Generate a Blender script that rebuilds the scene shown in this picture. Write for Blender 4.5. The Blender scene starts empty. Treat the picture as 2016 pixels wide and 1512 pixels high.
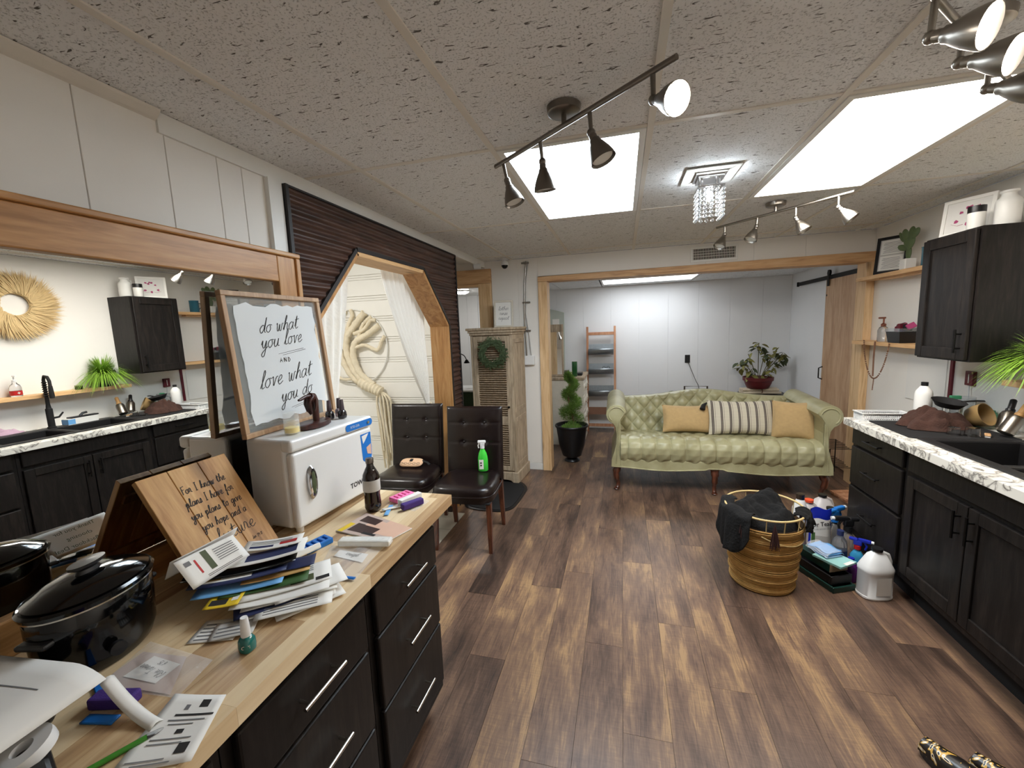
import bpy, math, random
from mathutils import Matrix, Vector
random.seed(7)
S = bpy.context.scene
COL = S.collection
PI = math.pi

# ------------------------------------------------------------------ camera, world, exposure
cam_data = bpy.data.cameras.new('camera')
cam = bpy.data.objects.new('camera', cam_data)
COL.objects.link(cam)
cam_data.sensor_fit = 'HORIZONTAL'
cam_data.sensor_width = 36.0
cam_data.lens = 14.514
cam_data.clip_start = 0.02
CX = Vector((0.965877, 0.256082, -0.038780))
CD = Vector((-0.003840, -0.135554, -0.990762))
CF = Vector((-0.258974, 0.957103, -0.129946))
cam.matrix_world = Matrix(((CX.x, -CD.x, -CF.x, 0.0), (CX.y, -CD.y, -CF.y, 0.0), (CX.z, -CD.z, -CF.z, 1.57), (0, 0, 0, 1)))
S.camera = cam

world = bpy.data.worlds.new('world')
S.world = world
world.use_nodes = True
world.node_tree.nodes['Background'].inputs[0].default_value = (0.75, 0.8, 0.9, 1)
world.node_tree.nodes['Background'].inputs[1].default_value = 0.05

S.view_settings.view_transform = 'Standard'
S.view_settings.look = 'None'
S.view_settings.gamma = 1.0
S.view_settings.use_curve_mapping = False
S.view_settings.exposure = 1.6
S.cycles.use_denoising = True
S.cycles.max_bounces = 10
S.cycles.diffuse_bounces = 8
S.cycles.glossy_bounces = 5
S.cycles.transmission_bounces = 8
S.cycles.transparent_max_bounces = 12
S.cycles.caustics_reflective = False
S.cycles.caustics_refractive = False
S.cycles.sample_clamp_indirect = 6.0

# strengths of the lamps the place has (used by each lamp's builder)
TROFFER_COOL = 7.6
TROFFER_WARM = 8.0
TROFFER_BACK = 3.0
SPOT_WATT = 9.0

# ------------------------------------------------------------------ materials
def lin(c):
    return tuple((x / 12.92 if x <= 0.04045 else ((x + 0.055) / 1.055) ** 2.4) for x in c)
def rgb(r, g, b):
    return lin((r / 255, g / 255, b / 255))
MATS = {}
def _base(name):
    m = bpy.data.materials.new(name); m.use_nodes = True
    nt = m.node_tree
    b = nt.nodes['Principled BSDF']
    MATS[name] = m
    return m, nt, b
def node(nt, typ, **kw):
    n = nt.nodes.new(typ)
    for k, v in kw.items():
        if k.startswith('i_'):
            n.inputs[k[2:].replace('_', ' ')].default_value = v
        else:
            setattr(n, k, v)
    return n
def mat(name, col, rough=0.5, metal=0.0, var=0.08, scale=12.0, bump=0.0, bscale=60.0, trans=0.0, alpha=1.0, emit=0.0, spec=0.5, coat=0.0, sheen=0.0, ior=1.45, sss=0.0):
    """plain procedural surface: base colour broken up by noise, optional fine relief"""
    m, nt, b = _base(name)
    tc = node(nt, 'ShaderNodeTexCoord')
    no = node(nt, 'ShaderNodeTexNoise'); no.inputs['Scale'].default_value = scale; no.inputs['Detail'].default_value = 4
    nt.links.new(tc.outputs['Object'], no.inputs['Vector'])
    mx = node(nt, 'ShaderNodeMix', data_type='RGBA')
    c = Vector(col)
    lo = tuple(c * (1 - var)) + (1,); hi = tuple(Vector([min(1, x) for x in c * (1 + var)])) + (1,)
    mx.inputs[6].default_value = lo; mx.inputs[7].default_value = hi
    nt.links.new(no.outputs['Fac'], mx.inputs[0])
    nt.links.new(mx.outputs[2], b.inputs['Base Color'])
    b.inputs['Roughness'].default_value = rough
    b.inputs['Metallic'].default_value = metal
    b.inputs['Transmission Weight'].default_value = trans
    b.inputs['Alpha'].default_value = alpha
    b.inputs['IOR'].default_value = ior
    b.inputs['Specular IOR Level'].default_value = spec
    b.inputs['Coat Weight'].default_value = coat
    b.inputs['Sheen Weight'].default_value = sheen
    if emit > 0:
        b.inputs['Emission Color'].default_value = tuple(col) + (1,)
        b.inputs['Emission Strength'].default_value = emit
    if bump > 0:
        n2 = node(nt, 'ShaderNodeTexNoise'); n2.inputs['Scale'].default_value = bscale; n2.inputs['Detail'].default_value = 5
        nt.links.new(tc.outputs['Object'], n2.inputs['Vector'])
        bp = node(nt, 'ShaderNodeBump'); bp.inputs['Strength'].default_value = bump; bp.inputs['Distance'].default_value = 0.01
        nt.links.new(n2.outputs['Fac'], bp.inputs['Height'])
        nt.links.new(bp.outputs['Normal'], b.inputs['Normal'])
    return m
def emis(name, col, strength):
    m = bpy.data.materials.new(name); m.use_nodes = True
    nt = m.node_tree; nt.nodes.remove(nt.nodes['Principled BSDF'])
    e = node(nt, 'ShaderNodeEmission'); e.inputs[0].default_value = tuple(col) + (1,); e.inputs[1].default_value = strength
    nt.links.new(e.outputs[0], nt.nodes['Material Output'].inputs[0])
    MATS[name] = m
    return m
def wood(name, stops, axis='Y', scale=3.0, stretch=12.0, rough=0.45, bump=0.15, knots=0.0, rnd=0.25, fine=0.35, distort=1.2, coat=0.0, spec=0.5):
    """grain running along an axis, tone shifted per object"""
    m, nt, b = _base(name)
    tc = node(nt, 'ShaderNodeTexCoord'); oi = node(nt, 'ShaderNodeObjectInfo')
    sc = {'X': (1, stretch, stretch), 'Y': (stretch, 1, stretch), 'Z': (stretch, stretch, 1)}[axis]
    mul = node(nt, 'ShaderNodeVectorMath', operation='MULTIPLY_ADD')
    mul.inputs[1].default_value = (37.0, 53.0, 71.0); mul.inputs[2].default_value = (0, 0, 0)
    comb = node(nt, 'ShaderNodeCombineXYZ')
    for k in range(3): nt.links.new(oi.outputs['Random'], comb.inputs[k])
    nt.links.new(comb.outputs[0], mul.inputs[0])
    add = node(nt, 'ShaderNodeVectorMath', operation='ADD')
    nt.links.new(tc.outputs['Object'], add.inputs[0]); nt.links.new(mul.outputs[0], add.inputs[1])
    mp = node(nt, 'ShaderNodeMapping'); mp.inputs['Scale'].default_value = sc
    nt.links.new(add.outputs[0], mp.inputs['Vector'])
    n1 = node(nt, 'ShaderNodeTexNoise'); n1.inputs['Scale'].default_value = scale; n1.inputs['Detail'].default_value = 5; n1.inputs['Distortion'].default_value = distort
    n2 = node(nt, 'ShaderNodeTexNoise'); n2.inputs['Scale'].default_value = scale * 6; n2.inputs['Detail'].default_value = 6
    for n in (n1, n2): nt.links.new(mp.outputs[0], n.inputs['Vector'])
    ma = node(nt, 'ShaderNodeMath', operation='MULTIPLY_ADD'); ma.inputs[1].default_value = fine
    nt.links.new(n2.outputs['Fac'], ma.inputs[0]); nt.links.new(n1.outputs['Fac'], ma.inputs[2])
    mb = node(nt, 'ShaderNodeMath', operation='MULTIPLY_ADD'); mb.inputs[1].default_value = rnd
    nt.links.new(oi.outputs['Random'], mb.inputs[0]); nt.links.new(ma.outputs[0], mb.inputs[2])
    mr = node(nt, 'ShaderNodeMapRange')
    mr.inputs['From Min'].default_value = 0.32 + fine * .5 + rnd * .0; mr.inputs['From Max'].default_value = 0.68 + fine * .5 + rnd
    nt.links.new(mb.outputs[0], mr.inputs['Value'])
    cr = node(nt, 'ShaderNodeValToRGB')
    while len(cr.color_ramp.elements) < len(stops): cr.color_ramp.elements.new(0.5)
    for e, (p, c) in zip(cr.color_ramp.elements, stops):
        e.position = p; e.color = tuple(c) + (1,)
    nt.links.new(mr.outputs[0], cr.inputs['Fac'])
    out = cr.outputs['Color']
    if knots > 0:
        vo = node(nt, 'ShaderNodeTexVoronoi'); vo.inputs['Scale'].default_value = knots
        mp2 = node(nt, 'ShaderNodeMapping'); mp2.inputs['Scale'].default_value = tuple(0.45 if k == 1 else 1.0 for k in sc) if True else sc
        nt.links.new(add.outputs[0], mp2.inputs['Vector']); nt.links.new(mp2.outputs[0], vo.inputs['Vector'])
        kr = node(nt, 'ShaderNodeMapRange'); kr.inputs['From Min'].default_value = 0.04; kr.inputs['From Max'].default_value = 0.16
        kr.inputs['To Min'].default_value = 0.75; kr.inputs['To Max'].default_value = 0.0
        nt.links.new(vo.outputs['Distance'], kr.inputs['Value'])
        mk = node(nt, 'ShaderNodeMix', data_type='RGBA'); mk.inputs[7].default_value = tuple(Vector(stops[0][1]) * 0.45) + (1,)
        nt.links.new(kr.outputs[0], mk.inputs[0]); nt.links.new(out, mk.inputs[6]); out = mk.outputs[2]
    nt.links.new(out, b.inputs['Base Color'])
    b.inputs['Roughness'].default_value = rough; b.inputs['Coat Weight'].default_value = coat; b.inputs['Specular IOR Level'].default_value = spec
    bp = node(nt, 'ShaderNodeBump'); bp.inputs['Strength'].default_value = bump; bp.inputs['Distance'].default_value = 0.004
    nt.links.new(ma.outputs[0], bp.inputs['Height']); nt.links.new(bp.outputs['Normal'], b.inputs['Normal'])
    return m

# ------------------------------------------------------------------ mesh builder
class MB:
    def __init__(s):
        s.v = []; s.f = []; s.mi = []; s.sm = []
        s.M = Matrix.Identity(4); s.m = 0
    def at(s, loc=(0, 0, 0), rz=0.0, rx=0.0, ry=0.0, sc=1.0):
        s.M = Matrix.Translation(loc) @ Matrix.Rotation(rz, 4, 'Z') @ Matrix.Rotation(ry, 4, 'Y') @ Matrix.Rotation(rx, 4, 'X') @ Matrix.Scale(sc, 4)
        return s
    def add(s, vs, fs, smooth=False):
        o = len(s.v)
        s.v += [tuple(s.M @ Vector(p)) for p in vs]
        s.f += [tuple(o + i for i in f) for f in fs]
        s.mi += [s.m] * len(fs); s.sm += [smooth] * len(fs)
        return s
    def box(s, x0, x1, y0, y1, z0, z1):
        v = [(x0, y0, z0), (x1, y0, z0), (x1, y1, z0), (x0, y1, z0), (x0, y0, z1), (x1, y0, z1), (x1, y1, z1), (x0, y1, z1)]
        return s.add(v, [(3, 2, 1, 0), (4, 5, 6, 7), (0, 1, 5, 4), (1, 2, 6, 5), (2, 3, 7, 6), (3, 0, 4, 7)])
    def cbox(s, c, d):
        return s.box(c[0] - d[0] / 2, c[0] + d[0] / 2, c[1] - d[1] / 2, c[1] + d[1] / 2, c[2] - d[2] / 2, c[2] + d[2] / 2)
    def lathe(s, prof, c=(0, 0, 0), n=24, sx=1.0, sy=1.0, cap=True, power=2.0):
        vs = []; fs = []
        for r, z in prof:
            for k in range(n):
                a = 2 * PI * k / n
                ca, sa = math.cos(a), math.sin(a)
                if power != 2.0:
                    ca = math.copysign(abs(ca) ** (2 / power), ca); sa = math.copysign(abs(sa) ** (2 / power), sa)
                vs.append((c[0] + r * sx * ca, c[1] + r * sy * sa, c[2] + z))
        for i in range(len(prof) - 1):
            for k in range(n):
                k2 = (k + 1) % n
                fs.append((i * n + k, i * n + k2, (i + 1) * n + k2, (i + 1) * n + k))
        if cap:
            if prof[0][0] > 1e-6: fs.append(tuple(reversed(range(n))))
            if prof[-1][0] > 1e-6: fs.append(tuple((len(prof) - 1) * n + k for k in range(n)))
        return s.add(vs, fs, True)
    def tube(s, pts, r, n=8, closed=False, flat=None):
        pts = [Vector(p) for p in pts]; N = len(pts)
        rs = r if isinstance(r, (list, tuple)) else [r] * N
        vs = []; fs = []
        up = None
        for i in range(N):
            if closed: t = pts[(i + 1) % N] - pts[i - 1]
            else: t = pts[min(i + 1, N - 1)] - pts[max(i - 1, 0)]
            if t.length < 1e-9: t = Vector((0, 0, 1))
            t.normalize()
            if up is None:
                up = Vector((0, 0, 1)) if abs(t.z) < 0.9 else Vector((1, 0, 0))
            a = up - t * up.dot(t)
            if a.length < 1e-6: a = Vector((1, 0, 0)) - t * t.x
            a.normalize(); b = t.cross(a); up = a
            for k in range(n):
                th = 2 * PI * k / n
                e = a * math.cos(th) * (flat if flat else 1) + b * math.sin(th)
                vs.append(tuple(pts[i] + e * rs[i]))
        R = N if closed else N - 1
        for i in range(R):
            j = (i + 1) % N
            for k in range(n):
                k2 = (k + 1) % n
                fs.append((i * n + k, i * n + k2, j * n + k2, j * n + k))
        if not closed:
            fs.append(tuple(reversed(range(n)))); fs.append(tuple((N - 1) * n + k for k in range(n)))
        return s.add(vs, fs, True)
    def cyl(s, p0, p1, r0, r1=None, n=16):
        return s.tube([p0, p1], [r0, r0 if r1 is None else r1], n)
    def prism(s, poly, plane, d0, d1, smooth=False):
        def P(a, b, d):
            return {'xy': (a, b, d), 'xz': (a, d, b), 'yz': (d, a, b)}[plane]
        n = len(poly)
        vs = [P(a, b, d0) for a, b in poly] + [P(a, b, d1) for a, b in poly]
        fs = [tuple(reversed(range(n))), tuple(range(n, 2 * n))] + [(i, (i + 1) % n, n + (i + 1) % n, n + i) for i in range(n)]
        return s.add(vs, fs, smooth)
    def grid(s, fn, nu, nv, smooth=True, closeu=False):
        vs = []; fs = []
        for i in range(nu + (0 if closeu else 1)):
            for j in range(nv + 1):
                vs.append(fn(i / nu, j / nv))
        U = nu
        for i in range(U):
            i2 = (i + 1) % nu if closeu else i + 1
            for j in range(nv):
                fs.append((i * (nv + 1) + j, i2 * (nv + 1) + j, i2 * (nv + 1) + j + 1, i * (nv + 1) + j + 1))
        return s.add(vs, fs, smooth)
    def sphere(s, c, r, n=16, m=10):
        rr = r if isinstance(r, (list, tuple)) else (r, r, r)
        def fn(u, v):
            a = 2 * PI * u; b = PI * (v - 0.5)
            return (c[0] + rr[0] * math.cos(a) * math.cos(b), c[1] + rr[1] * math.sin(a) * math.cos(b), c[2] + rr[2] * math.sin(b))
        return s.grid(fn, n, m, True, True)
    def build(s, name, mats, parent=None, bevel=0.0, seg=2, sub=0, solid=0.0, angle=40, loc=None, rz=None):
        me = bpy.data.meshes.new(name)
        me.from_pydata(s.v, [], s.f)
        if not isinstance(mats, (list, tuple)): mats = [mats]
        for m_ in mats: me.materials.append(MATS[m_])
        if len(mats) > 1: me.polygons.foreach_set('material_index', s.mi)
        me.polygons.foreach_set('use_smooth', s.sm)
        me.validate(); me.update()
        if any(s.sm): me.set_sharp_from_angle(angle=math.radians(angle))
        o = bpy.data.objects.new(name, me); COL.objects.link(o)
        if parent: o.parent = parent
        if loc: o.location = loc
        if rz: o.rotation_euler.z = rz
        if solid: 
            md = o.modifiers.new('solid', 'SOLIDIFY'); md.thickness = solid; md.offset = 0
        if bevel:
            md = o.modifiers.new('bevel', 'BEVEL'); md.width = bevel; md.segments = seg; md.limit_method = 'ANGLE'; md.angle_limit = math.radians(35)
        if sub:
            md = o.modifiers.new('sub', 'SUBSURF'); md.levels = sub; md.render_levels = sub
        return o
def tag(o, label, cat, group=None, kind=None):
    o['label'] = label
    if cat: o['category'] = cat
    if group: o['group'] = group
    if kind: o['kind'] = kind
    return o
def thing(name, label, cat, loc=(0, 0, 0), rz=0.0, group=None, rx=0.0, ry=0.0):
    o = bpy.data.objects.new(name, None); COL.objects.link(o)
    o.empty_display_size = 0.05
    o.location = loc; o.rotation_euler = (rx, ry, rz)
    return tag(o, label, cat, group)
def struct(name, mb, m, label=None, parent=None, **kw):
    o = mb.build(name, m, parent, **kw)
    if parent is None:
        o['kind'] = 'structure'
        if label: o['label'] = label
    return o
def piece(src, parent, loc, rz=0.0, scale=None):
    """a copy of a part sharing its mesh"""
    c = src.copy(); COL.objects.link(c); c.parent = parent; c.location = loc; c.rotation_euler.z = rz
    if scale: c.scale = scale
    return c
def copy_tree(o, parent=None):
    c = o.copy(); COL.objects.link(c); c.parent = parent
    for ch in list(o.children): copy_tree(ch, c)
    return c
def box(x0, x1, y0, y1, z0, z1): return MB().box(x0, x1, y0, y1, z0, z1)

# ------------------------------------------------------------------ lettering
GLYPH = {
 'a': (1.0, [[(.75,.85),(.4,1),(.05,.6),(.1,.1),(.4,0),(.72,.5),(.8,1),(.78,.2),(1,.05)]]),
 'b': (.9, [[(0,.2),(.4,1.6),(.35,2),(.2,1.2),(.15,.1),(.5,0),(.7,.5),(.5,.95),(.3,.7),(.9,.8)]]),
 'c': (.8, [[(.7,.8),(.4,1),(.05,.5),(.3,0),(.8,.2)]]),
 'd': (1.05, [[(.75,.85),(.4,1),(.05,.5),(.3,0),(.7,.5),(.95,2),(.82,.3),(1.05,.05)]]),
 'e': (.8, [[(0,.35),(.5,.6),(.55,.95),(.3,1),(.05,.5),(.3,0),(.8,.3)]]),
 'f': (.7, [[(0,.3),(.5,1.4),(.55,2),(.38,1.8),(.3,.5),(.25,-.9),(.05,-.6),(.3,.1),(.7,.3)]]),
 'g': (1.0, [[(.75,.85),(.4,1),(.05,.5),(.3,.05),(.7,.5),(.8,1),(.75,-.6),(.4,-1),(.2,-.6),(1,.2)]]),
 'h': (1.0, [[(0,.1),(.5,1.6),(.42,2),(.25,1.2),(.15,0),(.3,.7),(.6,1),(.75,.7),(.75,.1),(1,.1)]]),
 'i': (.5, [[(0,.2),(.22,1),(.22,.15),(.5,.1)], [(.3,1.45),(.34,1.5)]]),
 'j': (.5, [[(0,.6),(.3,1),(.25,-.6),(0,-.9),(-.1,-.5),(.5,.2)]]),
 'k': (.9, [[(0,.1),(.5,1.6),(.4,2),(.25,1.2),(.15,0),(.3,.6),(.65,1),(.3,.5),(.9,.05)]]),
 'l': (.6, [[(0,.1),(.5,1.5),(.42,2),(.25,1.4),(.25,.1),(.6,.15)]]),
 'm': (1.4, [[(0,.2),(.2,1),(.18,0),(.3,.7),(.5,1),(.62,.7),(.6,0),(.75,.7),(.95,1),(1.08,.7),(1.1,.1),(1.4,.1)]]),
 'n': (1.0, [[(0,.2),(.2,1),(.18,0),(.3,.7),(.55,1),(.7,.7),(.72,.1),(1,.1)]]),
 'o': (.9, [[(.5,1),(.12,.8),(.05,.3),(.4,0),(.72,.4),(.58,.95),(.9,.9)]]),
 'p': (1.0, [[(0,.4),(.25,1),(.12,-1),(.25,.5),(.55,1),(.78,.6),(.5,0),(.3,.1),(1,.2)]]),
 'r': (.8, [[(0,.2),(.2,1.1),(.5,.9),(.48,.2),(.8,.1)]]),
 's': (.75, [[(0,.1),(.4,1.1),(.55,.5),(.3,0),(.1,.1),(.75,.2)]]),
 't': (.75, [[(.1,.3),(.42,1.8),(.3,.3),(.42,0),(.75,.2)], [(.05,1.2),(.8,1.35)]]),
 'u': (1.0, [[(0,.4),(.15,1),(.15,.2),(.42,0),(.68,.5),(.75,1),(.73,.15),(1,.1)]]),
 'v': (.9, [[(0,.9),(.2,1),(.35,0),(.65,.9),(.9,.95)]]),
 'w': (1.2, [[(0,.9),(.12,1),(.2,.1),(.4,.05),(.55,.9),(.6,.1),(.85,.05),(1,.9),(1.2,.95)]]),
 'y': (1.0, [[(0,.5),(.15,1),(.2,.3),(.5,.1),(.75,.95),(.68,-.6),(.4,-1),(.2,-.6),(1,.2)]]),
 'A': (1.3, [[(0,0),(.5,1.6),(1,0)], [(.2,.6),(.8,.6)]]),
 'D': (1.3, [[(.1,0),(.1,1.6),(.6,1.5),(.95,.8),(.6,.1),(.1,0)]]),
 'N': (1.4, [[(.1,0),(.1,1.6)], [(.1,1.6),(1,0)], [(1,0),(1,1.6)]]),
 'F': (1.0, [[(.3,0),(.2,2)], [(.1,1.9),(1,2)], [(.2,1.1),(.8,1.2)]]),
 'G': (1.1, [[(.9,1.6),(.5,2),(.05,1),(.4,0),(.9,.7),(.5,.8)]]),
 'I': (.8, [[(.4,0),(.4,2)], [(.1,2),(.7,2)], [(.1,0),(.7,0)]]),
 'J': (.9, [[(.6,2),(.6,.3),(.3,0),(.05,.4)]]),
 'T': (1.0, [[(.5,0),(.5,2)], [(0,1.95),(1.05,2.05)]]),
 '1': (.5, [[(.1,1.2),(.3,1.6),(.3,0)]]), '2': (.9, [[(.1,1.2),(.4,1.6),(.7,1.2),(.1,0),(.8,0)]]),
 '5': (.9, [[(.7,1.6),(.2,1.6),(.15,.9),(.6,.9),(.6,.1),(.1,.1)]]), '6': (.9, [[(.6,1.6),(.1,.6),(.4,0),(.7,.4),(.4,.8),(.15,.5)]]),
 '9': (.9, [[(.7,1.2),(.4,1.6),(.15,1.2),(.4,.8),(.7,1.2),(.6,0)]]), ':': (.5, [[(.2,.3),(.22,.35)], [(.2,1),(.22,1.05)]]),
 ' ': (.75, []),
}
def spline(pts, k=5):
    if len(pts) < 3: return pts
    out = []
    P = [pts[0]] + list(pts) + [pts[-1]]
    for i in range(1, len(P) - 2):
        for j in range(k):
            t = j / k
            out.append(tuple(0.5 * (2 * P[i][d] + (P[i + 1][d] - P[i - 1][d]) * t + (2 * P[i - 1][d] - 5 * P[i][d] + 4 * P[i + 1][d] - P[i + 2][d]) * t * t + (3 * P[i][d] - P[i - 1][d] - 3 * P[i + 1][d] + P[i + 2][d]) * t ** 3) for d in range(len(pts[0]))))
    out.append(tuple(pts[-1]))
    return out
def text_width(t, gap=0.0): return sum(GLYPH.get(c, GLYPH['o'])[0] + gap for c in t)
def script(mb, t, x, y, h, w, slant=0.25, gap=0.0, center=True, rot=0.0, z=0.0, sx=1.0):
    """handwriting as flat ink strokes in the local XY plane; h = x-height, w = stroke width"""
    wd = text_width(t, gap) * h * sx
    px = x - (wd / 2 if center else 0)
    ca, sa = math.cos(rot), math.sin(rot)
    for ch in t:
        adv, strokes = GLYPH.get(ch, GLYPH['o'])
        straight = ch in 'ADNFIT'
        for st in strokes:
            pts = [(a * sx + b * slant, b) for a, b in st]
            pts = pts if straight else spline(pts)
            q = []
            for a, b in pts:
                u, v_ = px + a * h - x, b * h
                q.append((x + u * ca - v_ * sa, y + u * sa + v_ * ca))
            vs = []; fs = []
            for i, (a, b) in enumerate(q):
                a0, b0 = q[max(i - 1, 0)]; a1, b1 = q[min(i + 1, len(q) - 1)]
                tx, ty = a1 - a0, b1 - b0
                L = math.hypot(tx, ty) or 1e-9
                nx, ny = -ty / L, tx / L
                vs += [(a + nx * w / 2, b + ny * w / 2, z), (a - nx * w / 2, b - ny * w / 2, z)]
                if i: fs.append((2 * i - 2, 2 * i - 1, 2 * i + 1, 2 * i))
            mb.add(vs, fs)
        px += (adv + gap) * h * sx
    return mb
def printed(name, t, size, m, parent, M, align='CENTER', bold=0.0):
    """printed lettering in the built-in face, laid flat with matrix M"""
    cu = bpy.data.curves.new(name, 'FONT'); cu.body = t; cu.size = size; cu.align_x = align; cu.align_y = 'CENTER'
    cu.resolution_u = 2; cu.offset = bold
    ob = bpy.data.objects.new(name + '_tmp', cu); COL.objects.link(ob)
    dg = bpy.context.evaluated_depsgraph_get()
    me = bpy.data.meshes.new_from_object(ob.evaluated_get(dg)); me.name = name
    bpy.data.objects.remove(ob); bpy.data.curves.remove(cu)
    me.materials.clear(); me.materials.append(MATS[m])
    me.transform(M)
    o = bpy.data.objects.new(name, me); COL.objects.link(o); o.parent = parent
    return o
def basis(o, ux, uy):
    """matrix whose local x,y run along ux,uy with origin o"""
    ux = Vector(ux).normalized(); uy = Vector(uy); uy = (uy - ux * uy.dot(ux)).normalized(); uz = ux.cross(uy)
    return Matrix(((ux.x, uy.x, uz.x, o[0]), (ux.y, uy.y, uz.y, o[1]), (ux.z, uy.z, uz.z, o[2]), (0, 0, 0, 1)))

# ================================================================== MATERIAL LIST
mat('wall_paint', rgb(232, 229, 223), 0.55, var=0.03, scale=3, bump=0.04, bscale=40)
mat('wall_cool', rgb(232, 233, 234), 0.5, var=0.03, scale=3, bump=0.04, bscale=40)
mat('white_gloss', rgb(228, 228, 224), 0.35, var=0.02)
mat('board_white', rgb(242, 241, 236), 0.4, var=0.02)
mat('subfloor', rgb(40, 30, 24), 0.9)
mat('tile_white', rgb(200, 198, 188), 0.3, var=0.06)
mat('grid_white', rgb(222, 217, 208), 0.5, var=0.03)
mat('dark_void', rgb(25, 23, 22), 0.9)
mat('black_trim', rgb(38, 35, 34), 0.5, bump=0.1)
def plank_material():
    m, nt, b = _base('plank')
    tc = node(nt, 'ShaderNodeTexCoord'); oi = node(nt, 'ShaderNodeObjectInfo')
    comb = node(nt, 'ShaderNodeCombineXYZ')
    for k in range(3): nt.links.new(oi.outputs['Random'], comb.inputs[k])
    mul = node(nt, 'ShaderNodeVectorMath', operation='SCALE'); mul.inputs['Scale'].default_value = 53.0
    nt.links.new(comb.outputs[0], mul.inputs[0])
    add = node(nt, 'ShaderNodeVectorMath', operation='ADD')
    nt.links.new(tc.outputs['Object'], add.inputs[0]); nt.links.new(mul.outputs[0], add.inputs[1])
    def nz(scale, vec, detail, dist=0.0, rough=.5):
        mp = node(nt, 'ShaderNodeMapping'); mp.inputs['Scale'].default_value = vec
        nt.links.new(add.outputs[0], mp.inputs['Vector'])
        n = node(nt, 'ShaderNodeTexNoise'); n.inputs['Scale'].default_value = scale; n.inputs['Detail'].default_value = detail; n.inputs['Distortion'].default_value = dist; n.inputs['Roughness'].default_value = rough
        nt.links.new(mp.outputs[0], n.inputs['Vector']); return n.outputs['Fac']
    def ma(op, a, bb):
        n = node(nt, 'ShaderNodeMath', operation=op)
        for k, q in enumerate((a, bb)):
            if isinstance(q, (int, float)): n.inputs[k].default_value = q
            else: nt.links.new(q, n.inputs[k])
        return n.outputs[0]
    patch = nz(1.0, (9, 2.2, 1), 3, .6)
    grain = nz(1.0, (70, 5, 1), 6, 1.5, .65)
    fine = nz(1.0, (260, 14, 1), 4, .5)
    saw = nz(1.0, (14, 150, 1), 3, .4)
    v = ma('MULTIPLY', patch, .75); v = ma('ADD', v, ma('MULTIPLY', grain, .50)); v = ma('ADD', v, ma('MULTIPLY', fine, .16)); v = ma('ADD', v, ma('MULTIPLY', saw, .14))
    v = ma('ADD', v, ma('MULTIPLY', oi.outputs['Random'], .20))
    mr = node(nt, 'ShaderNodeMapRange'); mr.inputs['From Min'].default_value = .60; mr.inputs['From Max'].default_value = 1.09
    nt.links.new(v, mr.inputs['Value'])
    cr = node(nt, 'ShaderNodeValToRGB')
    st_ = [(0, rgb(48, 37, 32)), (.3, rgb(78, 60, 50)), (.52, rgb(99, 77, 64)), (.75, rgb(118, 93, 74)), (1, rgb(154, 124, 90))]
    while len(cr.color_ramp.elements) < len(st_): cr.color_ramp.elements.new(.5)
    for e, (p, c) in zip(cr.color_ramp.elements, st_): e.position = p; e.color = c + (1,)
    nt.links.new(mr.outputs[0], cr.inputs['Fac'])
    # dark check cracks and knots
    ck = nz(1.0, (26, 1.7, 1), 5, 2.6, .6)
    d = ma('ABSOLUTE', ma('SUBTRACT', ck, .5), 0)
    cm = node(nt, 'ShaderNodeMapRange'); cm.inputs['From Min'].default_value = 0.0; cm.inputs['From Max'].default_value = .012; cm.inputs['To Min'].default_value = .55; cm.inputs['To Max'].default_value = 0
    nt.links.new(d, cm.inputs['Value'])
    gate = node(nt, 'ShaderNodeMapRange'); gate.inputs['From Min'].default_value = .52; gate.inputs['From Max'].default_value = .62
    nt.links.new(nz(1.0, (5, 1.3, 1), 2), gate.inputs['Value'])
    cg = ma('MULTIPLY', cm.outputs[0], gate.outputs[0])
    vo = node(nt, 'ShaderNodeTexVoronoi'); vo.inputs['Scale'].default_value = 1.0
    mp2 = node(nt, 'ShaderNodeMapping'); mp2.inputs['Scale'].default_value = (5.5, 2.0, 1); nt.links.new(add.outputs[0], mp2.inputs['Vector']); nt.links.new(mp2.outputs[0], vo.inputs['Vector'])
    kr = node(nt, 'ShaderNodeMapRange'); kr.inputs['From Min'].default_value = .02; kr.inputs['From Max'].default_value = .11; kr.inputs['To Min'].default_value = .7; kr.inputs['To Max'].default_value = 0
    nt.links.new(vo.outputs['Distance'], kr.inputs['Value'])
    mk = node(nt, 'ShaderNodeMix', data_type='RGBA'); mk.inputs[7].default_value = rgb(34, 26, 23) + (1,)
    nt.links.new(ma('MAXIMUM', cg, kr.outputs[0]), mk.inputs[0]); nt.links.new(cr.outputs[0], mk.inputs[6]); nt.links.new(mk.outputs[2], b.inputs['Base Color'])
    b.inputs['Roughness'].default_value = .38
    bp = node(nt, 'ShaderNodeBump'); bp.inputs['Strength'].default_value = .22; bp.inputs['Distance'].default_value = .003
    nt.links.new(v, bp.inputs['Height']); nt.links.new(bp.outputs['Normal'], b.inputs['Normal'])
plank_material()
wood('pine', [(0, rgb(190, 150, 105)), (0.4, rgb(215, 180, 135)), (1, rgb(232, 202, 160))], 'Z', 2.2, 14, 0.55, 0.1, knots=5.0, rnd=0.15)
wood('pine_x', [(0, rgb(178, 134, 92)), (0.4, rgb(205, 163, 117)), (1, rgb(222, 186, 142))], 'X', 2.2, 14, 0.55, 0.1, knots=5.0, rnd=0.15)
wood('pine_y', [(0, rgb(186, 140, 92)), (0.4, rgb(214, 170, 118)), (1, rgb(230, 192, 142))], 'Y', 2.2, 14, 0.55, 0.1, knots=5.0, rnd=0.15)
wood('oak_frame', [(0, rgb(150, 104, 58)), (0.5, rgb(180, 131, 79)), (1, rgb(198, 154, 102))], 'Y', 2.4, 10, 0.4, 0.08, rnd=0.1)
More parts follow.
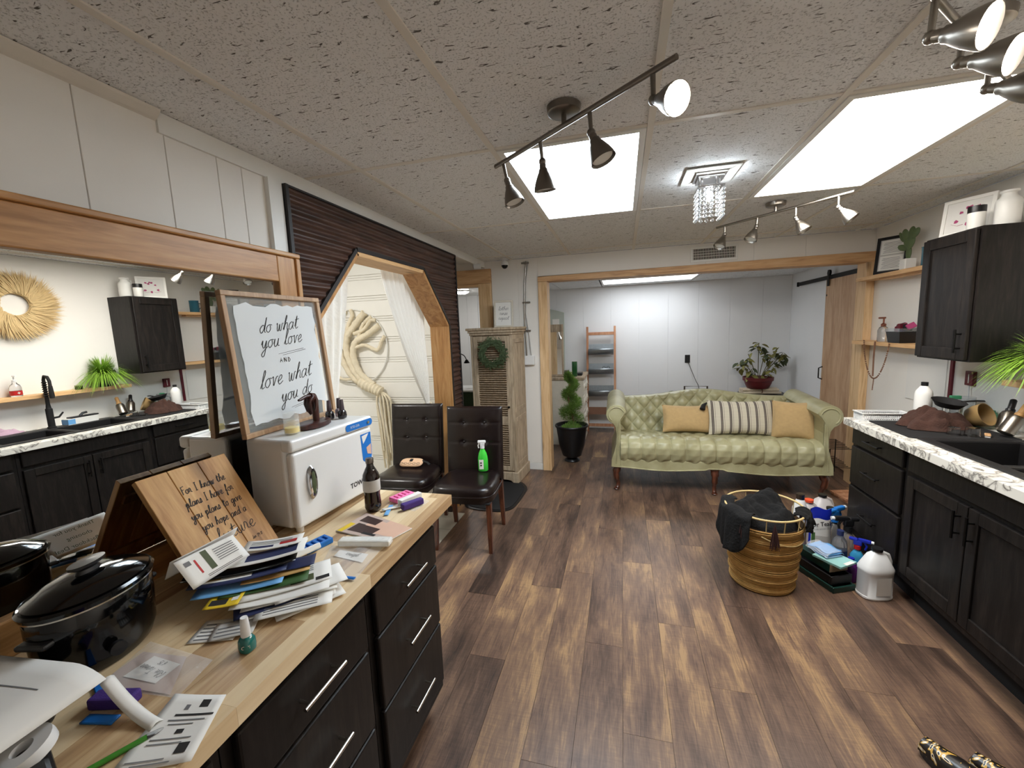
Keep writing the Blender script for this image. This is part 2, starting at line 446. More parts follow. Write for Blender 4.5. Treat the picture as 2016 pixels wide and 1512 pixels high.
wood('oak_frame_z', [(0, rgb(150, 104, 58)), (0.5, rgb(180, 131, 79)), (1, rgb(198, 154, 102))], 'Z', 2.4, 10, 0.4, 0.08, rnd=0.1)
wood('stave', [(0, rgb(128, 98, 70)), (0.25, rgb(178, 146, 108)), (0.45, rgb(212, 186, 146)), (1, rgb(238, 220, 186))], 'Y', 1.5, 12, 0.4, 0.06, knots=2.5, rnd=0.9, fine=0.3)
wood('espresso', [(0, rgb(20, 18, 17)), (0.5, rgb(28, 25, 24)), (1, rgb(40, 35, 32))], 'Z', 4, 8, 0.42, 0.08, rnd=0.1, spec=.22)
wood('charcoal', [(0, rgb(21, 19, 18)), (0.5, rgb(29, 26, 25)), (1, rgb(42, 37, 34))], 'Z', 4, 8, 0.45, 0.1, rnd=0.1, spec=.22)
wood('cherry', [(0, rgb(46, 22, 14)), (0.5, rgb(80, 42, 28)), (1, rgb(112, 64, 42))], 'Z', 5, 6, 0.3, 0.04, rnd=0.1, coat=0.4)
wood('weathered', [(0, rgb(128, 112, 92)), (0.5, rgb(170, 152, 128)), (1, rgb(198, 180, 154))], 'Z', 4, 10, 0.65, 0.2, rnd=0.15)
wood('door_ply', [(0, rgb(170, 132, 98)), (0.5, rgb(192, 156, 122)), (1, rgb(206, 174, 140))], 'Z', 1.6, 6, 0.5, 0.05, rnd=0.05)
wood('rustic', [(0, rgb(112, 74, 38)), (0.35, rgb(166, 120, 68)), (0.7, rgb(194, 150, 94)), (1, rgb(212, 172, 116))], 'Z', 2.4, 9, 0.6, 0.1, knots=4.0, rnd=0.3)
wood('cedar', [(0, rgb(150, 96, 66)), (0.5, rgb(182, 128, 94)), (1, rgb(205, 156, 120))], 'Z', 3, 10, 0.6, 0.1)
wood('rustic_light', [(0, rgb(150, 116, 84)), (0.5, rgb(176, 142, 108)), (1, rgb(196, 164, 130))], 'Z', 2.4, 10, 0.5, 0.06, rnd=0.1)
wood('mahogany', [(0, rgb(40, 18, 16)), (0.5, rgb(62, 30, 26)), (1, rgb(84, 46, 36))], 'Z', 5, 6, 0.35, 0.05, rnd=0.1)
mat('whitewash', rgb(206, 200, 186), .6, var=.1, scale=20, bump=.1)
mat('board_grey', rgb(176, 182, 172), .5, var=.05)
mat('bottle_green', rgb(24, 84, 40), .1, coat=.5)
mat('birch', rgb(214, 200, 176), .7, var=.15, scale=30)
mat('oxblood', rgb(98, 34, 36), .45, var=.1)
mat('leaf_olive', rgb(128, 124, 66), .6, var=.25, scale=30)
mat('leaf_dark', rgb(62, 70, 44), .6, var=.25, scale=30)
mat('plant_stem', rgb(96, 92, 60), .7)
mat('moss', rgb(74, 84, 44), .95, var=.4, scale=40, bump=1.0, bscale=80)
mat('plum', rgb(70, 44, 58), .9)
mat('green_cloth', rgb(42, 58, 36), .9, bump=.3)

# ceiling tile: pale mineral fibre with short dark fissures
def tile_material():
    m, nt, b = _base('ceiling_tile')
    tc = node(nt, 'ShaderNodeTexCoord'); oi = node(nt, 'ShaderNodeObjectInfo')
    comb = node(nt, 'ShaderNodeCombineXYZ')
    for k in range(3): nt.links.new(oi.outputs['Random'], comb.inputs[k])
    mul = node(nt, 'ShaderNodeVectorMath', operation='SCALE'); mul.inputs['Scale'].default_value = 41.0
    nt.links.new(comb.outputs[0], mul.inputs[0])
    add = node(nt, 'ShaderNodeVectorMath', operation='ADD')
    nt.links.new(tc.outputs['Object'], add.inputs[0]); nt.links.new(mul.outputs[0], add.inputs[1])
    mp = node(nt, 'ShaderNodeMapping'); mp.inputs['Scale'].default_value = (30, 95, 1); mp.inputs['Rotation'].default_value = (0, 0, 0.12)
    nt.links.new(add.outputs[0], mp.inputs['Vector'])
    n1 = node(nt, 'ShaderNodeTexNoise'); n1.inputs['Scale'].default_value = 1.0; n1.inputs['Detail'].default_value = 2.0; n1.inputs['Distortion'].default_value = 0.8
    nt.links.new(mp.outputs[0], n1.inputs['Vector'])
    r1 = node(nt, 'ShaderNodeMapRange'); r1.inputs['From Min'].default_value = 0.64; r1.inputs['From Max'].default_value = 0.70
    nt.links.new(n1.outputs['Fac'], r1.inputs['Value'])
    n2 = node(nt, 'ShaderNodeTexNoise'); n2.inputs['Scale'].default_value = 170.0; n2.inputs['Detail'].default_value = 3
    nt.links.new(add.outputs[0], n2.inputs['Vector'])
    r2 = node(nt, 'ShaderNodeMapRange'); r2.inputs['From Min'].default_value = 0.55; r2.inputs['From Max'].default_value = 0.72; r2.inputs['To Max'].default_value = 0.55
    nt.links.new(n2.outputs['Fac'], r2.inputs['Value'])
    mxm = node(nt, 'ShaderNodeMath', operation='MAXIMUM')
    nt.links.new(r1.outputs[0], mxm.inputs[0]); nt.links.new(r2.outputs[0], mxm.inputs[1])
    mx = node(nt, 'ShaderNodeMix', data_type='RGBA'); mx.inputs[6].default_value = rgb(232, 233, 234) + (1,); mx.inputs[7].default_value = rgb(92, 88, 84) + (1,)
    nt.links.new(mxm.outputs[0], mx.inputs[0]); nt.links.new(mx.outputs[2], b.inputs['Base Color'])
    b.inputs['Roughness'].default_value = 0.9
    bp = node(nt, 'ShaderNodeBump'); bp.inputs['Strength'].default_value = 0.6; bp.inputs['Distance'].default_value = 0.006; bp.invert = True
    nt.links.new(mxm.outputs[0], bp.inputs['Height']); nt.links.new(bp.outputs['Normal'], b.inputs['Normal'])
tile_material()

# ================================================================== SETTING
ZC = 2.315        # main ceiling
ZB = 2.155        # back room ceiling
LW, RW, BW = -1.46, 2.13, 4.41
# ---- floor of brown planks
floor = struct('floor', box(-1.46, 2.32, -1.2, 6.43, -0.06, -0.012), 'subfloor', 'brown wood plank floor')
PW, PL = 0.182, 1.22
plank_full = None
random.seed(11)
x = -1.46
ci = 0
while x < 2.2:
    x1 = min(x + PW, 2.32)
    off = [0.0, 0.55, 0.98, 0.3, 0.75, 0.14][ci % 6] + random.uniform(-0.06, 0.06)
    y = -1.2 - off
    while y < 6.43:
        a, b_ = max(y, -1.2), min(y + PL, 6.43)
        if b_ - a > 0.03:
            full = abs((b_ - a) - PL) < 1e-6 and abs((x1 - x) - PW) < 1e-6
            if full and plank_full:
                piece(plank_full, floor, (x, a, 0))
            else:
                o = MB().box(0.0006, x1 - x - 0.0006, 0.0006, b_ - a - 0.0006, -0.012, 0).build('plank', 'plank', floor, loc=(x, a, 0))
                if full: plank_full = o
        y += PL
    x = x1; ci += 1
# ---- tile floor of the adjoining room, seen through the cut corner opening
floor2 = struct('floor', box(-3.6, -1.46, 1.0, 7.2, -0.06, -0.004), 'subfloor', 'white tile floor beyond the cut corner opening')
t0 = None
for i in range(7):
    for j in range(20):
        xx, yy = -1.332 - (i + 1) * 0.305, 1.05 + j * 0.305
        if i == 0 and not (1.70 <= yy + .02 and yy + .3 <= 3.4): continue
        if t0 is None: t0 = MB().box(0.002, 0.303, 0.002, 0.303, -0.004, 0.004).build('tile', 'tile_white', floor2, loc=(xx, yy, 0))
        else: piece(t0, floor2, (xx, yy, 0))
# ---- ceiling: tiles in a tee grid
XL = [-1.46, -1.146, -0.52, 0.106, 0.732, 1.358, 1.984, 2.13]
YL = [-1.2, -0.66, 0.546, 1.752, 2.958, 4.164, 4.41]
ceiling = struct('ceiling', box(-1.6, 2.3, -1.2, 4.45, ZC + 0.09, ZC + 0.12), 'dark_void', 'suspended ceiling of fissured tiles')
tile_full = None
for i in range(len(XL) - 1):
    for j in range(len(YL) - 1):
        if (i, j) in ((2, 3), (4, 3)): continue
        w, h = XL[i + 1] - XL[i], YL[j + 1] - YL[j]
        full = abs(w - .626) < .001 and abs(h - 1.206) < .001
        if full and tile_full: piece(tile_full, ceiling, ((XL[i] + XL[i + 1]) / 2, (YL[j] + YL[j + 1]) / 2, ZC))
        else:
            o = MB().cbox((0, 0, 0.009), (w - .004, h - .004, .014)).build('ceiling_tile', 'ceiling_tile', ceiling, loc=((XL[i] + XL[i + 1]) / 2, (YL[j] + YL[j + 1]) / 2, ZC))
            if full: tile_full = o
for xx in XL[1:-1]: box(xx - .012, xx + .012, -1.2, BW, ZC - .003, ZC + .03).build('tee_bar', 'grid_white', ceiling)
for yy in YL[1:-1]:
    for i in range(len(XL) - 1): box(XL[i] + .013, XL[i + 1] - .013, yy - .011, yy + .011, ZC - .002, ZC + .03).build('tee_bar', 'grid_white', ceiling)
# ---- walls of the main room
OCT = [(1.70, 0), (1.70, 1.63), (2.10, 2.04), (2.91, 2.04), (3.33, 1.63), (3.33, 0)]
wl = MB().prism([(-1.2, 0)] + OCT + [(3.55, 0), (3.55, ZC), (-1.2, ZC)], 'yz', LW - 0.12, LW - 0.008)
wall_left = struct('wall_left', wl, 'wall_paint', 'white panelled wall behind the big mirror')
ys = [-1.2, -0.75, -0.3, 0.1, 0.45, 0.884, 1.12, 1.304, 1.409, 1.52]
for a, b_ in zip(ys[:-1], ys[1:]):
    box(LW - .008, LW, a + .0012, b_ - .0012, 0, ZC - .065 if a > 1.1 else ZC - .02).build('wall_panel', 'wall_paint', wall_left, bevel=.0012, seg=1)
box(LW - .008, LW + .010, 1.10, BW, ZC - .065, ZC).build('ceiling_board', 'white_gloss', wall_left)
for a, b_, d in ((1.515, 1.545, .022), (1.555, 1.60, .012)): box(LW - .008, LW + d, a, b_, 0, ZC - .066).build('batten', 'white_gloss', wall_left)
crown = MB().prism([(LW, ZC), (LW + .03, ZC), (LW + .026, ZC - .008), (LW + .010, ZC - .024), (LW, ZC - .03)], 'xz', -1.2, 1.10)
struct('trim_1', crown, 'grid_white', 'narrow cove moulding under the ceiling')
struct('wall_right', box(RW, RW + .12, -1.2, BW + .12, 0, ZC), 'wall_paint', 'white wall behind the sink counter')
struct('wall_rear', box(-1.58, 2.25, -1.32, -1.2, 0, ZC), 'wall_paint', 'white wall behind the photographer')
# ---- back wall with the wide framed opening
wall_back = struct('wall_back', MB().box(-1.378, -0.86, BW, BW + .12, 0, ZC).box(-0.86, RW, BW, BW + .12, 2.12, ZC), 'wall_paint', 'white wall around the wide pine-framed opening')
for a, b_ in ((-1.378, -1.08), (-1.08, -0.86)): box(a + .001, b_ - .001, BW - .005, BW, .08, ZC - .004).build('wall_panel', 'wall_paint', wall_back)
for a, b_ in zip((-.86, -.45, -.05, .36, .77, 1.18, 1.6), (-.45, -.05, .36, .77, 1.18, 1.6, 2.128)): box(a + .0008, b_ - .0008, BW - .005, BW, 2.122, ZC - .004).build('wall_panel', 'wall_paint', wall_back)
struct('baseboard_back', box(-1.378, -0.862, BW - .017, BW - .005, 0, .075), 'white_gloss', 'white baseboard beside the pine post', bevel=.003)
fr = struct('trim_2', box(-0.86, -0.765, BW - .03, BW + .13, 0, 2.06), 'pine', 'pine post and beam framing the wide opening', bevel=.002)
MB().prism([(-.862, 2.062), (2.16, 2.035), (2.16, 2.125), (-.862, 2.112)], 'xz', BW - .032, BW + .132).build('beam', 'pine_x', fr, bevel=.002)
box(2.065, 2.128, BW - .03, BW + .13, 0, 2.036).build('post', 'pine', fr, bevel=.002)
# ---- back room
wall_far = struct('wall_far', box(-1.5, 2.3, 6.436, 6.55, 0, ZB + .2), 'wall_cool', 'pale grey-white panelled wall behind the sofa')
xs = [-1.4, -.98, -.575, -.17, .235, .64, 1.045, 1.45, 1.855, 2.2]
for a, b_ in zip(xs[:-1], xs[1:]): box(a + .001, b_ - .001, 6.43, 6.436, .06, ZB).build('wall_panel', 'wall_cool', wall_far, bevel=.001, seg=1)
struct('wall_side', box(2.2, 2.3, 4.53, 6.436, 0, ZB + .2), 'wall_cool', 'white wall behind the sliding barn door')
struct('wall_partition', box(-1.5, -1.38, 4.53, 6.436, 0, ZB + .2), 'wall_cool', 'white partition beside the tall dresser')
struct('baseboard_far', box(-1.38, 2.2, 6.418, 6.43, 0, .06), 'white_gloss', 'white baseboard of the back room')
ceil2 = struct('ceiling', box(-1.5, 2.3, 4.53, 6.55, ZB + .014, ZB + .05), 'dark_void', 'tiled ceiling of the back room')
for i, (a, b_) in enumerate(zip((-1.5, -.9, -.29, .93, 1.54), (-.9, -.29, .93, 1.54, 2.2))):
    for c, d in ((4.53, 5.50), (5.50, 6.11), (6.11, 6.436)):
        if i == 2 and c == 5.50: continue
        box(a + .006, b_ - .006, c + .006, d - .006, ZB, ZB + .013).build('ceiling_tile', 'ceiling_tile', ceil2)
# ---- adjoining room (through the cut-corner opening) and hallway
shell = struct('wall_alcove', box(-3.6, LW - .12, 3.50, 3.548, 0, ZC), 'wall_paint', 'white bead-board wall with the macrame tree')
z = 0.0
while z < ZC - .01:
    for h, d in ((.150, .014), (.022, .009), (.022, .009)):
        if z + h > ZC: break
        box(-3.6, LW - .121, 3.50 - d, 3.50, z + .001, z + h - .003).build('bead_board', 'board_white', shell, bevel=.003, seg=2)
        z += h
struct('wall_outer', box(-3.72, -3.6, .9, 7.2, 0, ZC), 'wall_paint', 'white outer wall of the adjoining room')
struct('wall_near', box(-3.6, LW - .12, .9, 1.0, 0, ZC), 'wall_paint', 'white near wall of the adjoining room')
struct('ceiling', box(-3.72, LW - .12, .9, 3.55, ZC, ZC + .05), 'white_gloss', 'white ceiling of the adjoining room')
struct('ceiling', box(-3.72, LW - .0, 3.55, 4.53, ZC - .0, ZC + .05), 'white_gloss', 'white ceiling of the hallway')
struct('ceiling', box(-3.72, -1.5, 4.53, 7.3, 2.2, 2.25), 'white_gloss', 'white ceiling of the room past the hallway')
wh = struct('wall_hall', box(-3.6, -1.5, 7.1, 7.2, 0, 2.2), 'wall_cool', 'white panelled wall past the hallway')
xx = -3.6
while xx < -1.6:
    box(xx + .003, min(xx + .3, -1.5) - .003, 7.09, 7.1, 0, 2.2).build('wall_panel', 'wall_cool', wh); xx += .3
box(-2.53, -2.49, 7.06, 7.09, 0, 2.2).build('batten', 'wall_cool', wh)
struct('wall_divider', box(-3.6, -2.75, BW, BW + .12, 0, ZC), 'wall_paint', 'white wall left of the hallway doorway')
hd = struct('trim_3', box(-2.75, -1.38, BW - .03, BW + .1, 2.085, 2.235), 'pine_x', 'pine header and post of the hallway doorway', bevel=.002)
box(-2.75, -1.38, BW + .12, BW + .12 + .001, 2.235, ZC).build('header_panel', 'wall_paint', hd)
box(-2.75, -1.38, BW + .0, BW + .12, 2.236, ZC).build('header_panel', 'wall_paint', hd)
box(-1.53, -1.381, BW - .018, BW + .1, 0, 2.084).build('post', 'pine', hd, bevel=.002)
box(-2.75, -1.53, BW - .018, BW + .1, 2.055, 2.084).build('stop_board', 'pine_x', hd, bevel=.002)
# ---- corrugated dark panel around the cut-corner opening
def corrugated():
    m, nt, b = _base('corrugated')
    tc = node(nt, 'ShaderNodeTexCoord')
    mp = node(nt, 'ShaderNodeMapping'); mp.inputs['Scale'].default_value = (1, 1.6, 9)
    nt.links.new(tc.outputs['Object'], mp.inputs['Vector'])
    n1 = node(nt, 'ShaderNodeTexNoise'); n1.inputs['Scale'].default_value = 2.2; n1.inputs['Detail'].default_value = 7; n1.inputs['Roughness'].default_value = .65
    nt.links.new(mp.outputs[0], n1.inputs['Vector'])
    cr = node(nt, 'ShaderNodeValToRGB')
    for k in range(2): cr.color_ramp.elements.new(.5)
    for e, (p, c) in zip(cr.color_ramp.elements, ((.3, rgb(38, 26, 22)), (.5, rgb(66, 43, 34)), (.64, rgb(84, 58, 46)), (.8, rgb(104, 98, 96)))):
        e.position = p; e.color = c + (1,)
    nt.links.new(n1.outputs['Fac'], cr.inputs['Fac']); nt.links.new(cr.outputs[0], b.inputs['Base Color'])
    b.inputs['Roughness'].default_value = .42
corrugated()
def oct_span(z):
    """opening in y at height z"""
    if z < 1.63: return (1.70, 3.33)
    if z < 2.04:
        t = (z - 1.63) / .41
        return (1.70 + .40 * t, 3.33 - .42 * t)
    return None
cp = MB()
dz = .005; nz = int(2.25 / dz)
for k in range(nz):
    z0, z1 = k * dz, (k + 1) * dz
    x0 = LW + .012 + .006 * math.sin(2 * PI * z0 / .042); x1 = LW + .012 + .006 * math.sin(2 * PI * z1 / .042)
    s0, s1 = oct_span(z0 + 1e-6), oct_span(z1 - 1e-6)
    if s0 and s1: segs = [((1.62, s0[0]), (1.62, s1[0])), ((s0[1], 3.55), (s1[1], 3.55))]
    else: segs = [((1.62, 3.55), (1.62, 3.55))]
    for (a0, b0), (a1, b1) in segs:
        cp.add([(x0, a0, z0), (x0, b0, z0), (x1, b1, z1), (x1, a1, z1)], [(0, 1, 2, 3)], True)
panel = struct('trim_5', box(LW + .0005, LW + .004, 1.62, 1.66, 2.10, 2.2), 'black_trim', 'dark brown corrugated panel framing the cut-corner opening')
cp.build('corrugated_sheet', 'corrugated', panel, angle=80)
box(LW + .001, LW + .028, 1.604, 1.622, 0, 2.25).build('edge_strip', 'black_trim', panel)
box(LW + .001, LW + .022, 3.545, 3.56, 0, 2.25).build('edge_strip', 'black_trim', panel)
box(LW + .001, LW + .022, 1.622, 3.545, 2.243, 2.252).build('edge_strip', 'black_trim', panel)
for (a, b_) in zip(OCT[:-1], OCT[1:]):
    d = Vector((b_[0] - a[0], b_[1] - a[1])); L = d.length; d.normalize(); nrm = Vector((-d.y, d.x))  # outward
    w = .022
    q = [(a[0], a[1]), (b_[0], b_[1]), (b_[0] + nrm.x * w, b_[1] + nrm.y * w), (a[0] + nrm.x * w, a[1] + nrm.y * w)]
    MB().prism(q, 'yz', LW + .004, LW + .026).build('edge_strip', 'black_trim', panel)
jamb = struct('trim_4', box(LW - .15, LW + .02, 1.70, 1.722, 0, 1.62), 'pine', 'pine boards lining the cut-corner opening')
inner = [(1.70, 1.63), (2.10, 2.04), (2.91, 2.04), (3.33, 1.63), (3.33, 0)]
for (a, b_) in zip(inner[:-1], inner[1:]):
    d = Vector((b_[0] - a[0], b_[1] - a[1])); d.normalize(); nrm = Vector((d.y, -d.x)); w = .024
    q = [(a[0], a[1]), (b_[0], b_[1]), (b_[0] + nrm.x * w, b_[1] + nrm.y * w), (a[0] + nrm.x * w, a[1] + nrm.y * w)]
    MB().prism(q, 'yz', LW - .15, LW + .02).build('jamb_board', 'oak_frame_z' if abs(d.y) > .5 else 'pine_y', jamb, bevel=.001)

# ================================================================== LAMPS
mat('steel', rgb(150, 144, 136), 0.32, 1.0, var=0.05)
mat('steel_dark', rgb(118, 112, 105), 0.35, 1.0, var=0.05)
mat('chrome', rgb(210, 210, 212), 0.08, 1.0, var=0.01)
emis('lens_cool', (0.80, 0.91, 1.0), TROFFER_COOL)
emis('lens_warm', (1.0, 0.93, 0.85), TROFFER_WARM)
emis('lens_back', (0.92, 0.96, 1.0), TROFFER_BACK)
emis('bulb_face', (1.0, 0.93, 0.84), 14.0)
emis('bulb_cool', (0.85, 0.94, 1.0), 110.0)
def troffer(name, label, x0, x1, y0, y1, z, m):
    t = thing(name, label, 'ceiling light', ((x0 + x1) / 2, (y0 + y1) / 2, z), group='fluorescent troffers in the ceiling')
    w, h = (x1 - x0) / 2, (y1 - y0) / 2; e = .026
    for q in ((-w, w, -h, -h + e), (-w, w, h - e, h), (-w, -w + e, -h + e, h - e), (w - e, w, -h + e, h - e)):
        box(q[0], q[1], q[2], q[3], -.006, .012).build('frame_rail', 'white_gloss', t)
    box(-w + e, w - e, -h + e, h - e, -.001, .004).build('diffuser', m, t)
    return t
troffer('troffer_light', 'cool white fluorescent troffer above the track of unlit spots', -.506, .092, 1.766, 2.944, ZC, 'lens_cool')
troffer('troffer_light', 'warm white fluorescent troffer over the sink counter', .746, 1.344, 1.766, 2.944, ZC, 'lens_warm')
troffer('troffer_light', 'bright fluorescent troffer in the back room past the beam', -.275, .915, 5.51, 6.10, ZB, 'lens_back')

def spot_head(track, bar_p, pivot, aim, lit, m):
    """stem, knuckle and bell shade pointing along aim, coordinates local to the track"""
    h = MB(); bp, pv = Vector(bar_p), Vector(pivot); am = Vector(aim).normalized()
    h.cyl(bp, pv, .0075, .0065, 10); h.sphere(tuple(pv), .014, 12, 8)
    M = am.to_track_quat('Z', 'Y').to_matrix().to_4x4(); M.translation = pv
    h.M = M
    h.lathe([(.010, 0), (.013, .012), (.013, .022), (.017, .026), (.018, .034), (.024, .045), (.034, .068), (.040, .088), (.042, .100), (.040, .100), (.036, .088), (.030, .07)], n=24, cap=False)
    o = h.build('spot_head', m, track)
    b = MB(); b.M = M
    b.lathe([(.0, .092), (.034, .092), (.034, .086), (.0, .084)], n=20, cap=False)
    b.build('bulb', 'bulb_face' if lit else 'white_gloss', o)
    if lit:
        ld = bpy.data.lights.new('spot_beam', 'SPOT'); ld.energy = SPOT_WATT; ld.color = (1, .92, .82); ld.spot_size = math.radians(100); ld.spot_blend = .7; ld.shadow_soft_size = .03
        lo = bpy.data.objects.new('spot_beam', ld); COL.objects.link(lo); lo.parent = track
        lo.location = pv + am * .105; lo.rotation_euler = (-am).to_track_quat('Z', 'Y').to_euler()
def track(label, a, b, mid, heads, m, zb=2.255):
    t = thing('track_light', label, 'track light', (mid[0], mid[1], ZC), group='track lights on the ceiling')
    L = lambda p: (p[0] - mid[0], p[1] - mid[1], p[2] - ZC)
    k = MB().lathe([(.05, -.024), (.056, -.02), (.058, 0)], n=28); k.build('canopy', m, t)
    MB().cyl((0, 0, -.02), (0, 0, zb - ZC), .009).build('stem', m, t)
    MB().tube([L((a[0], a[1], zb)), L((b[0], b[1], zb))], .0085, 10).build('bar', m, t)
    for bar_p, pv, aim, lit in heads: spot_head(t, L(bar_p), L(pv), aim, lit, m)
    return t
z = 2.25
track('brushed steel track light with one lit spot, below the cool troffer', (-.515, 1.775, z), (.139, 1.248, z), (-.19, 1.515),
      [((-.472, 1.745, z), (-.46, 1.75, 2.185), (.32, -.05, -1), False), ((-.289, 1.598, z), (-.285, 1.61, 2.185), (.05, .15, -1), False),
       ((-.099, 1.445, z), (-.095, 1.45, 2.19), (.42, -.1, -1), False), ((.083, 1.297, z), (.085, 1.30, 2.185), (.55, -.75, -.42), True)], 'steel_dark')
track('brushed steel track light of four unlit spots by the vent', (.672, 3.449, z), (1.243, 2.817, z), (.957, 3.135),
      [((.717, 3.40, z), (.717, 3.40, 2.195), (-.45, -.3, -1), False), ((.877, 3.222, z), (.872, 3.22, 2.195), (-.45, -.25, -1), False),
       ((1.04, 3.042, z), (1.04, 3.04, 2.19), (.5, -.3, -1), False), ((1.194, 2.871, z), (1.194, 2.87, 2.19), (.6, -.3, -.8), False)], 'steel')
track('brushed steel track light with three lit spots above the sink counter', (.60, 1.15, z), (1.18, 1.75, z), (.90, 1.45),
      [((.665, 1.217, z), (.66, 1.215, 2.175), (.58, -.72, -.34), True), ((.81, 1.367, z), (.805, 1.365, 2.18), (.58, -.72, -.34), True),
       ((.98, 1.543, z), (.975, 1.54, 2.18), (.58, -.7, -.36), True)], 'steel')
# chandelier of crystal strings
mat('crystal', (0.95, 0.97, 1.0), 0.02, trans=1.0, var=0.0, ior=1.5)
mat('plate_white', rgb(215, 214, 208), .5)
ch = thing('crystal_light', 'small square ceiling light hung with crystal bead strings', 'ceiling light', (.43, 2.41, ZC))
box(-.125, .125, -.125, .125, -.008, -.003).build('ceiling_plate', 'plate_white', ch, bevel=.002)
MB().box(-.072, .072, -.072, .072, -.020, -.008).box(-.06, .06, -.06, .06, -.032, -.020).build('mount', 'chrome', ch, bevel=.002)
k = MB()
for sx in (-.04, .04):
    for sy in (-.04, .04): k.cyl((sx, sy, -.032), (sx, sy, -.07), .004, n=8)
k.box(-.062, .062, -.062, -.056, -.076, -.068).box(-.062, .062, .056, .062, -.076, -.068).box(-.062, -.056, -.056, .056, -.076, -.068).box(.056, .062, -.056, .056, -.076, -.068)
k.build('bead_frame', 'chrome', ch)
MB().lathe([(.006, -.07), (.014, -.085), (.016, -.10), (.012, -.12), (0, -.135)], n=14).build('bulb', 'bulb_cool', ch)
bead = MB().sphere((0, 0, 0), .0095, 8, 6).build('bead', 'crystal', ch, loc=(-.056, -.056, -.09))
for i in range(5):
    for j in range(5):
        if 0 < i < 4 and 0 < j < 4: continue
        for r in range(7):
            if (i, j, r) == (0, 0, 0): continue
            piece(bead, ch, (-.056 + .028 * i, -.056 + .028 * j, -.09 - .0205 * r))
# lamps of the neighbouring rooms
al = thing('ceiling_lamp', 'round white ceiling lamp of the adjoining room', 'ceiling light', (-2.45, 2.3, ZC))
emis('lamp_alcove', (1.0, .98, .95), 34.0)
MB().lathe([(.15, 0), (.15, -.02), (.13, -.02)], n=28).build('rim', 'white_gloss', al)
MB().lathe([(.13, -.02), (.125, -.035), (.08, -.055), (0, -.062)], n=28, cap=False).build('diffuser', 'lamp_alcove', al)
hl = thing('ceiling_lamp', 'small round lamp glowing in the room past the hallway', 'ceiling light', (-2.42, 6.15, 2.2))
emis('lamp_hall', (1.0, .96, .92), 22.0)
MB().lathe([(.13, 0), (.13, -.015), (.11, -.015)], n=24).build('rim', 'white_gloss', hl)
MB().lathe([(.11, -.015), (.10, -.03), (.06, -.045), (0, -.05)], n=24, cap=False).build('diffuser', 'lamp_hall', hl)

# ================================================================== LEFT COUNTER
mat('black_metal', rgb(22, 21, 21), .4, .6)
mat('black_gloss', rgb(6, 6, 7), .1, spec=.4, coat=.2, var=.0)
mat('black_plastic', rgb(22, 22, 24), .35)
mat('black_matte', rgb(20, 19, 20), .8)
mat('bar_steel', rgb(205, 200, 190), .22, 1.0, var=.02)
mat('white_plastic', rgb(225, 226, 226), .28, var=.015)
mat('white_paper', rgb(228, 227, 223), .7, var=.03, scale=4)
mat('grey_paper', rgb(190, 188, 184), .7, var=.03)
mat('ink', rgb(30, 29, 30), .7)
mat('ink_grey', rgb(110, 110, 112), .7)
mat('navy', rgb(34, 44, 84), .5)
mat('blue', rgb(30, 112, 196), .45)
mat('royal_blue', rgb(24, 40, 160), .35)
mat('sky_blue', rgb(110, 170, 225), .4)
mat('purple', rgb(66, 42, 120), .75, bump=.2, bscale=300)
mat('pink', rgb(238, 120, 178), .6)
mat('teal', rgb(12, 104, 100), .2, coat=.6)
mat('green_pen', rgb(60, 130, 40), .4)
mat('olive', rgb(74, 84, 56), .6)
mat('kraft', rgb(196, 158, 98), .7)
mat('yellow', rgb(222, 190, 40), .5)
mat('red', rgb(176, 30, 34), .45)
mat('tan_card', rgb(190, 170, 160), .7)
mat('leaf_print', rgb(58, 92, 48), .6)
mat('skin_print', rgb(214, 176, 154), .6)
mat('hair_print', rgb(58, 38, 34), .6)
mat('mirror_glass', (.90, .92, .91), .0, 1.0, var=.0)
mat('glass', (.97, .98, .98), .02, trans=1.0, var=0, ior=1.45)
mat('cola', rgb(24, 8, 6), .1, trans=.0, coat=.3)
mat('yellow_oil', rgb(236, 206, 20), .1)
def film(name, col, op, rough=.12, wrinkle=.5):
    m = bpy.data.materials.new(name); m.use_nodes = True; nt = m.node_tree
    b = nt.nodes['Principled BSDF']; b.inputs['Base Color'].default_value = tuple(col) + (1,); b.inputs['Roughness'].default_value = rough
    tr = node(nt, 'ShaderNodeBsdfTransparent'); mx = node(nt, 'ShaderNodeMixShader')
    tc = node(nt, 'ShaderNodeTexCoord'); no = node(nt, 'ShaderNodeTexNoise'); no.inputs['Scale'].default_value = 35
    nt.links.new(tc.outputs['Object'], no.inputs['Vector'])
    bp = node(nt, 'ShaderNodeBump'); bp.inputs['Strength'].default_value = wrinkle; bp.inputs['Distance'].default_value = .01
    nt.links.new(no.outputs['Fac'], bp.inputs['Height']); nt.links.new(bp.outputs['Normal'], b.inputs['Normal'])
    mx.inputs[0].default_value = op
    nt.links.new(tr.outputs[0], mx.inputs[1]); nt.links.new(b.outputs[0], mx.inputs[2]); nt.links.new(mx.outputs[0], nt.nodes['Material Output'].inputs[0])
    MATS[name] = m
film('plastic_film', (.9, .9, .9), .28)
film('thin_glass', (.92, .95, .95), .20, .03, 0)
film('pane', (.9, .95, .93), .14, .02, 0)
film('cloudy_film', (.86, .88, .86), .75, .15)
film('print_white', (.80, .84, .86), .86, .25, 0)
film('lace', (.93, .92, .88), .82, .8)

CT = .905
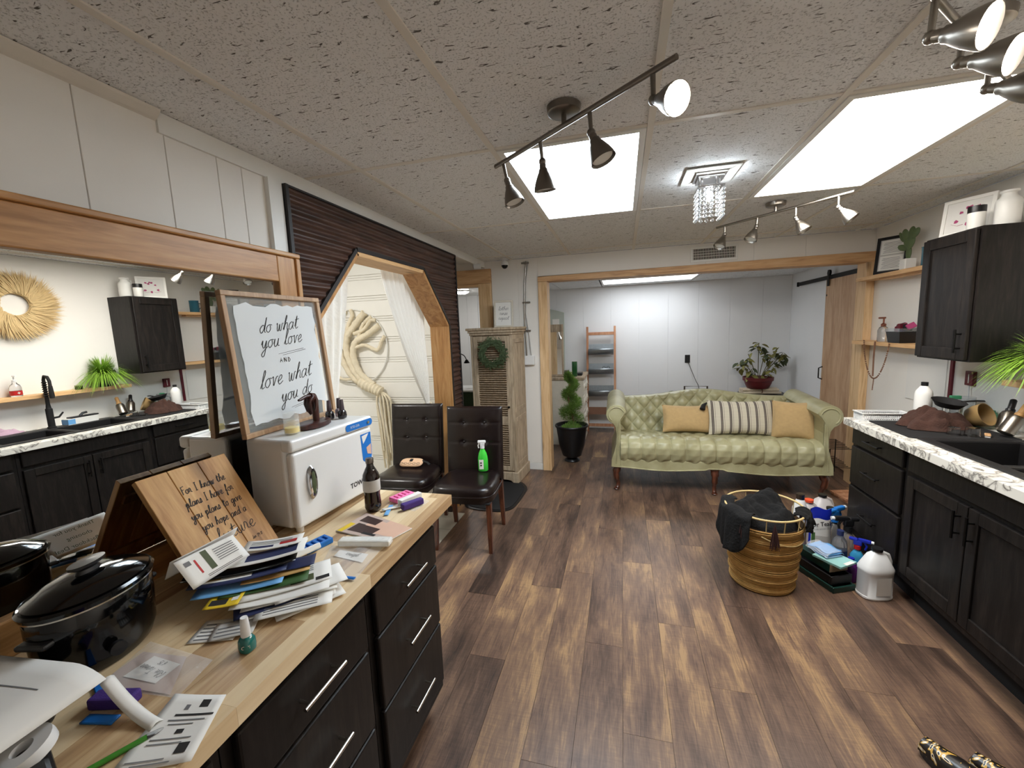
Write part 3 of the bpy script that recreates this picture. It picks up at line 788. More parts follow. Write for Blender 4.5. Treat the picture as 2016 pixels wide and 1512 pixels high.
# base cabinets with slab drawers
def drawer_unit(label, y0, y1, flip=1, face=-.71, depth=.58, zs=((.675, .828), (.425, .665), (.165, .415)), m='espresso', bar='bar_steel', hl=.14, kick=.11, front_dir=1, group=None):
    t = thing('drawer_cabinet', label, 'cabinet', (face, (y0 + y1) / 2, 0), group=group)
    w = (y1 - y0) / 2
    s = front_dir   # +1: drawers face +X
    a, b_ = sorted((-.02 * s, -depth * s))
    box(a, b_, -w, w, kick, CT - .045).build('carcass', m, t)
    a, b_ = sorted((-.09 * s, -depth * s)); box(a, b_, -w, w, 0, kick).build('toe_kick', 'black_matte', t)
    for z0, z1 in zs:
        a, b_ = sorted((-.02 * s, 0))
        d = box(a, b_, -w + .022, w - .022, z0, z1).build('drawer', m, t, bevel=.006, seg=2)
        zz = (z0 + z1) / 2
        h = MB().tube([(.028 * s, -hl / 2, zz), (.028 * s, hl / 2, zz)], .005, 10)
        for yy in (-hl / 2 + .018, hl / 2 - .018): h.cyl((0, yy, zz), (.028 * s, yy, zz), .004, n=8)
        h.build('handle', bar, d)
    return t
drawer_unit('dark drawer cabinet at the free end of the butcher-block counter', .958, 1.408, group='drawer cabinets under the butcher block')
drawer_unit('dark drawer cabinet under the butcher block, second from its free end', .505, .955, group='drawer cabinets under the butcher block')
drawer_unit('dark drawer cabinet under the butcher block, third from its free end', .052, .502, group='drawer cabinets under the butcher block')
drawer_unit('dark drawer cabinet under the butcher block, last before the rear wall', -.40, .049, group='drawer cabinets under the butcher block')
bb = thing('butcher_block', 'butcher-block countertop of mixed light and brown staves', 'countertop', (-1.005, .5, CT - .04))
X0, X1, Y0, Y1 = -1.33, -.685, -.55, 1.507
random.seed(5)
n = 15; sw = (X1 - X0) / n
for i in range(n):
    y = Y0 - random.uniform(0, .5)
    while y < Y1:
        L = random.uniform(.38, .75); a, b_ = max(y, Y0), min(y + L, Y1)
        if b_ - a > .02:
            MB().box(0, sw - .0004, 0, b_ - a - .0004, 0, .04).build('stave', 'stave', bb, loc=(X0 + i * sw + 1.005, a - .5, 0))
        y += L

# ---- big oak-framed mirror standing on the counter against the wall
mz0, mz1 = CT, 1.905
mir = thing('framed_mirror', 'wide oak-framed mirror standing on the butcher block', 'mirror', (-1.30, 1.0, CT), rz=-.005)
ya, yb = -1.6, .462
box(-.004, 0, ya, yb, .06, 1.0).build('mirror_glass', 'mirror_glass', mir)
def rail(name, x0, x1, y0, y1, z0, z1, m): return box(x0, x1, y0, y1, z0, z1).build(name, m, mir, bevel=.004)
rail('top_rail', -.008, .018, ya, yb - .11, .885, .985, 'oak_frame')
rail('top_cap', -.012, .028, ya, yb, .985, 1.003, 'oak_frame')
rail('bottom_rail', -.008, .018, ya, yb - .11, 0.0, .085, 'oak_frame')
rail('stile', -.008, .018, yb - .11, yb - .022, 0, .985, 'oak_frame_z')
rail('stile_cap', -.012, .026, yb - .022, yb, 0, .985, 'oak_frame_z')

# ---- towel warmer cabinet
tw = thing('towel_warmer', 'white towel warmer cabinet with lever handle on the butcher block', 'towel warmer', (-1.058, 1.085, CT), rz=math.radians(-4.5))
W, D, Hh = .41, .205, .33
body = MB().box(-D, -.03, 0, W, .018, Hh).build('body', 'white_plastic', tw, bevel=.014, seg=4)
MB().box(-.045, .004, -.003, W + .003, Hh - .042, Hh + .002).build('top_trim', 'white_plastic', tw, bevel=.012, seg=4)
door = MB().box(-.032, 0, .002, W - .002, .02, Hh - .045).build('door', 'white_plastic', tw, bevel=.012, seg=4)
hnd = MB(); hnd.M = basis((.001, .07, .165), (0, 1, 0), (0, 0, 1))
hnd.lathe([(.017, -.004), (.019, .004), (.016, .012), (.0, .013)], n=24, sy=3.2)
hnd.build('handle', 'chrome', door)
hn2 = MB(); hn2.M = basis((.013, .07, .165), (0, 1, 0), (0, 0, 1)); hn2.lathe([(.010, 0), (.008, .002), (0, .002)], n=20, sy=4.2)
hn2.build('grip', 'olive', door)
for yy in (.03, W - .03): MB().lathe([(.012, 0), (.014, .02)], (-.03, yy, 0), n=12).build('foot', 'white_plastic', tw)
for yy in (.03, W - .03): MB().lathe([(.012, 0), (.014, .02)], (-D + .03, yy, 0), n=12).build('foot', 'white_plastic', tw)
def flatpoly(pts, x): return MB().add([(x, a, b) for a, b in pts], [tuple(range(len(pts)))])
bdg = flatpoly([(W - .145 + .012 * math.cos(a) + (.132 if math.cos(a) > 0 else 0), Hh - .021 + .014 * math.sin(a)) for a in [k * PI / 12 - PI / 2 for k in range(24)]], .0052)
bd = bdg.build('control_badge', 'blue', tw)
printed('badge_print', 'RTD-23A', .013, 'white_paper', bd, basis((.0058, W - .105, Hh - .021), (0, 1, 0), (0, 0, 1)))
MB().lathe([(.006, 0), (.006, .003), (0, .003)], n=14).at().build('indicator', 'chrome', bd).matrix_local = basis((.0055, W - .028, Hh - .021), (0, 1, 0), (0, 0, 1))
st = flatpoly([(W - .075, .265), (W - .012, .265), (W - .012, .17), (W - .018, .152), (W - .034, .142), (W - .054, .144), (W - .07, .158)], .0006).build('sticker', 'blue', tw)
flatpoly([(W - .068, .258), (W - .025, .262), (W - .05, .235), (W - .062, .225)], .0012).build('sticker_print', 'white_paper', st)
flatpoly([(W - .045, .205), (W - .016, .215), (W - .016, .17), (W - .04, .178)], .0012).build('sticker_print', 'skin_print', st)
printed('door_print', 'TOWEL', .028, 'ink', tw, basis((.0008, W - .105, .075), (0, 1, 0), (0, 0, 1)), bold=.0006)

# ---- things on the warmer
zt = CT + .332
fs = thing('framed_sign', 'clear glass sign in an oak frame lettered do what you love', 'sign', (-1.231, 1.075, zt), ry=math.radians(-4.2))
w, h, e, d = .455, .50, .017, .022
for q in ((0, w, 0, e), (0, w, h - e, h), (0, e, e, h - e), (w - e, w, e, h - e)):
    box(-d / 2, d / 2, q[0], q[1], q[2], q[3]).build('frame_rail', 'rustic_light' if 'rustic_light' in MATS else 'door_ply', fs, bevel=.002)
box(-.0015, .0015, e, w - e, e, h - e).build('pane', 'pane', fs)
random.seed(3)
ol = []
for k in range(14): ol.append((.05 + .36 * k / 14, .04 + random.uniform(-.008, .008) + (.03 if k > 10 else 0)))
for k in range(14): ol.append((.415 + random.uniform(-.006, .006), .06 + .39 * k / 14))
for k in range(14): ol.append((.415 - .37 * k / 14, .458 + random.uniform(-.008, .008)))
for k in range(14): ol.append((.045 + random.uniform(-.006, .006), .45 - .39 * k / 14))
pp = MB().add([(.0022, a, b) for a, b in ol], [tuple(range(len(ol)))]).build('printed_sheet', 'print_white', fs)
for t_, cx_, zz_, hh_, ww_, sl_, gp_, ro_ in (('do what', .225, .365, .027, .0026, .45, .05, .10), ('you love', .228, .31, .028, .0026, .45, .05, .10), ('AND', .232, .246, .0105, .0022, 0, .5, 0), ('love what', .222, .17, .031, .0026, .45, .05, .10), ('you do', .258, .105, .028, .0026, .45, .05, .10)):
    tx = MB(); tx.M = basis((.0032, 0, 0), (0, 1, 0), (0, 0, 1)); script(tx, t_, cx_, zz_, hh_, ww_, sl_, gp_, rot=ro_); tx.build('lettering', 'ink', fs)['kind'] = 'stuff'
for (a, b, c, dd) in ((.20, .277, .33, .293), (.22, .272, .34, .288), (.22, .07, .35, .088), (.235, .066, .36, .082)):
    MB().add([(.0032, a, b), (.0032, c, dd), (.0032, c, dd + .0018), (.0032, a, b + .001)], [(0, 1, 2, 3)]).build('underline', 'ink', fs)

def lathe_thing(name, label, cat, loc, parts, group=None, rz=0.0, n=24):
    t = thing(name, label, cat, loc, rz, group)
    for pn, prof, m in parts: MB().lathe(prof, n=n).build(pn, m, t)
    return t
lathe_thing('glass_jar', 'small lidded glass jar of yellow oil on the towel warmer', 'jar', (-1.128, 1.175, zt),
    [('glass', [(.017, 0), (.018, .002), (.018, .033), (.0165, .035), (.0165, .003), (0, .003)], 'thin_glass'), ('oil', [(.0162, .0035), (.0162, .016), (0, .016)], 'yellow_oil'), ('lid', [(.0165, .0352), (.0175, .036), (.0175, .050), (.016, .052), (0, .052)], 'thin_glass')])
bpy.data.objects['glass_jar'].scale = (1.45, 1.45, 1.45)
hw = thing('hand_display', 'dark wooden display hand with pointing finger on a slab base', 'figurine', (-1.135, 1.29, zt), rz=.1); hw.scale = (1.35, 1.35, 1.35)
MB().lathe([(.045, 0), (.048, .002), (.048, .011), (.045, .013), (0, .013)], n=28, sx=.75, sy=1.25).build('base', 'mahogany' if 'mahogany' in MATS else 'cherry', hw)
hb = MB()
hb.tube([(0, .012, .012), (0, .012, .05), (-.001, .010, .07), (-.001, .003, .082), (0, -.008, .086)], [.0085, .0095, .0125, .0135, .010], 10)
hb.tube([(0, -.004, .086), (0, -.026, .087), (0, -.044, .083), (0, -.054, .082)], [.006, .0052, .0045, .003], 8)       # index, pointing
for xx, L in ((.006, .040), (.001, .044), (-.006, .036)):
    hb.tube([(xx, -.004, .082), (xx, -.016, .076), (xx, -.019, .066), (xx * .8, -.014, .066 - L * .55), (xx * .6, -.010, .066 - L * .7)], [.006, .0055, .005, .004, .0025], 8)
hb.tube([(.009, .006, .075), (.013, .0, .06), (.012, -.007, .045)], [.006, .005, .003], 8)   # thumb
hb.build('hand', 'mahogany' if 'mahogany' in MATS else 'cherry', hw, angle=60)
def polish(label, loc, capm, botm, group, sc=1.0, rz=0.0):
    t = thing('polish_bottle', label, 'nail polish', loc, rz, group)
    MB().at(sc=sc).lathe([(.011, 0), (.0135, .002), (.0145, .012), (.0135, .024), (.010, .030), (.006, .033)], n=20, power=3).build('bottle', botm, t)
    MB().at(sc=sc).lathe([(.0085, .031), (.0092, .034), (.0082, .052), (.0072, .068), (.0065, .071), (0, .071)], n=16).build('cap', capm, t)
    return t
mat('smoke_cap', rgb(78, 66, 74), .15, coat=.5)
mat('clear_lilac', rgb(196, 184, 204), .05, trans=.85)
mat('polish_black', rgb(22, 18, 24), .08, coat=.8)
polish('black nail polish with smoky cap beside the wooden hand', (-1.155, 1.405, zt), 'smoke_cap', 'polish_black', 'polish bottles on the towel warmer', 1.1)
polish('black nail polish with smoky cap at the warmer front edge', (-1.115, 1.43, zt), 'smoke_cap', 'polish_black', 'polish bottles on the towel warmer', 1.1)
polish('clear nail polish with smoky cap, behind the two black ones', (-1.155, 1.465, zt), 'smoke_cap', 'clear_lilac', 'polish bottles on the towel warmer', 1.1)

# ---- leaning rustic plank sign
sg = thing('plank_sign', 'rustic plank sign with handwritten verse leaning on the mirror', 'sign', (-1.085, .765, CT + .006), ry=math.radians(-33.0))
L, Wd = .345, .262
y = 0
for wdt in (.082, .088, .092):
    MB().box(-.009, .009, 0, wdt - .002, 0, L).build('plank', 'rustic', sg, bevel=.0015, loc=(0, y, 0)); y += wdt
for zz in (.06, .28): box(-.017, -.009, .02, .24, zz - .014, zz + .014).build('cleat', 'rustic', sg)
for k, (t, cx, zz, hh) in enumerate((('For I know the', .150, .262, .0125), ('plans I have for', .148, .222, .0125), ('you plans to give', .148, .182, .0125), ('you hope and a', .150, .142, .0125), ('future', .160, .088, .022), ('Jer 29:11', .205, .052, .006))):
    tx = MB(); tx.M = basis((.0098, 0, 0), (0, 1, 0), (0, 0, 1))
    script(tx, t, cx, zz, hh, .0022 if hh > .01 else .001, .15, .06, sx=1.05 if hh > .02 else .82)
    tx.build('lettering', 'ink', sg)['kind'] = 'stuff'

# ---- slow cooker
sc_ = thing('slow_cooker', 'small black oval slow cooker with glass lid on the butcher block', 'slow cooker', (-1.108, .56, CT), rz=math.radians(14))
MB().lathe([(.074, 0), (.080, .006), (.088, .03), (.092, .10), (.092, .145), (.090, .148), (.0, .148)], n=48, sx=.92, sy=1.22).build('base', 'black_gloss', sc_)
MB().lathe([(.088, .146), (.096, .150), (.098, .158), (.094, .163), (.086, .160)], n=48, sx=.92, sy=1.22, cap=False).build('crock_rim', 'black_gloss', sc_)
MB().lathe([(.0935, .1455), (.0955, .1465), (.0955, .1495), (.0935, .1505)], n=48, sx=.92, sy=1.22, cap=False).build('rim_band', 'bar_steel', sc_)
lid = MB().lathe([(.089, .160), (.090, .166), (.084, .170), (.06, .184), (.03, .190), (0, .191)], n=48, sx=.92, sy=1.22).build('lid', 'black_gloss', sc_)
MB().lathe([(.018, .188), (.014, .198), (.024, .206), (.024, .212), (0, .215)], n=24, sx=.8, sy=1.5).build('knob', 'black_plastic', lid)
for s in (-1, 1): MB().at((0, s * .112, .105)).box(-.03, .03, -.012, .012, -.006, .006).build('side_handle', 'black_plastic', sc_, bevel=.005)
dm = MB()
for k, zz in enumerate((.118, .104, .090, .076, .062)):
    a0 = math.radians(18); Rr = .0925
    vs = []
    for j in range(5):
        a = a0 + (.30 - .04 * k) * j / 4 * .5 + .05 * k
        vs += [(Rr * .923 * math.cos(a), Rr * 1.223 * math.sin(a), zz), (Rr * .923 * math.cos(a), Rr * 1.223 * math.sin(a), zz + .0016)]
    dm.add(vs, [(2 * j, 2 * j + 2, 2 * j + 3, 2 * j + 1) for j in range(4)])
dm.build('dial_marks', 'bar_steel', sc_)
ku = MB(); ku.M = basis((.083, -.045, .045), (.4, .9, 0), (0, 0, 1)); ku.lathe([(.014, 0), (.014, .01), (0, .012)], n=18)
ku.build('dial', 'black_plastic', sc_)

# ---- soda bottle
sb = thing('soda_bottle', 'dark soda bottle with grey label beside the towel warmer', 'bottle', (-.925, 1.315, CT))
MB().lathe([(.020, 0), (.026, .004), (.031, .018), (.030, .04), (.0285, .07), (.031, .085), (.0315, .13), (.029, .145), (.020, .163), (.0125, .176), (.0115, .186), (0, .186)], n=28).build('drink', 'cola', sb)
MB().lathe([(.0318, .082), (.0322, .084), (.0322, .124), (.0318, .126)], n=28, cap=False).build('paper_label', 'grey_paper', sb)
MB().lathe([(.0205, .163), (.0135, .176), (.0125, .188), (.0125, .192)], n=20, cap=False).build('neck', 'glass', sb)
MB().lathe([(.0145, .188), (.0148, .205), (.0135, .207), (0, .207)], n=20).build('cap', 'steel_dark', sb)

# ---- sheets of paper
def page(name, label, cat, corners, z, m, bend=0.0, parent=None, thick=.0006, group=None, prints=(), n=8):
    """a thin sheet through four corner points (xy or xyz), curved upwards by bend; prints = (u0,u1,v0,v1,mat)"""
    c = [Vector((p[0], p[1], (p[2] if len(p) > 2 else z))) for p in corners]
    base = (c[0] + c[1] + c[2] + c[3]) / 4; base.z = min(p.z for p in c)
    nrm = (c[1] - c[0]).cross(c[3] - c[0]).normalized()
    if nrm.z < 0: nrm = -nrm
    def S_(u, v, lift=0.0):
        p = c[0] * (1 - u) * (1 - v) + c[1] * u * (1 - v) + c[2] * u * v + c[3] * (1 - u) * v
        return p + nrm * (bend * 4 * (u - .5) ** 2 + lift) - base
    o = MB().grid(lambda u, v: tuple(S_(u, v)), n, n, True)
    ob = o.build(name, m, None, solid=thick); ob.location = base
    tag(ob, label, cat, group)
    for k, (u0, u1, v0, v1, pm) in enumerate(prints):
        q = MB().grid(lambda u, v: tuple(S_(u0 + (u1 - u0) * u, v0 + (v1 - v0) * v, thick / 2 + .0004 + .0001 * k)), 6, 2, True)
        q.build('print', pm, ob)
    return ob
def rect(cx, cy, w, h, a):
    ca, sa = math.cos(a), math.sin(a)
    return [(cx + x * ca - y * sa, cy + x * sa + y * ca) for x, y in ((-w / 2, -h / 2), (w / 2, -h / 2), (w / 2, h / 2), (-w / 2, h / 2))]
mg = page('magazine', 'glossy magazine with a woman in profile on its cover', 'magazine', [(-.955, 1.135), (-.737, 1.10), (-.70, 1.20), (-.93, 1.278)], CT + .003, 'white_gloss', thick=.004,
     prints=[(.0, 1, .0, 1, 'tan_card'), (.55, 1, .25, 1, 'skin_print'), (.15, .62, .12, .52, 'hair_print'), (.30, .72, .5, .85, 'skin_print'), (.1, .45, .6, .9, 'hair_print'), (.02, .12, .0, .45, 'yellow'), (.45, .7, .1, .2, 'ink'), (.72, .9, .04, .10, 'yellow')])
GP = 'papers heaped on the butcher block'
P_ = []
def pp_(label, cx, cy, w, h, a, k, m='white_paper', bend=0.0, prints=(), cat='paper'):
    return page('envelope' if cat == 'envelope' else 'paper_sheet', label, cat, rect(cx, cy, w, h, a), CT + .002 + .0048 * k, m, bend, group=GP, prints=prints)
TXT = lambda r0, r1, n_, m='ink_grey', u0=.1, u1=.8: [(u0, u1, r0 + (r1 - r0) * i / n_, r0 + (r1 - r0) * (i + .35) / n_, m) for i in range(n_)]
pp_('lowest white slip of the heap, nearest the teal polish', -.905, .665, .10, .075, .35, 0, prints=TXT(.1, .9, 5))
pp_('white slip poking from under the heap towards the teal polish', -.868, .672, .09, .06, .55, 1, 'grey_paper', prints=TXT(.15, .8, 3))
pp_('white envelope at the bottom of the heap, its corner towards the counter edge', -.825, .80, .20, .11, .75, 2, cat='envelope')
pp_('dark catalogue folded near the bottom of the heap', -.845, .79, .21, .10, .85, 3, 'navy', .002, cat='catalogue')
pp_('white letter with thin grey lines low in the heap', -.835, .812, .215, .11, .68, 4, prints=TXT(.1, .9, 7))
pp_('rolled white leaflet along the counter side of the heap', -.83, .775, .22, .05, .62, 5, 'white_paper', .006, cat='leaflet')
pp_('cream leaflet with a green block in the middle of the heap', -.862, .822, .22, .105, .72, 6, 'white_paper', .003, prints=[(.55, .8, .2, .5, 'olive'), (.05, .5, .55, .62, 'ink'), (.82, .97, .1, .25, 'ink')] + TXT(.66, .95, 3), cat='leaflet')
pp_('glossy green plant leaflet in the middle of the heap', -.905, .805, .20, .09, .62, 7, 'leaf_print', .004, prints=[(.1, .35, .2, .5, 'white_paper'), (.6, .8, .5, .8, 'olive')], cat='leaflet')
pp_('yellow and black card sticking out of the heap', -.942, .715, .075, .055, .5, 7, 'yellow', .002, prints=[(.1, .6, .2, .6, 'ink'), (.7, .9, .4, .7, 'white_paper')], cat='card')
pp_('light blue paper edge under the kraft envelope', -.955, .775, .20, .08, .58, 8, 'sky_blue', .004)
pp_('kraft padded envelope lying across the heap', -.90, .835, .16, .07, .66, 9, 'kraft', .003, cat='envelope')
pp_('dark blue glossy folder corner beside the kraft envelope', -.868, .875, .085, .06, .6, 10, 'navy', .003, cat='folder')
pp_('navy envelope with address window and red stamp', -.975, .795, .22, .085, .62, 11, 'navy', .006, prints=[(.1, .62, .2, .75, 'white_paper'), (.52, .6, .4, .7, 'red'), (.15, .3, .3, .5, 'kraft')], cat='envelope')
pp_('black glossy flyer curved over the heap', -.985, .81, .26, .07, .60, 12, 'black_gloss', .010, cat='flyer')
pp_('white flyer with a dark blue panel on top of the heap', -.992, .845, .27, .085, .60, 14, 'white_paper', .012, prints=[(.45, .92, .2, .75, 'navy'), (.1, .3, .35, .6, 'blue')], cat='flyer')
pp_('white flyer lying on top of the heap by the plank sign', -.975, .905, .15, .06, .55, 16, 'white_paper', .006, prints=[(.1, .5, .2, .4, 'navy'), (.6, .9, .3, .6, 'red')] + TXT(.5, .9, 3), cat='flyer')
pp_('small white receipt with purple tag on top of the heap', -.925, .925, .07, .03, .5, 15, 'white_paper', .003, prints=[(.6, .95, .2, .8, 'purple')], cat='receipt')
pp_('long white envelope slid out of the heap towards the counter edge', -.775, .80, .16, .085, .95, 1, prints=[(.1, .5, .6, .8, 'ink_grey'), (.8, .95, .7, .95, 'navy')], cat='envelope')
pp_('white statement with grey lines fanned out of the heap', -.79, .775, .17, .09, .62, 3, prints=TXT(.15, .85, 6))
pp_('blank white sheet corner under the green block leaflet', -.80, .835, .17, .10, .88, 5)
ss = page('letter_sheet', 'white letter with a green bar standing up behind the paper heap', 'paper', [(-.992, .68, .985), (-.992, .835, .985), (-1.022, .818, 1.05), (-1.018, .662, 1.06)], CT, 'white_paper', .004, prints=[(.40, .50, .25, .95, 'olive'), (.1, .2, .7, .85, 'ink_grey'), (.25, .28, .3, .8, 'red')] + TXT(.1, .2, 2, 'ink', .3, .9) + TXT(.4, .9, 6, 'ink_grey', .58, .92))
pb = page('cardboard_sheet', 'white carton sheet printed with a thank-you note, facing the mirror', 'carton', [(-1.092, .69, .99), (-1.092, .87, .99), (-1.035, .85, 1.055), (-1.035, .67, 1.055)], CT, 'white_paper', .002)
for k, t in enumerate(('Thank you for', 'choosing', 'The Backdoor Deal')):
    printed('print', t, .0165, 'olive', pb, basis((-.026 * (k - 1) * .66 - .0022, .0, .0325 - .026 * (k - 1) * .75 + .002), (0, -1, 0), (.057, 0, .065)))

# ---- teal polish, bags, separators, files
tp = polish('teal nail polish with a tall white cap standing by the heap', (-.787, .632, CT), 'white_plastic', 'teal', None, 1.08)
printed('brand_print', 'OPI', .011, 'white_paper', tp, basis((.0102, -.0125, .016), (.77, .63, 0), (0, 0, 1)))
def bag(name, label, corners, z, lift_=.012):
    t = thing(name, label, 'plastic bag', (0, 0, 0))
    c = [Vector((p[0], p[1], z)) for p in corners]
    base = (c[0] + c[1] + c[2] + c[3]) / 4; base.z = z; t.location = base
    random.seed(len(label))
    def fn(lift):
        def f(u, v):
            p = c[0] * (1 - u) * (1 - v) + c[1] * u * (1 - v) + c[2] * u * v + c[3] * (1 - u) * v - base
            e = 16 * u * (1 - u) * v * (1 - v)
            p.z += lift * (e * (1 + .5 * math.sin(13 * u + 7 * v)) + .15 * abs(math.sin(21 * v + 5 * u)) * e) + .0012
            return tuple(p)
        return f
    MB().grid(fn(lift_), 18, 18).build('film', 'plastic_film', t)
    return t
b1 = bag('zip_bag', 'clear zip bag with a handwritten name card and blue zip strip', [(-.84, .90), (-.712, .905), (-.735, 1.085), (-.905, 1.05)], CT)
MB().add([(.055, -.005, .003), (-.055, .01, .003), (-.06, .045, .003), (.045, .04, .003)], [(3, 2, 1, 0)]).build('name_card', 'white_paper', b1)
tx = MB(); tx.M = basis((0, .03, .0042), (-1, .1, 0), (0, -1, 0)); script(tx, 'gloria', 0, 0, .009, .0014, .2, .05); tx.build('handwriting', 'ink', b1)
MB().tube([(-.055, -.09, .006), (.085, -.083, .006)], .006, 8, flat=.4).build('zip_strip', 'blue', b1)
fo = MB()
fo.M = Matrix.Translation((.005, .085, .018)) @ Matrix.Rotation(.18, 4, 'Z')
fo.box(-.085, .085, -.018, .018, -.012, .008)
fo.build('wrapped_foam', 'cloudy_film', b1, bevel=.006)
b2 = bag('zip_bag', 'clear zip bag with a name card on brown liner, beside the receipt', [(-1.0, .485), (-.815, .503), (-.835, .592), (-1.03, .603)], CT)
MB().add([(-.085, -.052, .002), (.085, -.04, .002), (.02, .04, .002), (-.09, .03, .002)], [(0, 1, 2, 3)]).build('liner', 'tan_card', b2)
MB().add([(-.055, -.03, .0035), (.03, -.028, .0035), (.03, .02, .0035), (-.05, .025, .0035)], [(0, 1, 2, 3)]).build('name_card', 'white_paper', b2)
tx = MB(); tx.M = basis((-.01, .0, .0048), (-1, .1, 0), (0, -1, 0)); script(tx, 'Glen Turner', 0, 0, .0075, .0012, .2, .0); script(tx, '6:15', 0, -.018, .006, .0012, .2, .05); tx.build('handwriting', 'ink', b2)
def separator(label, loc, rz, m, group=None, tilt=0.0, sc=1.0):
    t = thing('toe_separator', label, 'toe separator', loc, rz, group, ry=tilt)
    k = MB().at(sc=sc).box(-.045, .045, -.022, -.012, 0, .018)
    for i in range(5):
        k.box(-.045 + i * .0195, -.033 + i * .0195, -.012, .022, 0, .018)
    k.box(-.045, .045, .018, .026, 0, .018)
    k.build('foam_comb', m, t, bevel=.003)
    return t
separator('bright blue foam toe separator by the towel warmer', (-.948, 1.035, CT), math.radians(72), 'blue')
bf = thing('buffer_block', 'white nail buffer leaning on a purple one behind the heap', 'nail buffer', (-.945, .975, CT), math.radians(-22))
MB().at((0, 0, .012), 0, .0, -.5).box(-.016, .016, -.05, .05, -.006, .012).build('foam_block', 'white_gloss', bf, bevel=.004)
pu = thing('buffer_block', 'purple nail buffer standing behind the paper heap', 'nail buffer', (-.985, .955, CT), math.radians(-25)); MB().box(-.012, .012, -.045, .045, 0, .03).build('foam_block', 'purple', pu, bevel=.008, seg=3)
kt = 'nail files in the open packet'
KB = bag('open_packet', 'clear packet under the pink, white and purple nail tools', [(-.90, 1.375), (-.76, 1.33), (-.745, 1.43), (-.86, 1.47)], CT, .0015)
separator('pink foam toe separator in the nail packet', (-.865, 1.425, CT + .004), math.radians(70), 'pink')
k = thing('buffer_block', 'white nail buffer block in the nail packet', 'nail buffer', (-.815, 1.40, CT + .004), math.radians(66)); MB().box(-.05, .05, -.013, .013, 0, .026).build('foam_block', 'white_gloss', k, bevel=.002)
k = thing('buffer_block', 'purple nail buffer block at the packet edge', 'nail buffer', (-.785, 1.362, CT + .004), math.radians(58)); MB().box(-.045, .045, -.0125, .0125, 0, .024).build('foam_block', 'purple', k, bevel=.005, seg=3)
for k, (a, lab, mm) in enumerate(((1.9, 'blue paper file strip sticking out of the nail packet', 'sky_blue'), (.75, 'white and blue file strip beside the cola bottle', 'white_gloss'))):
    o = page('nail_file', lab, 'nail file', rect(-.862 + .012 * k, 1.318 + .02 * k, .09, .016, a), CT + .004 + .003 * k, mm, thick=.002)

# ---- near end: receipt, printer, tape, pens
rc = page('receipt', 'long printed receipt with round stamps at the counter edge', 'receipt', [(-.826, .509), (-.726, .529), (-.668, .418), (-.775, .372)], CT + .0015, 'white_paper', .0015,
     prints=[(.62, .78, .08, .2, 'ink'), (.38, .46, .16, .24, 'ink_grey'), (.3, .95, .30, .33, 'ink'), (.25, .85, .38, .40, 'ink_grey'), (.3, .7, .44, .455, 'ink_grey'), (.5, .62, .52, .58, 'ink'), (.2, .8, .64, .655, 'ink_grey'), (.2, .7, .70, .715, 'ink_grey'), (.68, .84, .72, .86, 'ink'), (.1, .6, .9, .915, 'ink_grey'), (.2, .7, .95, .965, 'ink_grey')])
pr = thing('label_printer', 'black desktop printer with white sheets draped over it', 'printer', (-1.045, .335, CT), math.radians(12))
MB().box(-.085, .085, -.10, .075, 0, .085).build('housing', 'black_plastic', pr, bevel=.02, seg=4)
MB().box(-.06, .06, -.102, -.098, .02, .03).build('paper_slot', 'steel', pr)
pg = thing('draped_sheet', 'printed white sheets draped over the black printer', 'paper', (-1.02, .335, CT))
def drape(u, v):
    x = -.15 + .265 * u; y = -.10 + .19 * v + .03 * u
    z = .0895 + .004 * v if x < .05 else .0895 + .004 * v - ((x - .05) / .09) ** 2 * .05
    return (x, y, z)
MB().grid(drape, 20, 6).build('top_sheet', 'white_paper', pg, solid=.001)
MB().grid(lambda u, v: tuple(Vector(drape(.3 + .5 * u, .45 + .015 * v)) + Vector((0, 0, .0012))), 10, 1).build('print', 'ink_grey', pg)
MB().grid(lambda u, v: tuple(Vector(drape(.2 + .6 * u, .70 + .012 * v)) + Vector((0, 0, .0012))), 10, 1).build('print', 'ink_grey', pg)
cs = thing('paper_strip', 'long curled strip of cream paper reaching from the printer', 'paper', (-.85, .44, CT))
MB().grid(lambda u, v: (-.07 + .13 * u, .012 - .0 * u + .022 * v - .012 * u, .052 * (1 - u) ** 2 + .003 + .006 * math.sin(PI * v)), 16, 4).build('strip', 'white_paper', cs, solid=.001)
pz = thing('buffer_block', 'purple nail buffer half under the brown bag liner', 'nail buffer', (-.918, .468, CT), math.radians(15)); MB().box(-.04, .04, -.014, .014, 0, .022).build('foam_block', 'purple', pz, bevel=.004)
for lab, cx, cy, a in (('blue nail file under the paper strip', -.905, .437, .2), ('blue nail file end by the slow cooker', -.99, .487, -.4)):
    o = page('nail_file', lab, 'nail file', rect(cx, cy, .06, .018, a), CT + .003, 'blue', thick=.003)
pn = thing('pen', 'green pen lying beside the receipt', 'pen', (-.80, .395, CT + .005), math.radians(62))
MB().tube([(-.06, 0, 0), (.04, 0, 0)], .0045, 10).build('barrel', 'green_pen', pn)
MB().tube([(.04, 0, 0), (.056, 0, 0), (.062, 0, 0)], [.0045, .003, .0008], 10).build('tip', 'glass', pn)
td = thing('tape_dispenser', 'white tape roll in a black dispenser near the printer', 'tape', (-.905, .345, CT), math.radians(-20))
MB().box(-.05, .07, -.025, .025, 0, .03).build('dispenser', 'black_plastic', td, bevel=.01, seg=3)
MB().at((-.008, 0, .036), 0, .3).lathe([(.014, -.009), (.036, -.009), (.037, 0), (.036, .009), (.014, .009), (.014, -.009)], n=28, cap=False).build('roll', 'white_plastic', td)

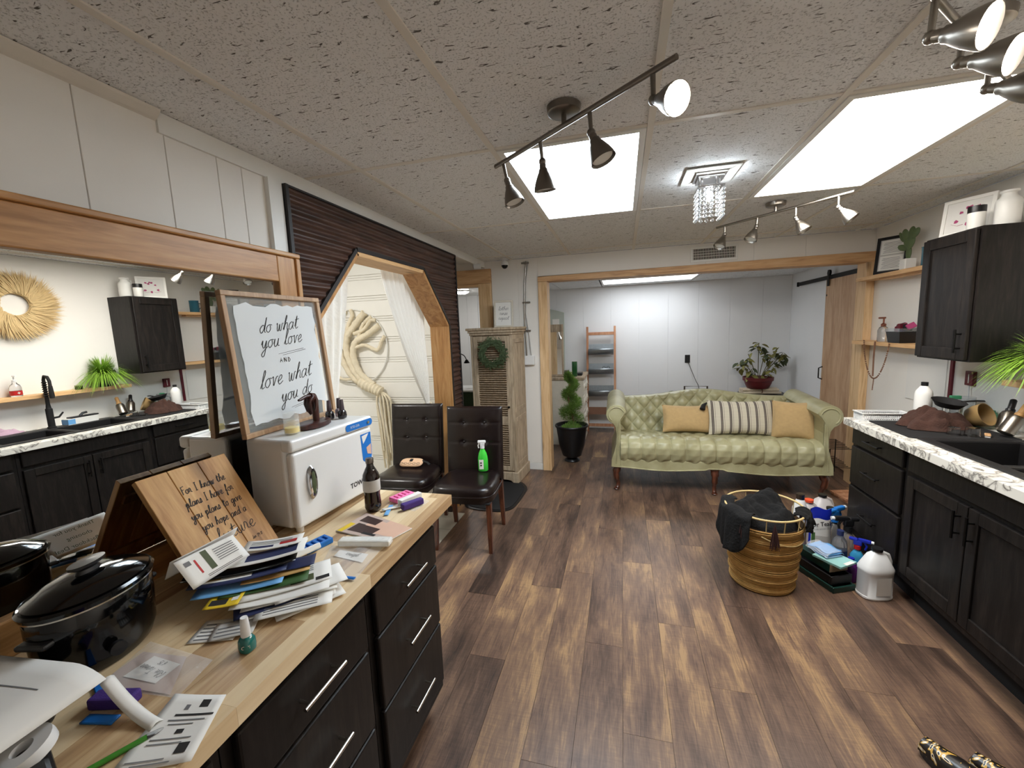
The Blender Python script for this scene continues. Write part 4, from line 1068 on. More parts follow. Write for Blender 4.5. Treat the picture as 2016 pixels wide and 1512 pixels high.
# ================================================================== RIGHT COUNTER
def marble():
    m, nt, b = _base('marble')
    tc = node(nt, 'ShaderNodeTexCoord')
    n0 = node(nt, 'ShaderNodeTexNoise'); n0.inputs['Scale'].default_value = 9; n0.inputs['Detail'].default_value = 8; n0.inputs['Distortion'].default_value = 1.8
    nt.links.new(tc.outputs['Object'], n0.inputs['Vector'])
    ab = node(nt, 'ShaderNodeMath', operation='SUBTRACT'); ab.inputs[1].default_value = .5; nt.links.new(n0.outputs['Fac'], ab.inputs[0])
    a2 = node(nt, 'ShaderNodeMath', operation='ABSOLUTE'); nt.links.new(ab.outputs[0], a2.inputs[0])
    cr = node(nt, 'ShaderNodeValToRGB'); cr.color_ramp.elements.new(.5)
    for e, (p, c) in zip(cr.color_ramp.elements, ((0, rgb(96, 92, 88)), (.025, rgb(186, 182, 174)), (.07, rgb(226, 223, 214)))): e.position = p; e.color = c + (1,)
    nt.links.new(a2.outputs[0], cr.inputs['Fac']); nt.links.new(cr.outputs[0], b.inputs['Base Color']); b.inputs['Roughness'].default_value = .3
marble()
mat('sink_black', rgb(24, 23, 24), .5, bump=.05, bscale=400)
mat('amber_glass', rgb(120, 70, 40), .1)
mat('copper', rgb(150, 96, 78), .3, .8)
mat('clear_plastic', (.9, .93, .95), .1, trans=.9, var=0)
mat('brown_towel', rgb(62, 39, 31), .95, bump=.5, bscale=120, var=.65, scale=16)
mat('tan_bowl', rgb(150, 122, 78), .5)
mat('green_plastic', rgb(56, 128, 92), .4)
mat('enamel_teal', rgb(46, 100, 118), .25)
mat('cactus_green', rgb(88, 104, 68), .6, var=.2)
mat('grass_green', rgb(122, 160, 52), .5, var=.35, scale=30)
mat('pampas', rgb(206, 180, 132), .9, var=.2, scale=30)
mat('maroon', rgb(96, 18, 34), .5)
mat('lilac_cloth', rgb(190, 160, 178), .95, bump=.4, bscale=200)
mat('rose_print', rgb(170, 60, 110), .6)
mat('bead_brown', rgb(120, 84, 64), .6)
CX0, CXF = 2.13, 1.43
G = 'dark base cabinets under the sink counter'
drawer_unit('charcoal three-drawer cabinet at the sofa end of the sink counter', 2.60, 3.155, face=1.46, depth=.66, zs=((.745, .855), (.478, .73), (.185, .462)), m='charcoal', bar='black_metal', hl=.16, kick=.13, front_dir=-1, group=G)
def door_unit(label, y0, y1, doors, false=True, handles=(), m='charcoal', bm='black_metal'):
    t = thing('sink_cabinet', label, 'cabinet', (1.46, (y0 + y1) / 2, 0), group=G); w = (y1 - y0) / 2; c = (y0 + y1) / 2
    # carcass built as a hollow body so the sink bowls hang free inside
    cc = MB().box(.02, .655, -w, -w + .018, .13, CT - .045).box(.02, .655, w - .018, w, .13, CT - .045).box(.02, .655, -w + .018, w - .018, .13, .148).box(.637, .655, -w + .018, w - .018, .148, CT - .045).box(.02, .04, -w + .018, w - .018, .148, CT - .045)
    cc.build('carcass', m, t)
    box(.09, .65, -w, w, 0, .13).build('toe_kick', 'black_matte', t)
    for (a, b_, hy) in doors:
        a -= c; b_ -= c
        d = MB().box(0, .02, a, a + .055, .175, .722).box(0, .02, b_ - .055, b_, .175, .722).box(0, .02, a + .055, b_ - .055, .667, .722).box(0, .02, a + .055, b_ - .055, .175, .235).build('door', m, t, bevel=.003)
        box(.010, .018, a + .05, b_ - .05, .23, .67).build('panel', m, d)
        hy -= c
        h = MB().tube([(-.028, hy, .56), (-.028, hy, .69)], .006, 10)
        for zz in (.585, .665): h.cyl((0, hy, zz), (-.028, hy, zz), .005, n=8)
        h.build('handle', bm, d)
    if false: box(0, .02, -w + .022, w - .022, .747, .855).build('false_front', m, t, bevel=.006)
    return t
door_unit('charcoal two-door sink cabinet with black bar handles', 1.76, 2.598, [(2.172, 2.575, 2.205), (1.78, 2.165, 2.13)])
drawer_unit('charcoal three-drawer cabinet on the near side of the sink', 1.205, 1.758, face=1.46, depth=.66, zs=((.745, .855), (.478, .73), (.185, .462)), m='charcoal', bar='black_metal', hl=.16, kick=.13, front_dir=-1, group=G)
# countertop with a cut-out for the sink
ct = thing('countertop', 'white marbled laminate countertop around the black sink', 'countertop', (1.78, 2.2, CT - .04))
def ctp(x0, x1, y0, y1): return box(x0 - 1.78, x1 - 1.78, y0 - 2.2, y1 - 2.2, 0, .04)
SK = (1.535, 2.02, 1.72, 2.625)
k = MB()
for q in ((CXF, SK[0], 1.18, 3.18), (SK[1], 2.128, 1.18, 3.18), (SK[0], SK[1], 1.18, SK[2]), (SK[0], SK[1], SK[3], 3.18)):
    k.box(q[0] - 1.78, q[1] - 1.78, q[2] - 2.2, q[3] - 2.2, 0, .04)
k.build('slab', 'marble', ct)
box(CXF - .004 - 1.78, CXF - 1.78, 1.18 - 2.2, 3.18 - 2.2, -.004, .040).build('front_edge', 'marble', ct, bevel=.004)
# sink
sk = thing('sink', 'black composite double-bowl drop-in sink', 'sink', (1.78, 2.17, CT))
k = MB(); x0, x1, y0, y1 = SK[0] - 1.78 - .012, SK[1] - 1.78 + .012, SK[2] - 2.17 - .012, SK[3] - 2.17 + .012
b1_, b2_ = (y0 + .05, -.02), (.02, y1 - .05); xa, xb = x0 + .05, x1 - .11
k.box(x0, xa, y0, y1, .0006, .009).box(xb, x1, y0, y1, .0006, .009)
for a, b_ in ((y0, b1_[0]), (b1_[1], b2_[0]), (b2_[1], y1)): k.box(xa, xb, a, b_, .0006, .009)
k.build('rim', 'sink_black', sk, bevel=.003)
for a, b_ in (b1_, b2_):
    w_ = MB()
    w_.box(xa, xa + .008, a, b_, -.18, .004).box(xb - .008, xb, a, b_, -.18, .004).box(xa + .008, xb - .008, a, a + .008, -.18, .004).box(xa + .008, xb - .008, b_ - .008, b_, -.18, .004).box(xa, xb, a, b_, -.19, -.18)
    o = w_.build('bowl', 'sink_black', sk)
    MB().lathe([(.035, -.1795), (.03, -.176), (0, -.176)], ((xa + xb) / 2, (a + b_) / 2, 0), n=20).build('drain', 'steel_dark', o)
fa = thing('faucet', 'tall black spring-neck kitchen faucet', 'faucet', (1.965, 2.21, CT + .009))
MB().lathe([(.028, 0), (.028, .01), (.022, .014), (.022, .16), (.017, .165), (.013, .20), (.012, .27)], n=20).build('body', 'black_matte', fa)
k = MB()
for i in range(7): k.at((0, 0, .27 + .018 * i)).lathe([(.012, -.006), (.019, 0), (.012, .006)], n=14, cap=False)
k.at().tube([(0, 0, .26), (0, 0, .40), (-.015, 0, .43), (-.05, 0, .425), (-.07, 0, .39), (-.07, 0, .34)], .011, 10)
k.build('spring_neck', 'black_matte', fa)
MB().tube([(-.07, 0, .35), (-.07, 0, .27), (-.07, 0, .25)], [.013, .017, .015], 12).build('spray_head', 'black_matte', fa)
MB().tube([(0, 0, .08), (-.02, .045, .085), (-.02, .075, .12)], [.009, .008, .006], 10).build('lever', 'black_matte', fa)
# drying mat
dm_ = MB().prism([(1.50, 2.66), (1.52, 2.645), (1.97, 2.645), (1.98, 2.66), (1.98, 3.10), (1.96, 3.115), (1.53, 3.115), (1.51, 3.10)], 'xy', CT + .0005, CT + .007).build('drying_mat', 'black_matte', None, bevel=.002)
tag(dm_, 'black drying mat beside the sink', 'mat')
# white slotted basket
wb = thing('plastic_basket', 'white slotted plastic basket at the end of the sink counter', 'basket', (1.60, 3.10 + .01, CT), 0)
W_, D_, H_ = .125, .05, .05
MB().box(-W_ + .01, W_ - .01, -D_ + .01, D_ - .01, 0, .004).build('floor_tray', 'white_plastic', wb)
k = MB()
for s in (-1, 1):
    n = 22
    for i in range(n + 1):
        xx = -W_ + 2 * W_ * i / n; k.at((0, s * D_, 0)).box(xx - .0028, xx + .0028, -.002, .002, .006, .045)
    k.at((0, s * D_, 0)).box(-W_, W_, -.002, .002, 0, .010).box(-W_, W_, -.002, .002, .036, .05)
    for i in range(9):
        yy = -D_ + 2 * D_ * i / 8; k.at((s * W_, 0, 0)).box(-.002, .002, yy - .0028, yy + .0028, .006, .045)
    k.at((s * W_, 0, 0)).box(-.002, .002, -D_, D_, 0, .010).box(-.002, .002, -D_, D_, .036, .05)
k.build('slotted_walls', 'white_plastic', wb)
k = MB().at((0, 0, .05)); k.box(-W_ - .008, W_ + .008, -D_ - .008, -D_ + .003, 0, .004).box(-W_ - .008, W_ + .008, D_ - .003, D_ + .008, 0, .004).box(-W_ - .008, -W_ + .003, -D_ + .003, D_ - .003, 0, .004).box(W_ - .003, W_ + .008, -D_ + .003, D_ - .003, 0, .004)
k.build('rim', 'white_plastic', wb)
# white bottle with black cap
lathe_thing('plastic_bottle', 'cream plastic bottle with black cap behind the crumpled towel', 'bottle', (1.80, 3.09, CT + .0075),
    [('bottle', [(.039, 0), (.042, .004), (.042, .165), (.038, .185), (.02, .212), (.015, .216), (.015, .22)], 'white_paper'), ('cap', [(.017, .218), (.017, .24), (0, .241)], 'black_plastic')])
# towel heap: crumpled brown cloth
def heap(name, label, cat, loc, rx, ry, h, m, seed, parent=None, fold=9.0, nu=56, nv=16, edge=.006):
    random.seed(seed); ph = [random.uniform(0, 6.28) for _ in range(8)]
    def f(u, v):
        a = 2 * PI * u; r = v
        rr = 1 + .16 * math.sin(3 * a + ph[0]) + .08 * math.sin(7 * a + ph[1])
        x, y = rx * r * rr * math.cos(a), ry * r * rr * math.sin(a)
        z = h * (1 - r ** 2.2) + edge
        z += h * .22 * (1 - r * .6) * math.sin(fold * x / rx * .8 + ph[2] + 2.5 * y / ry) + h * .13 * math.sin(fold * 1.7 * y / ry + ph[3] + 3 * x / rx)
        z += h * .07 * math.sin(23 * a + ph[4]) * r + h * .22 * (1 - r ** 3) * (abs(math.sin(7.5 * x / rx + 4 * y / ry + ph[5] + 1.3 * math.sin(5 * y / ry))) - .5) + h * .16 * (1 - r ** 3) * (abs(math.sin(9 * y / ry - 5 * x / rx + ph[6])) - .5)
        return (x, y, max(z * (1.0 if r < .97 else .3), edge * (1.6 - r)))
    o = MB().grid(f, nu, nv, True, True)
    if parent is None:
        t = o.build(name, m, None, angle=180); t.location = loc
        return tag(t, label, cat)
    t = o.build(name, m, parent, angle=180); t.location = loc
    return t
heap('towel_heap', 'crumpled dark brown towel on the drying mat', 'towel', (1.745, 2.905, CT + .007), .165, .12, .085, 'brown_towel', 4)
lathe_thing('tan_bowl', 'tan bowl tipped on its side behind the towel', 'bowl', (1.985, 2.935, CT + .072), [], None)
o = bpy.data.objects['tan_bowl']; o.rotation_euler = (1.15, .1, .45)
MB().lathe([(.03, -.055), (.05, -.045), (.062, -.01), (.066, .03), (.063, .03), (.058, -.008), (.045, -.038), (0, -.045)], n=28, cap=False).build('shell', 'tan_bowl', o)
o = thing('frying_pan', 'black pan tipped over the crumpled towel', 'pan', (1.84, 2.955, CT + .125), .2, rx=.2, ry=.05)
MB().lathe([(0, .0), (.055, 0), (.075, .028), (.078, .03), (.074, .027), (.053, -.004), (0, -.004)], n=28, cap=False).build('dish', 'black_matte', o)
MB().tube([(.072, 0, .026), (.15, 0, .034), (.19, 0, .034)], [.008, .009, .009], 8, flat=.5).build('handle', 'black_matte', o)
o = thing('sponge_tub', 'green and cream tub against the wall behind the tan bowl', 'tub', (2.078, 3.03, CT))
MB().lathe([(.035, 0), (.04, .004), (.044, .07), (.042, .075)], n=24, sx=.9, sy=1.1).build('tub', 'green_plastic', o)
MB().lathe([(.036, .076), (.034, .088), (0, .09)], n=24, sx=.9, sy=1.1).build('lid', 'green_plastic', o)
# clear jugs and a spray bottle behind
for lab, x_, y_, s_ in (('clear measuring jug leaning by the wall under the red switch', 2.02, 3.12, 1.25), ('small clear plastic cup beside the cream bottle', 1.885, 3.135, 1.0)):
    t = thing('plastic_jug', lab, 'jug', (x_, y_, CT))
    MB().at(sc=s_).lathe([(.034, 0), (.036, .002), (.044, .12), (.042, .12), (.034, .004), (0, .004)], n=20, cap=False).build('shell', 'clear_plastic', t)
    MB().at(sc=s_).tube([(-.04, 0, .10), (-.068, 0, .095), (-.066, 0, .05), (-.038, 0, .035)], .005, 8).build('handle', 'clear_plastic', t)
t = thing('spray_bottle', 'pale aqua trigger bottle standing behind the pan', 'spray bottle', (1.945, 3.055, CT + .0075))
MB().lathe([(.026, 0), (.028, .004), (.028, .09), (.014, .125), (.013, .135)], n=20).build('bottle', 'clear_plastic', t)
MB().box(-.035, .018, -.010, .010, .14, .162).box(-.028, -.02, -.006, .006, .115, .142).build('trigger', 'green_plastic', t, bevel=.004)
def glass_cup(lab, x_, y_, r, h):
    t = thing('glass_tumbler', lab, 'glass', (x_, y_, CT + .007), group='clear glasses on the drying mat')
    MB().lathe([(r, 0), (r * .98, .003), (r * .86, h), (r * .82, h), (r * .92, .004), (r * .8, .003)], n=24, cap=False).build('glass', 'glass', t)
    MB().lathe([(r * .86, h), (0, h + .0005)], n=24, cap=False).build('foot', 'glass', t)
glass_cup('clear glass upturned on the mat beside the sink rim, nearer the towel', 1.735, 2.725, .028, .042)
glass_cup('clear glass upturned on the mat beside the sink rim, by the wooden brush', 1.80, 2.70, .032, .046)
t = thing('wooden_brush', 'pale wooden nail brush on the drying mat', 'brush', (1.865, 2.70, CT + .007), 1.0)
MB().box(-.03, .03, -.012, .012, .006, .014).build('back', 'pine_x', t, bevel=.004)
MB().box(-.028, .028, -.010, .010, 0, .006).build('bristles', 'white_paper', t)
def shaker(lab, loc, rx, ry, capm):
    t = thing('steel_shaker', lab, 'bottle', loc, 0, 'steel shakers tipped over the mat', rx=rx, ry=ry)
    MB().lathe([(.030, 0), (.033, .003), (.033, .085), (.028, .10), (.018, .105)], n=28).build('body', 'steel', t)
    MB().lathe([(.019, .106), (.019, .12), (.014, .125), (.014, .175), (.010, .18), (0, .18)], n=20).build('grip', capm, t)
shaker('brushed steel shaker with wooden grip tipped towards the wall', (1.935, 2.70, CT + .026), -.1, .55, 'rustic')
shaker('brushed steel shaker with black grip tipped behind the other', (2.0, 2.80, CT + .026), -.35, .45, 'black_plastic')
# things beyond the frame edge that the mirror shows
t = thing('glove_box', 'white and blue cardboard box behind the sink with a black tray on it', 'box', (1.985, 2.41, CT + .009), 1.48)
MB().box(-.11, .11, -.035, .035, 0, .05).build('carton', 'white_paper', t)
MB().box(-.111, -.06, -.036, .036, .004, .046).build('end_print', 'sky_blue', t)
t = thing('black_tray', 'black handled tray lying on the white and blue box', 'tray', (1.985, 2.43, CT + .0595), 1.55)
MB().box(-.10, .10, -.03, .03, 0, .012).build('tray', 'black_plastic', t, bevel=.005)
MB().tube([(-.02, 0, .012), (0, .0, .03), (.03, 0, .034)], .01, 8).build('grip', 'black_plastic', t)
heap('cloth_heap', 'crumpled lilac cloth behind the sink', 'towel', (2.06, 1.93, CT + .0005), .055, .14, .04, 'lilac_cloth', 8)
t = thing('soap_bottle', 'clear bottle with purple label at the near end of the sink', 'bottle', (2.07, 1.74, CT))
MB().lathe([(.03, 0), (.032, .003), (.032, .10), (.014, .125), (.014, .14)], n=20).build('bottle', 'clear_plastic', t)
MB().lathe([(.0325, .02), (.0327, .07)], n=20, cap=False).build('wrap_label', 'purple', t)
# ---- wall pieces
t = thing('switch_box', 'dark red box with white pull strip on the wall above the sink', 'switch box', (RW, 3.235, 1.155))
box(-.022, -.001, -.032, .032, -.045, .045).build('box', 'maroon', t, bevel=.003)
box(-.0235, -.022, -.003, .003, -.03, .028).build('strip', 'white_paper', t)
MB().tube([(-.018, -.002, -.045), (-.02, -.01, -.10), (-.022, -.02, -.16)], .0035, 6).build('cord', 'white_plastic', t)
t = box(-.012, 0, -.012, .012, -.20, .165).build('red_strip', 'maroon'); t.location = (RW - .001, 3.40, 1.13); tag(t, 'narrow dark red strip on the wall below the upper cabinet', 'strip')
t = box(-.006, 0, -.20, .20, -.17, .17).build('notice_board', 'white_paper', bevel=.001); t.location = (RW - .001, 3.65, 1.10); tag(t, 'plain white board on the wall over the counter end', 'board')
# upper cabinet
t = thing('upper_cabinet', 'dark single-door wall cabinet above the sink counter', 'cabinet', (1.82, 3.045, 1.295))
y0, y1, hh = -.212, .212, .725
box(.022, .308, y0, y1, 0, hh).build('carcass', 'espresso', t)
d = MB().box(0, .02, y0 + .012, y0 + .07, .01, hh - .01).box(0, .02, y1 - .07, y1 - .012, .01, hh - .01).box(0, .02, y0 + .07, y1 - .07, hh - .07, hh - .01).box(0, .02, y0 + .07, y1 - .07, .01, .075).build('door', 'espresso', t, bevel=.004)
box(.010, .019, y0 + .065, y1 - .065, .07, hh - .065).build('panel', 'espresso', d)
h = MB().tube([(-.028, y0 + .045, .05), (-.028, y0 + .045, .18)], .006, 10)
for zz in (.075, .155): h.cyl((0, y0 + .045, zz), (-.028, y0 + .045, zz), .005, n=8)
h.build('handle', 'black_metal', d)
zt2 = 2.0205
t = thing('picture_frame', 'white framed print of pink flowers on the dark wall cabinet', 'picture', (1.93, 3.10, zt2), rz=math.radians(32), ry=math.radians(8))
for q in ((-.115, .115, 0, .018), (-.115, .115, .192, .21), (-.115, -.097, .018, .192), (.097, .115, .018, .192)): box(-.008, .008, q[0], q[1], q[2], q[3]).build('frame_rail', 'board_white', t)
box(-.002, .004, -.097, .097, .018, .192).build('print_sheet', 'white_paper', t)
k = MB(); random.seed(9)
for yy, zz in ((-.02, .14), (.005, .15), (.03, .13), (-.04, .15), (.05, .08), (-.05, .075), (.0, .06), (-.01, .155)):
    pts = [(-.0028, yy + .012 * math.cos(a) * random.uniform(.5, 1.3), zz + .010 * math.sin(a) * random.uniform(.5, 1.3)) for a in [k2 * PI / 4 for k2 in range(8)]]
    k.add(pts, [tuple(range(8))])
for s in (-1, 1): k.tube([(-.0028, s * .07, .07), (-.0028, s * .04, .055), (-.0028, s * .015, .06)], .003, 5, flat=.2)
k.build('flower_print', 'rose_print', t)
t = thing('milk_bottle', 'white ribbed jar with black label on the wall cabinet', 'jar', (1.875, 2.94, zt2))
MB().lathe([(.034, 0), (.036, .003), (.036, .115), (.034, .12), (.0, .12)], n=28).build('jar', 'white_gloss', t)
MB().lathe([(.0365, .085), (.0367, .087), (.0367, .118), (.0365, .12)], n=28, cap=False).build('band_label', 'black_plastic', t)
t = thing('milk_can', 'tall white enamel milk can on the wall cabinet', 'can', (1.985, 2.905, zt2))
MB().lathe([(.048, 0), (.05, .003), (.05, .12), (.046, .135), (.03, .15), (.028, .165), (.036, .17), (.036, .178), (0, .182)], n=32).build('can', 'white_gloss', t)
MB().tube([(0, .028, .16), (0, .055, .155), (0, .058, .13), (0, .048, .115)], .005, 8).build('handle', 'white_gloss', t)
# ---- pine shelves
def shelf(label, x0, y0, y1, z, th=.03):
    t = thing('pine_shelf', label, 'shelf', (RW, (y0 + y1) / 2, z), group='pine shelves on the sink wall')
    box(x0 - RW, -.001, y0 - (y0 + y1) / 2, y1 - (y0 + y1) / 2, -th, 0).build('board', 'pine_y', t, bevel=.002)
    return t
s1 = shelf('upper pine shelf holding the certificate and the cactus', 1.985, 3.262, 4.375, 1.90)
box(-.10, -.04, -.35, .3, -.045, -.03).build('cleat', 'pine_y', s1)
shelf('lower pine shelf holding the pump bottle and the bin', 1.985, 3.262, 4.375, 1.358)
s3 = shelf('long pine shelf with the grassy plant above the sink', 1.995, 1.60, 2.84, 1.197)
z1_ = 1.9005
t = thing('certificate_frame', 'black-framed certificates leaning on the upper pine shelf', 'picture', (2.055, 4.04, z1_), rz=math.radians(38), ry=math.radians(7))
for q in ((-.105, .105, 0, .022), (-.105, .105, .268, .29), (-.105, -.083, .022, .268), (.083, .105, .022, .268)): box(-.008, .008, q[0], q[1], q[2], q[3]).build('frame_rail', 'black_plastic', t)
bk = box(-.001, .004, -.083, .083, .022, .268).build('backing', 'grey_paper', t)
for a in ((-.075, .075, .03, .14), (-.075, .075, .152, .262)):
    box(-.002, -.001, a[0], a[1], a[2], a[3]).build('certificate', 'white_paper', bk)
k = MB()
for r in range(8): k.add([(-.0028, .06 - .01 * (r % 3), .042 + .011 * r), (-.0028, -.06 + .012 * (r % 2), .042 + .011 * r), (-.0028, -.06, .045 + .011 * r), (-.0028, .06, .045 + .011 * r)], [(0, 1, 2, 3)])
for r in range(8): k.add([(-.0028, .06 - .01 * (r % 3), .164 + .011 * r), (-.0028, -.06 + .012 * (r % 2), .164 + .011 * r), (-.0028, -.06, .167 + .011 * r), (-.0028, .06, .167 + .011 * r)], [(0, 1, 2, 3)])
k.build('small_print', 'ink_grey', t)['kind'] = 'stuff'
t = thing('potted_cactus', 'prickly pear cactus in a white pot on the upper pine shelf', 'plant', (2.03, 3.775, z1_))
MB().box(-.035, .035, -.035, .035, 0, .075).build('pot', 'white_paper', t, bevel=.006)
for (x_, y_, z_, w_, h_, a, rz) in ((0, 0, .12, .026, .055, 0, .3), (0, .022, .19, .024, .05, -.3, 1.0), (-.005, -.03, .185, .024, .05, .35, .8), (0, .06, .225, .02, .04, -.8, 1.2), (0, -.02, .25, .03, .05, .1, .5), (0, .10, .255, .012, .035, -.6, .2), (-.01, .035, .255, .024, .04, -.2, .9), (0, .075, .165, .022, .036, -1.1, 1.1), (0, -.06, .245, .022, .04, .5, 1.2)):
    k = MB().at((x_, y_, z_), rz * .4, a); k.sphere((0, 0, 0), (.009, w_, h_), 14, 10); k.build('cactus_pad', 'cactus_green', t)
t = thing('enamel_mug', 'teal blue enamel jug on the upper pine shelf', 'mug', (2.06, 3.60, z1_))
MB().lathe([(.042, 0), (.044, .003), (.044, .125), (.047, .13), (.044, .13), (.041, .124), (.041, .006), (0, .006)], n=32, cap=False).build('body', 'enamel_teal', t)
MB().tube([(0, .042, .10), (0, .075, .105), (0, .08, .06), (0, .042, .03)], .005, 8).build('handle', 'enamel_teal', t)
z2_ = 1.3585
t = thing('pump_bottle', 'frosted pump bottle with copper pump on the lower pine shelf', 'bottle', (2.06, 4.07, z2_))
MB().lathe([(.034, 0), (.036, .003), (.036, .09), (.026, .115), (.016, .122)], n=24).build('bottle', 'clear_plastic', t)
MB().lathe([(.017, .122), (.018, .14), (.012, .145), (.006, .15), (.006, .185)], n=16).build('collar', 'copper', t)
MB().at((0, 0, .19), -.3).box(-.035, .012, -.007, .007, -.006, .008).build('pump_head', 'copper', t, bevel=.003)
t = thing('storage_bin', 'black bin with a clear rim full of purple packets on the lower shelf', 'bin', (2.045, 3.80, z2_))
k = MB().add([(-.05, -.07, 0), (.05, -.07, 0), (.05, .07, 0), (-.05, .07, 0), (-.062, -.085, .085), (.062, -.085, .085), (.062, .085, .085), (-.062, .085, .085)], [(3, 2, 1, 0), (0, 1, 5, 4), (1, 2, 6, 5), (2, 3, 7, 6), (3, 0, 4, 7)]); k.build('bin', 'black_plastic', t)
k = MB()
for q in ((-.064, -.060, -.087, .087), (.060, .064, -.087, .087), (-.060, .060, -.087, -.083), (-.060, .060, .083, .087)): k.box(q[0], q[1], q[2], q[3], .085, .11)
k.build('clear_rim', 'clear_plastic', t)
random.seed(6)
for i in range(7):
    k = MB().at((random.uniform(-.03, .03), -.06 + .02 * i, .10 + random.uniform(0, .03)), random.uniform(-.6, .6), random.uniform(-.8, .8), random.uniform(-.5, .5)); k.box(-.028, .028, -.012, .012, -.02, .02)
    k.build('packet', ('rose_print', 'black_plastic', 'maroon', 'purple')[i % 4], t, bevel=.003)
t = thing('bead_garland', 'brown wooden bead garland hanging from the lower pine shelf', 'garland', (1.985, 3.98, 1.36))
def gar(y0, y1, zl, zz0=.004):
    pts = []
    for i in range(26):
        u = i / 25; pts.append((-.010, y0 + (y1 - y0) * u, zz0 - (zl) * (1 - (2 * u - 1) ** 2) ** .75))
    return pts
k = MB()
def beads(pts, r):
    for a, b_ in zip(pts[:-1], pts[1:]):
        d = (Vector(b_) - Vector(a)).length; n_ = max(1, int(d / (r * 2.0)))
        for j in range(n_): k.sphere(tuple(Vector(a).lerp(Vector(b_), j / n_)), r, 6, 4)
beads(gar(.18, -.17, .30), .0065); beads([(-.010, .0, -.30), (-.010, .01, -.40)], .0055)
k.build('bead_string', 'bead_brown', t)['kind'] = 'stuff'
MB().tube([(-.010, .02, .003), (-.012, .018, -.12), (-.012, .012, -.28)], .006, 8).build('rope', 'bead_brown', t)
# ---- grassy plant, tin, sanitiser on the long shelf
def blade_plant(name, label, loc, n, rx, rz_, potr, poth, m, seed, droop=.5, zmax=.25):
    t = thing(name, label, 'plant', loc)
    MB().lathe([(potr * .8, 0), (potr * .84, .003), (potr, poth), (potr * .93, poth), (potr * .85, poth * .85), (0, poth * .85)], n=24, cap=False).build('pot', 'black_plastic', t)
    random.seed(seed); k = MB()
    for i in range(n):
        a = random.uniform(0, 2 * PI); L = random.uniform(.55, 1.0); el = random.uniform(.05, 1.35)
        d = Vector((math.cos(a), math.sin(a), 0)); w = random.uniform(.003, .0055)
        side = Vector((-d.y, d.x, 0)); pts = []
        for j in range(6):
            s = j / 5; hor = rx * L * math.cos(el) * s + .01; z = poth * .9 + zmax * L * math.sin(el) * s + rx * .45 * s * L - droop * rx * L * s * s * math.cos(el) * 1.9
            if d.x > 0: hor = min(hor, .1)
            pts.append(d * hor + Vector((0, 0, z)))
        vs = []
        for j, p in enumerate(pts):
            ww = w * (1 - (j / 5) ** 2 * .95)
            vs += [tuple(p - side * ww), tuple(p + side * ww)]
        k.add(vs, [(2 * j, 2 * j + 1, 2 * j + 3, 2 * j + 2) for j in range(5)], True)
    k.build('foliage', m, t, angle=180)['kind'] = 'stuff'
    return t
blade_plant('grass_plant', 'bright green grassy plant in a black pot on the long pine shelf', (2.035, 2.655, 1.1975), 900, .30, 0, .05, .10, 'grass_green', 12, .55, .17)
lathe_thing('small_tin', 'little black tin with a pale lid beside the grassy plant', 'tin', (2.05, 2.47, 1.1975), [('tin', [(.025, 0), (.026, .002), (.026, .03)], 'black_plastic'), ('lid', [(.0265, .0305), (.0265, .038), (0, .039)], 'steel')])
t = thing('sanitizer_bottle', 'clear pump bottle with red label on the long pine shelf', 'bottle', (2.06, 2.085, 1.1975))
MB().lathe([(.032, 0), (.034, .003), (.034, .07), (.028, .09), (.014, .105), (.013, .115)], n=24).build('bottle', 'clear_plastic', t)
MB().lathe([(.0345, .012), (.0348, .013), (.0348, .045), (.0345, .046)], n=24, cap=False).build('wrap_label', 'red', t)
MB().lathe([(.013, .115), (.014, .13), (.005, .135), (.005, .16)], n=12).box(-.03, .008, -.006, .006, .158, .168).build('pump', 'white_plastic', t)
k = MB().box(-.0362, -.0355, -.008, .008, .026, .031).box(-.0362, -.0355, -.0025, .0025, .0205, .0365); k.build('cross_print', 'white_paper', t)
# ---- pampas wreath
t = thing('pampas_wreath', 'blond dried pampas grass wreath on the wall over the sink', 'wreath', (RW - .02, 2.19, 1.925))
random.seed(21); k = MB()
for i in range(2600):
    a = random.uniform(0, 2 * PI); r0 = random.uniform(.085, .12); L = random.uniform(.11, .19); tw_ = random.uniform(.15, .75)
    w = random.uniform(.0012, .003)
    p0 = Vector((random.uniform(-.035, .0), r0 * math.cos(a), r0 * math.sin(a)))
    a2_ = a + tw_; d = Vector((random.uniform(-.25, .06), math.cos(a2_), math.sin(a2_)))
    p1 = p0 + d * L * .55; p2 = p0 + d * L + Vector((-.01, 0, -.01)) + Vector((0, -math.sin(a), math.cos(a))) * .02
    p1.x = min(p1.x, .012); p2.x = min(p2.x, .015)
    sd = Vector((0, -math.sin(a2_), math.cos(a2_))) * w
    k.add([tuple(p0 - sd), tuple(p0 + sd), tuple(p1 + sd * 1.3), tuple(p1 - sd * 1.3), tuple(p2)], [(0, 1, 2, 3), (3, 2, 4)])
k.build('plumes', 'pampas', t)['kind'] = 'stuff'
MB().tube([(-.006, .095 * math.cos(a), .095 * math.sin(a)) for a in [2 * PI * j / 40 for j in range(40)]], .010, 8, closed=True).build('ring', 'pampas', t)

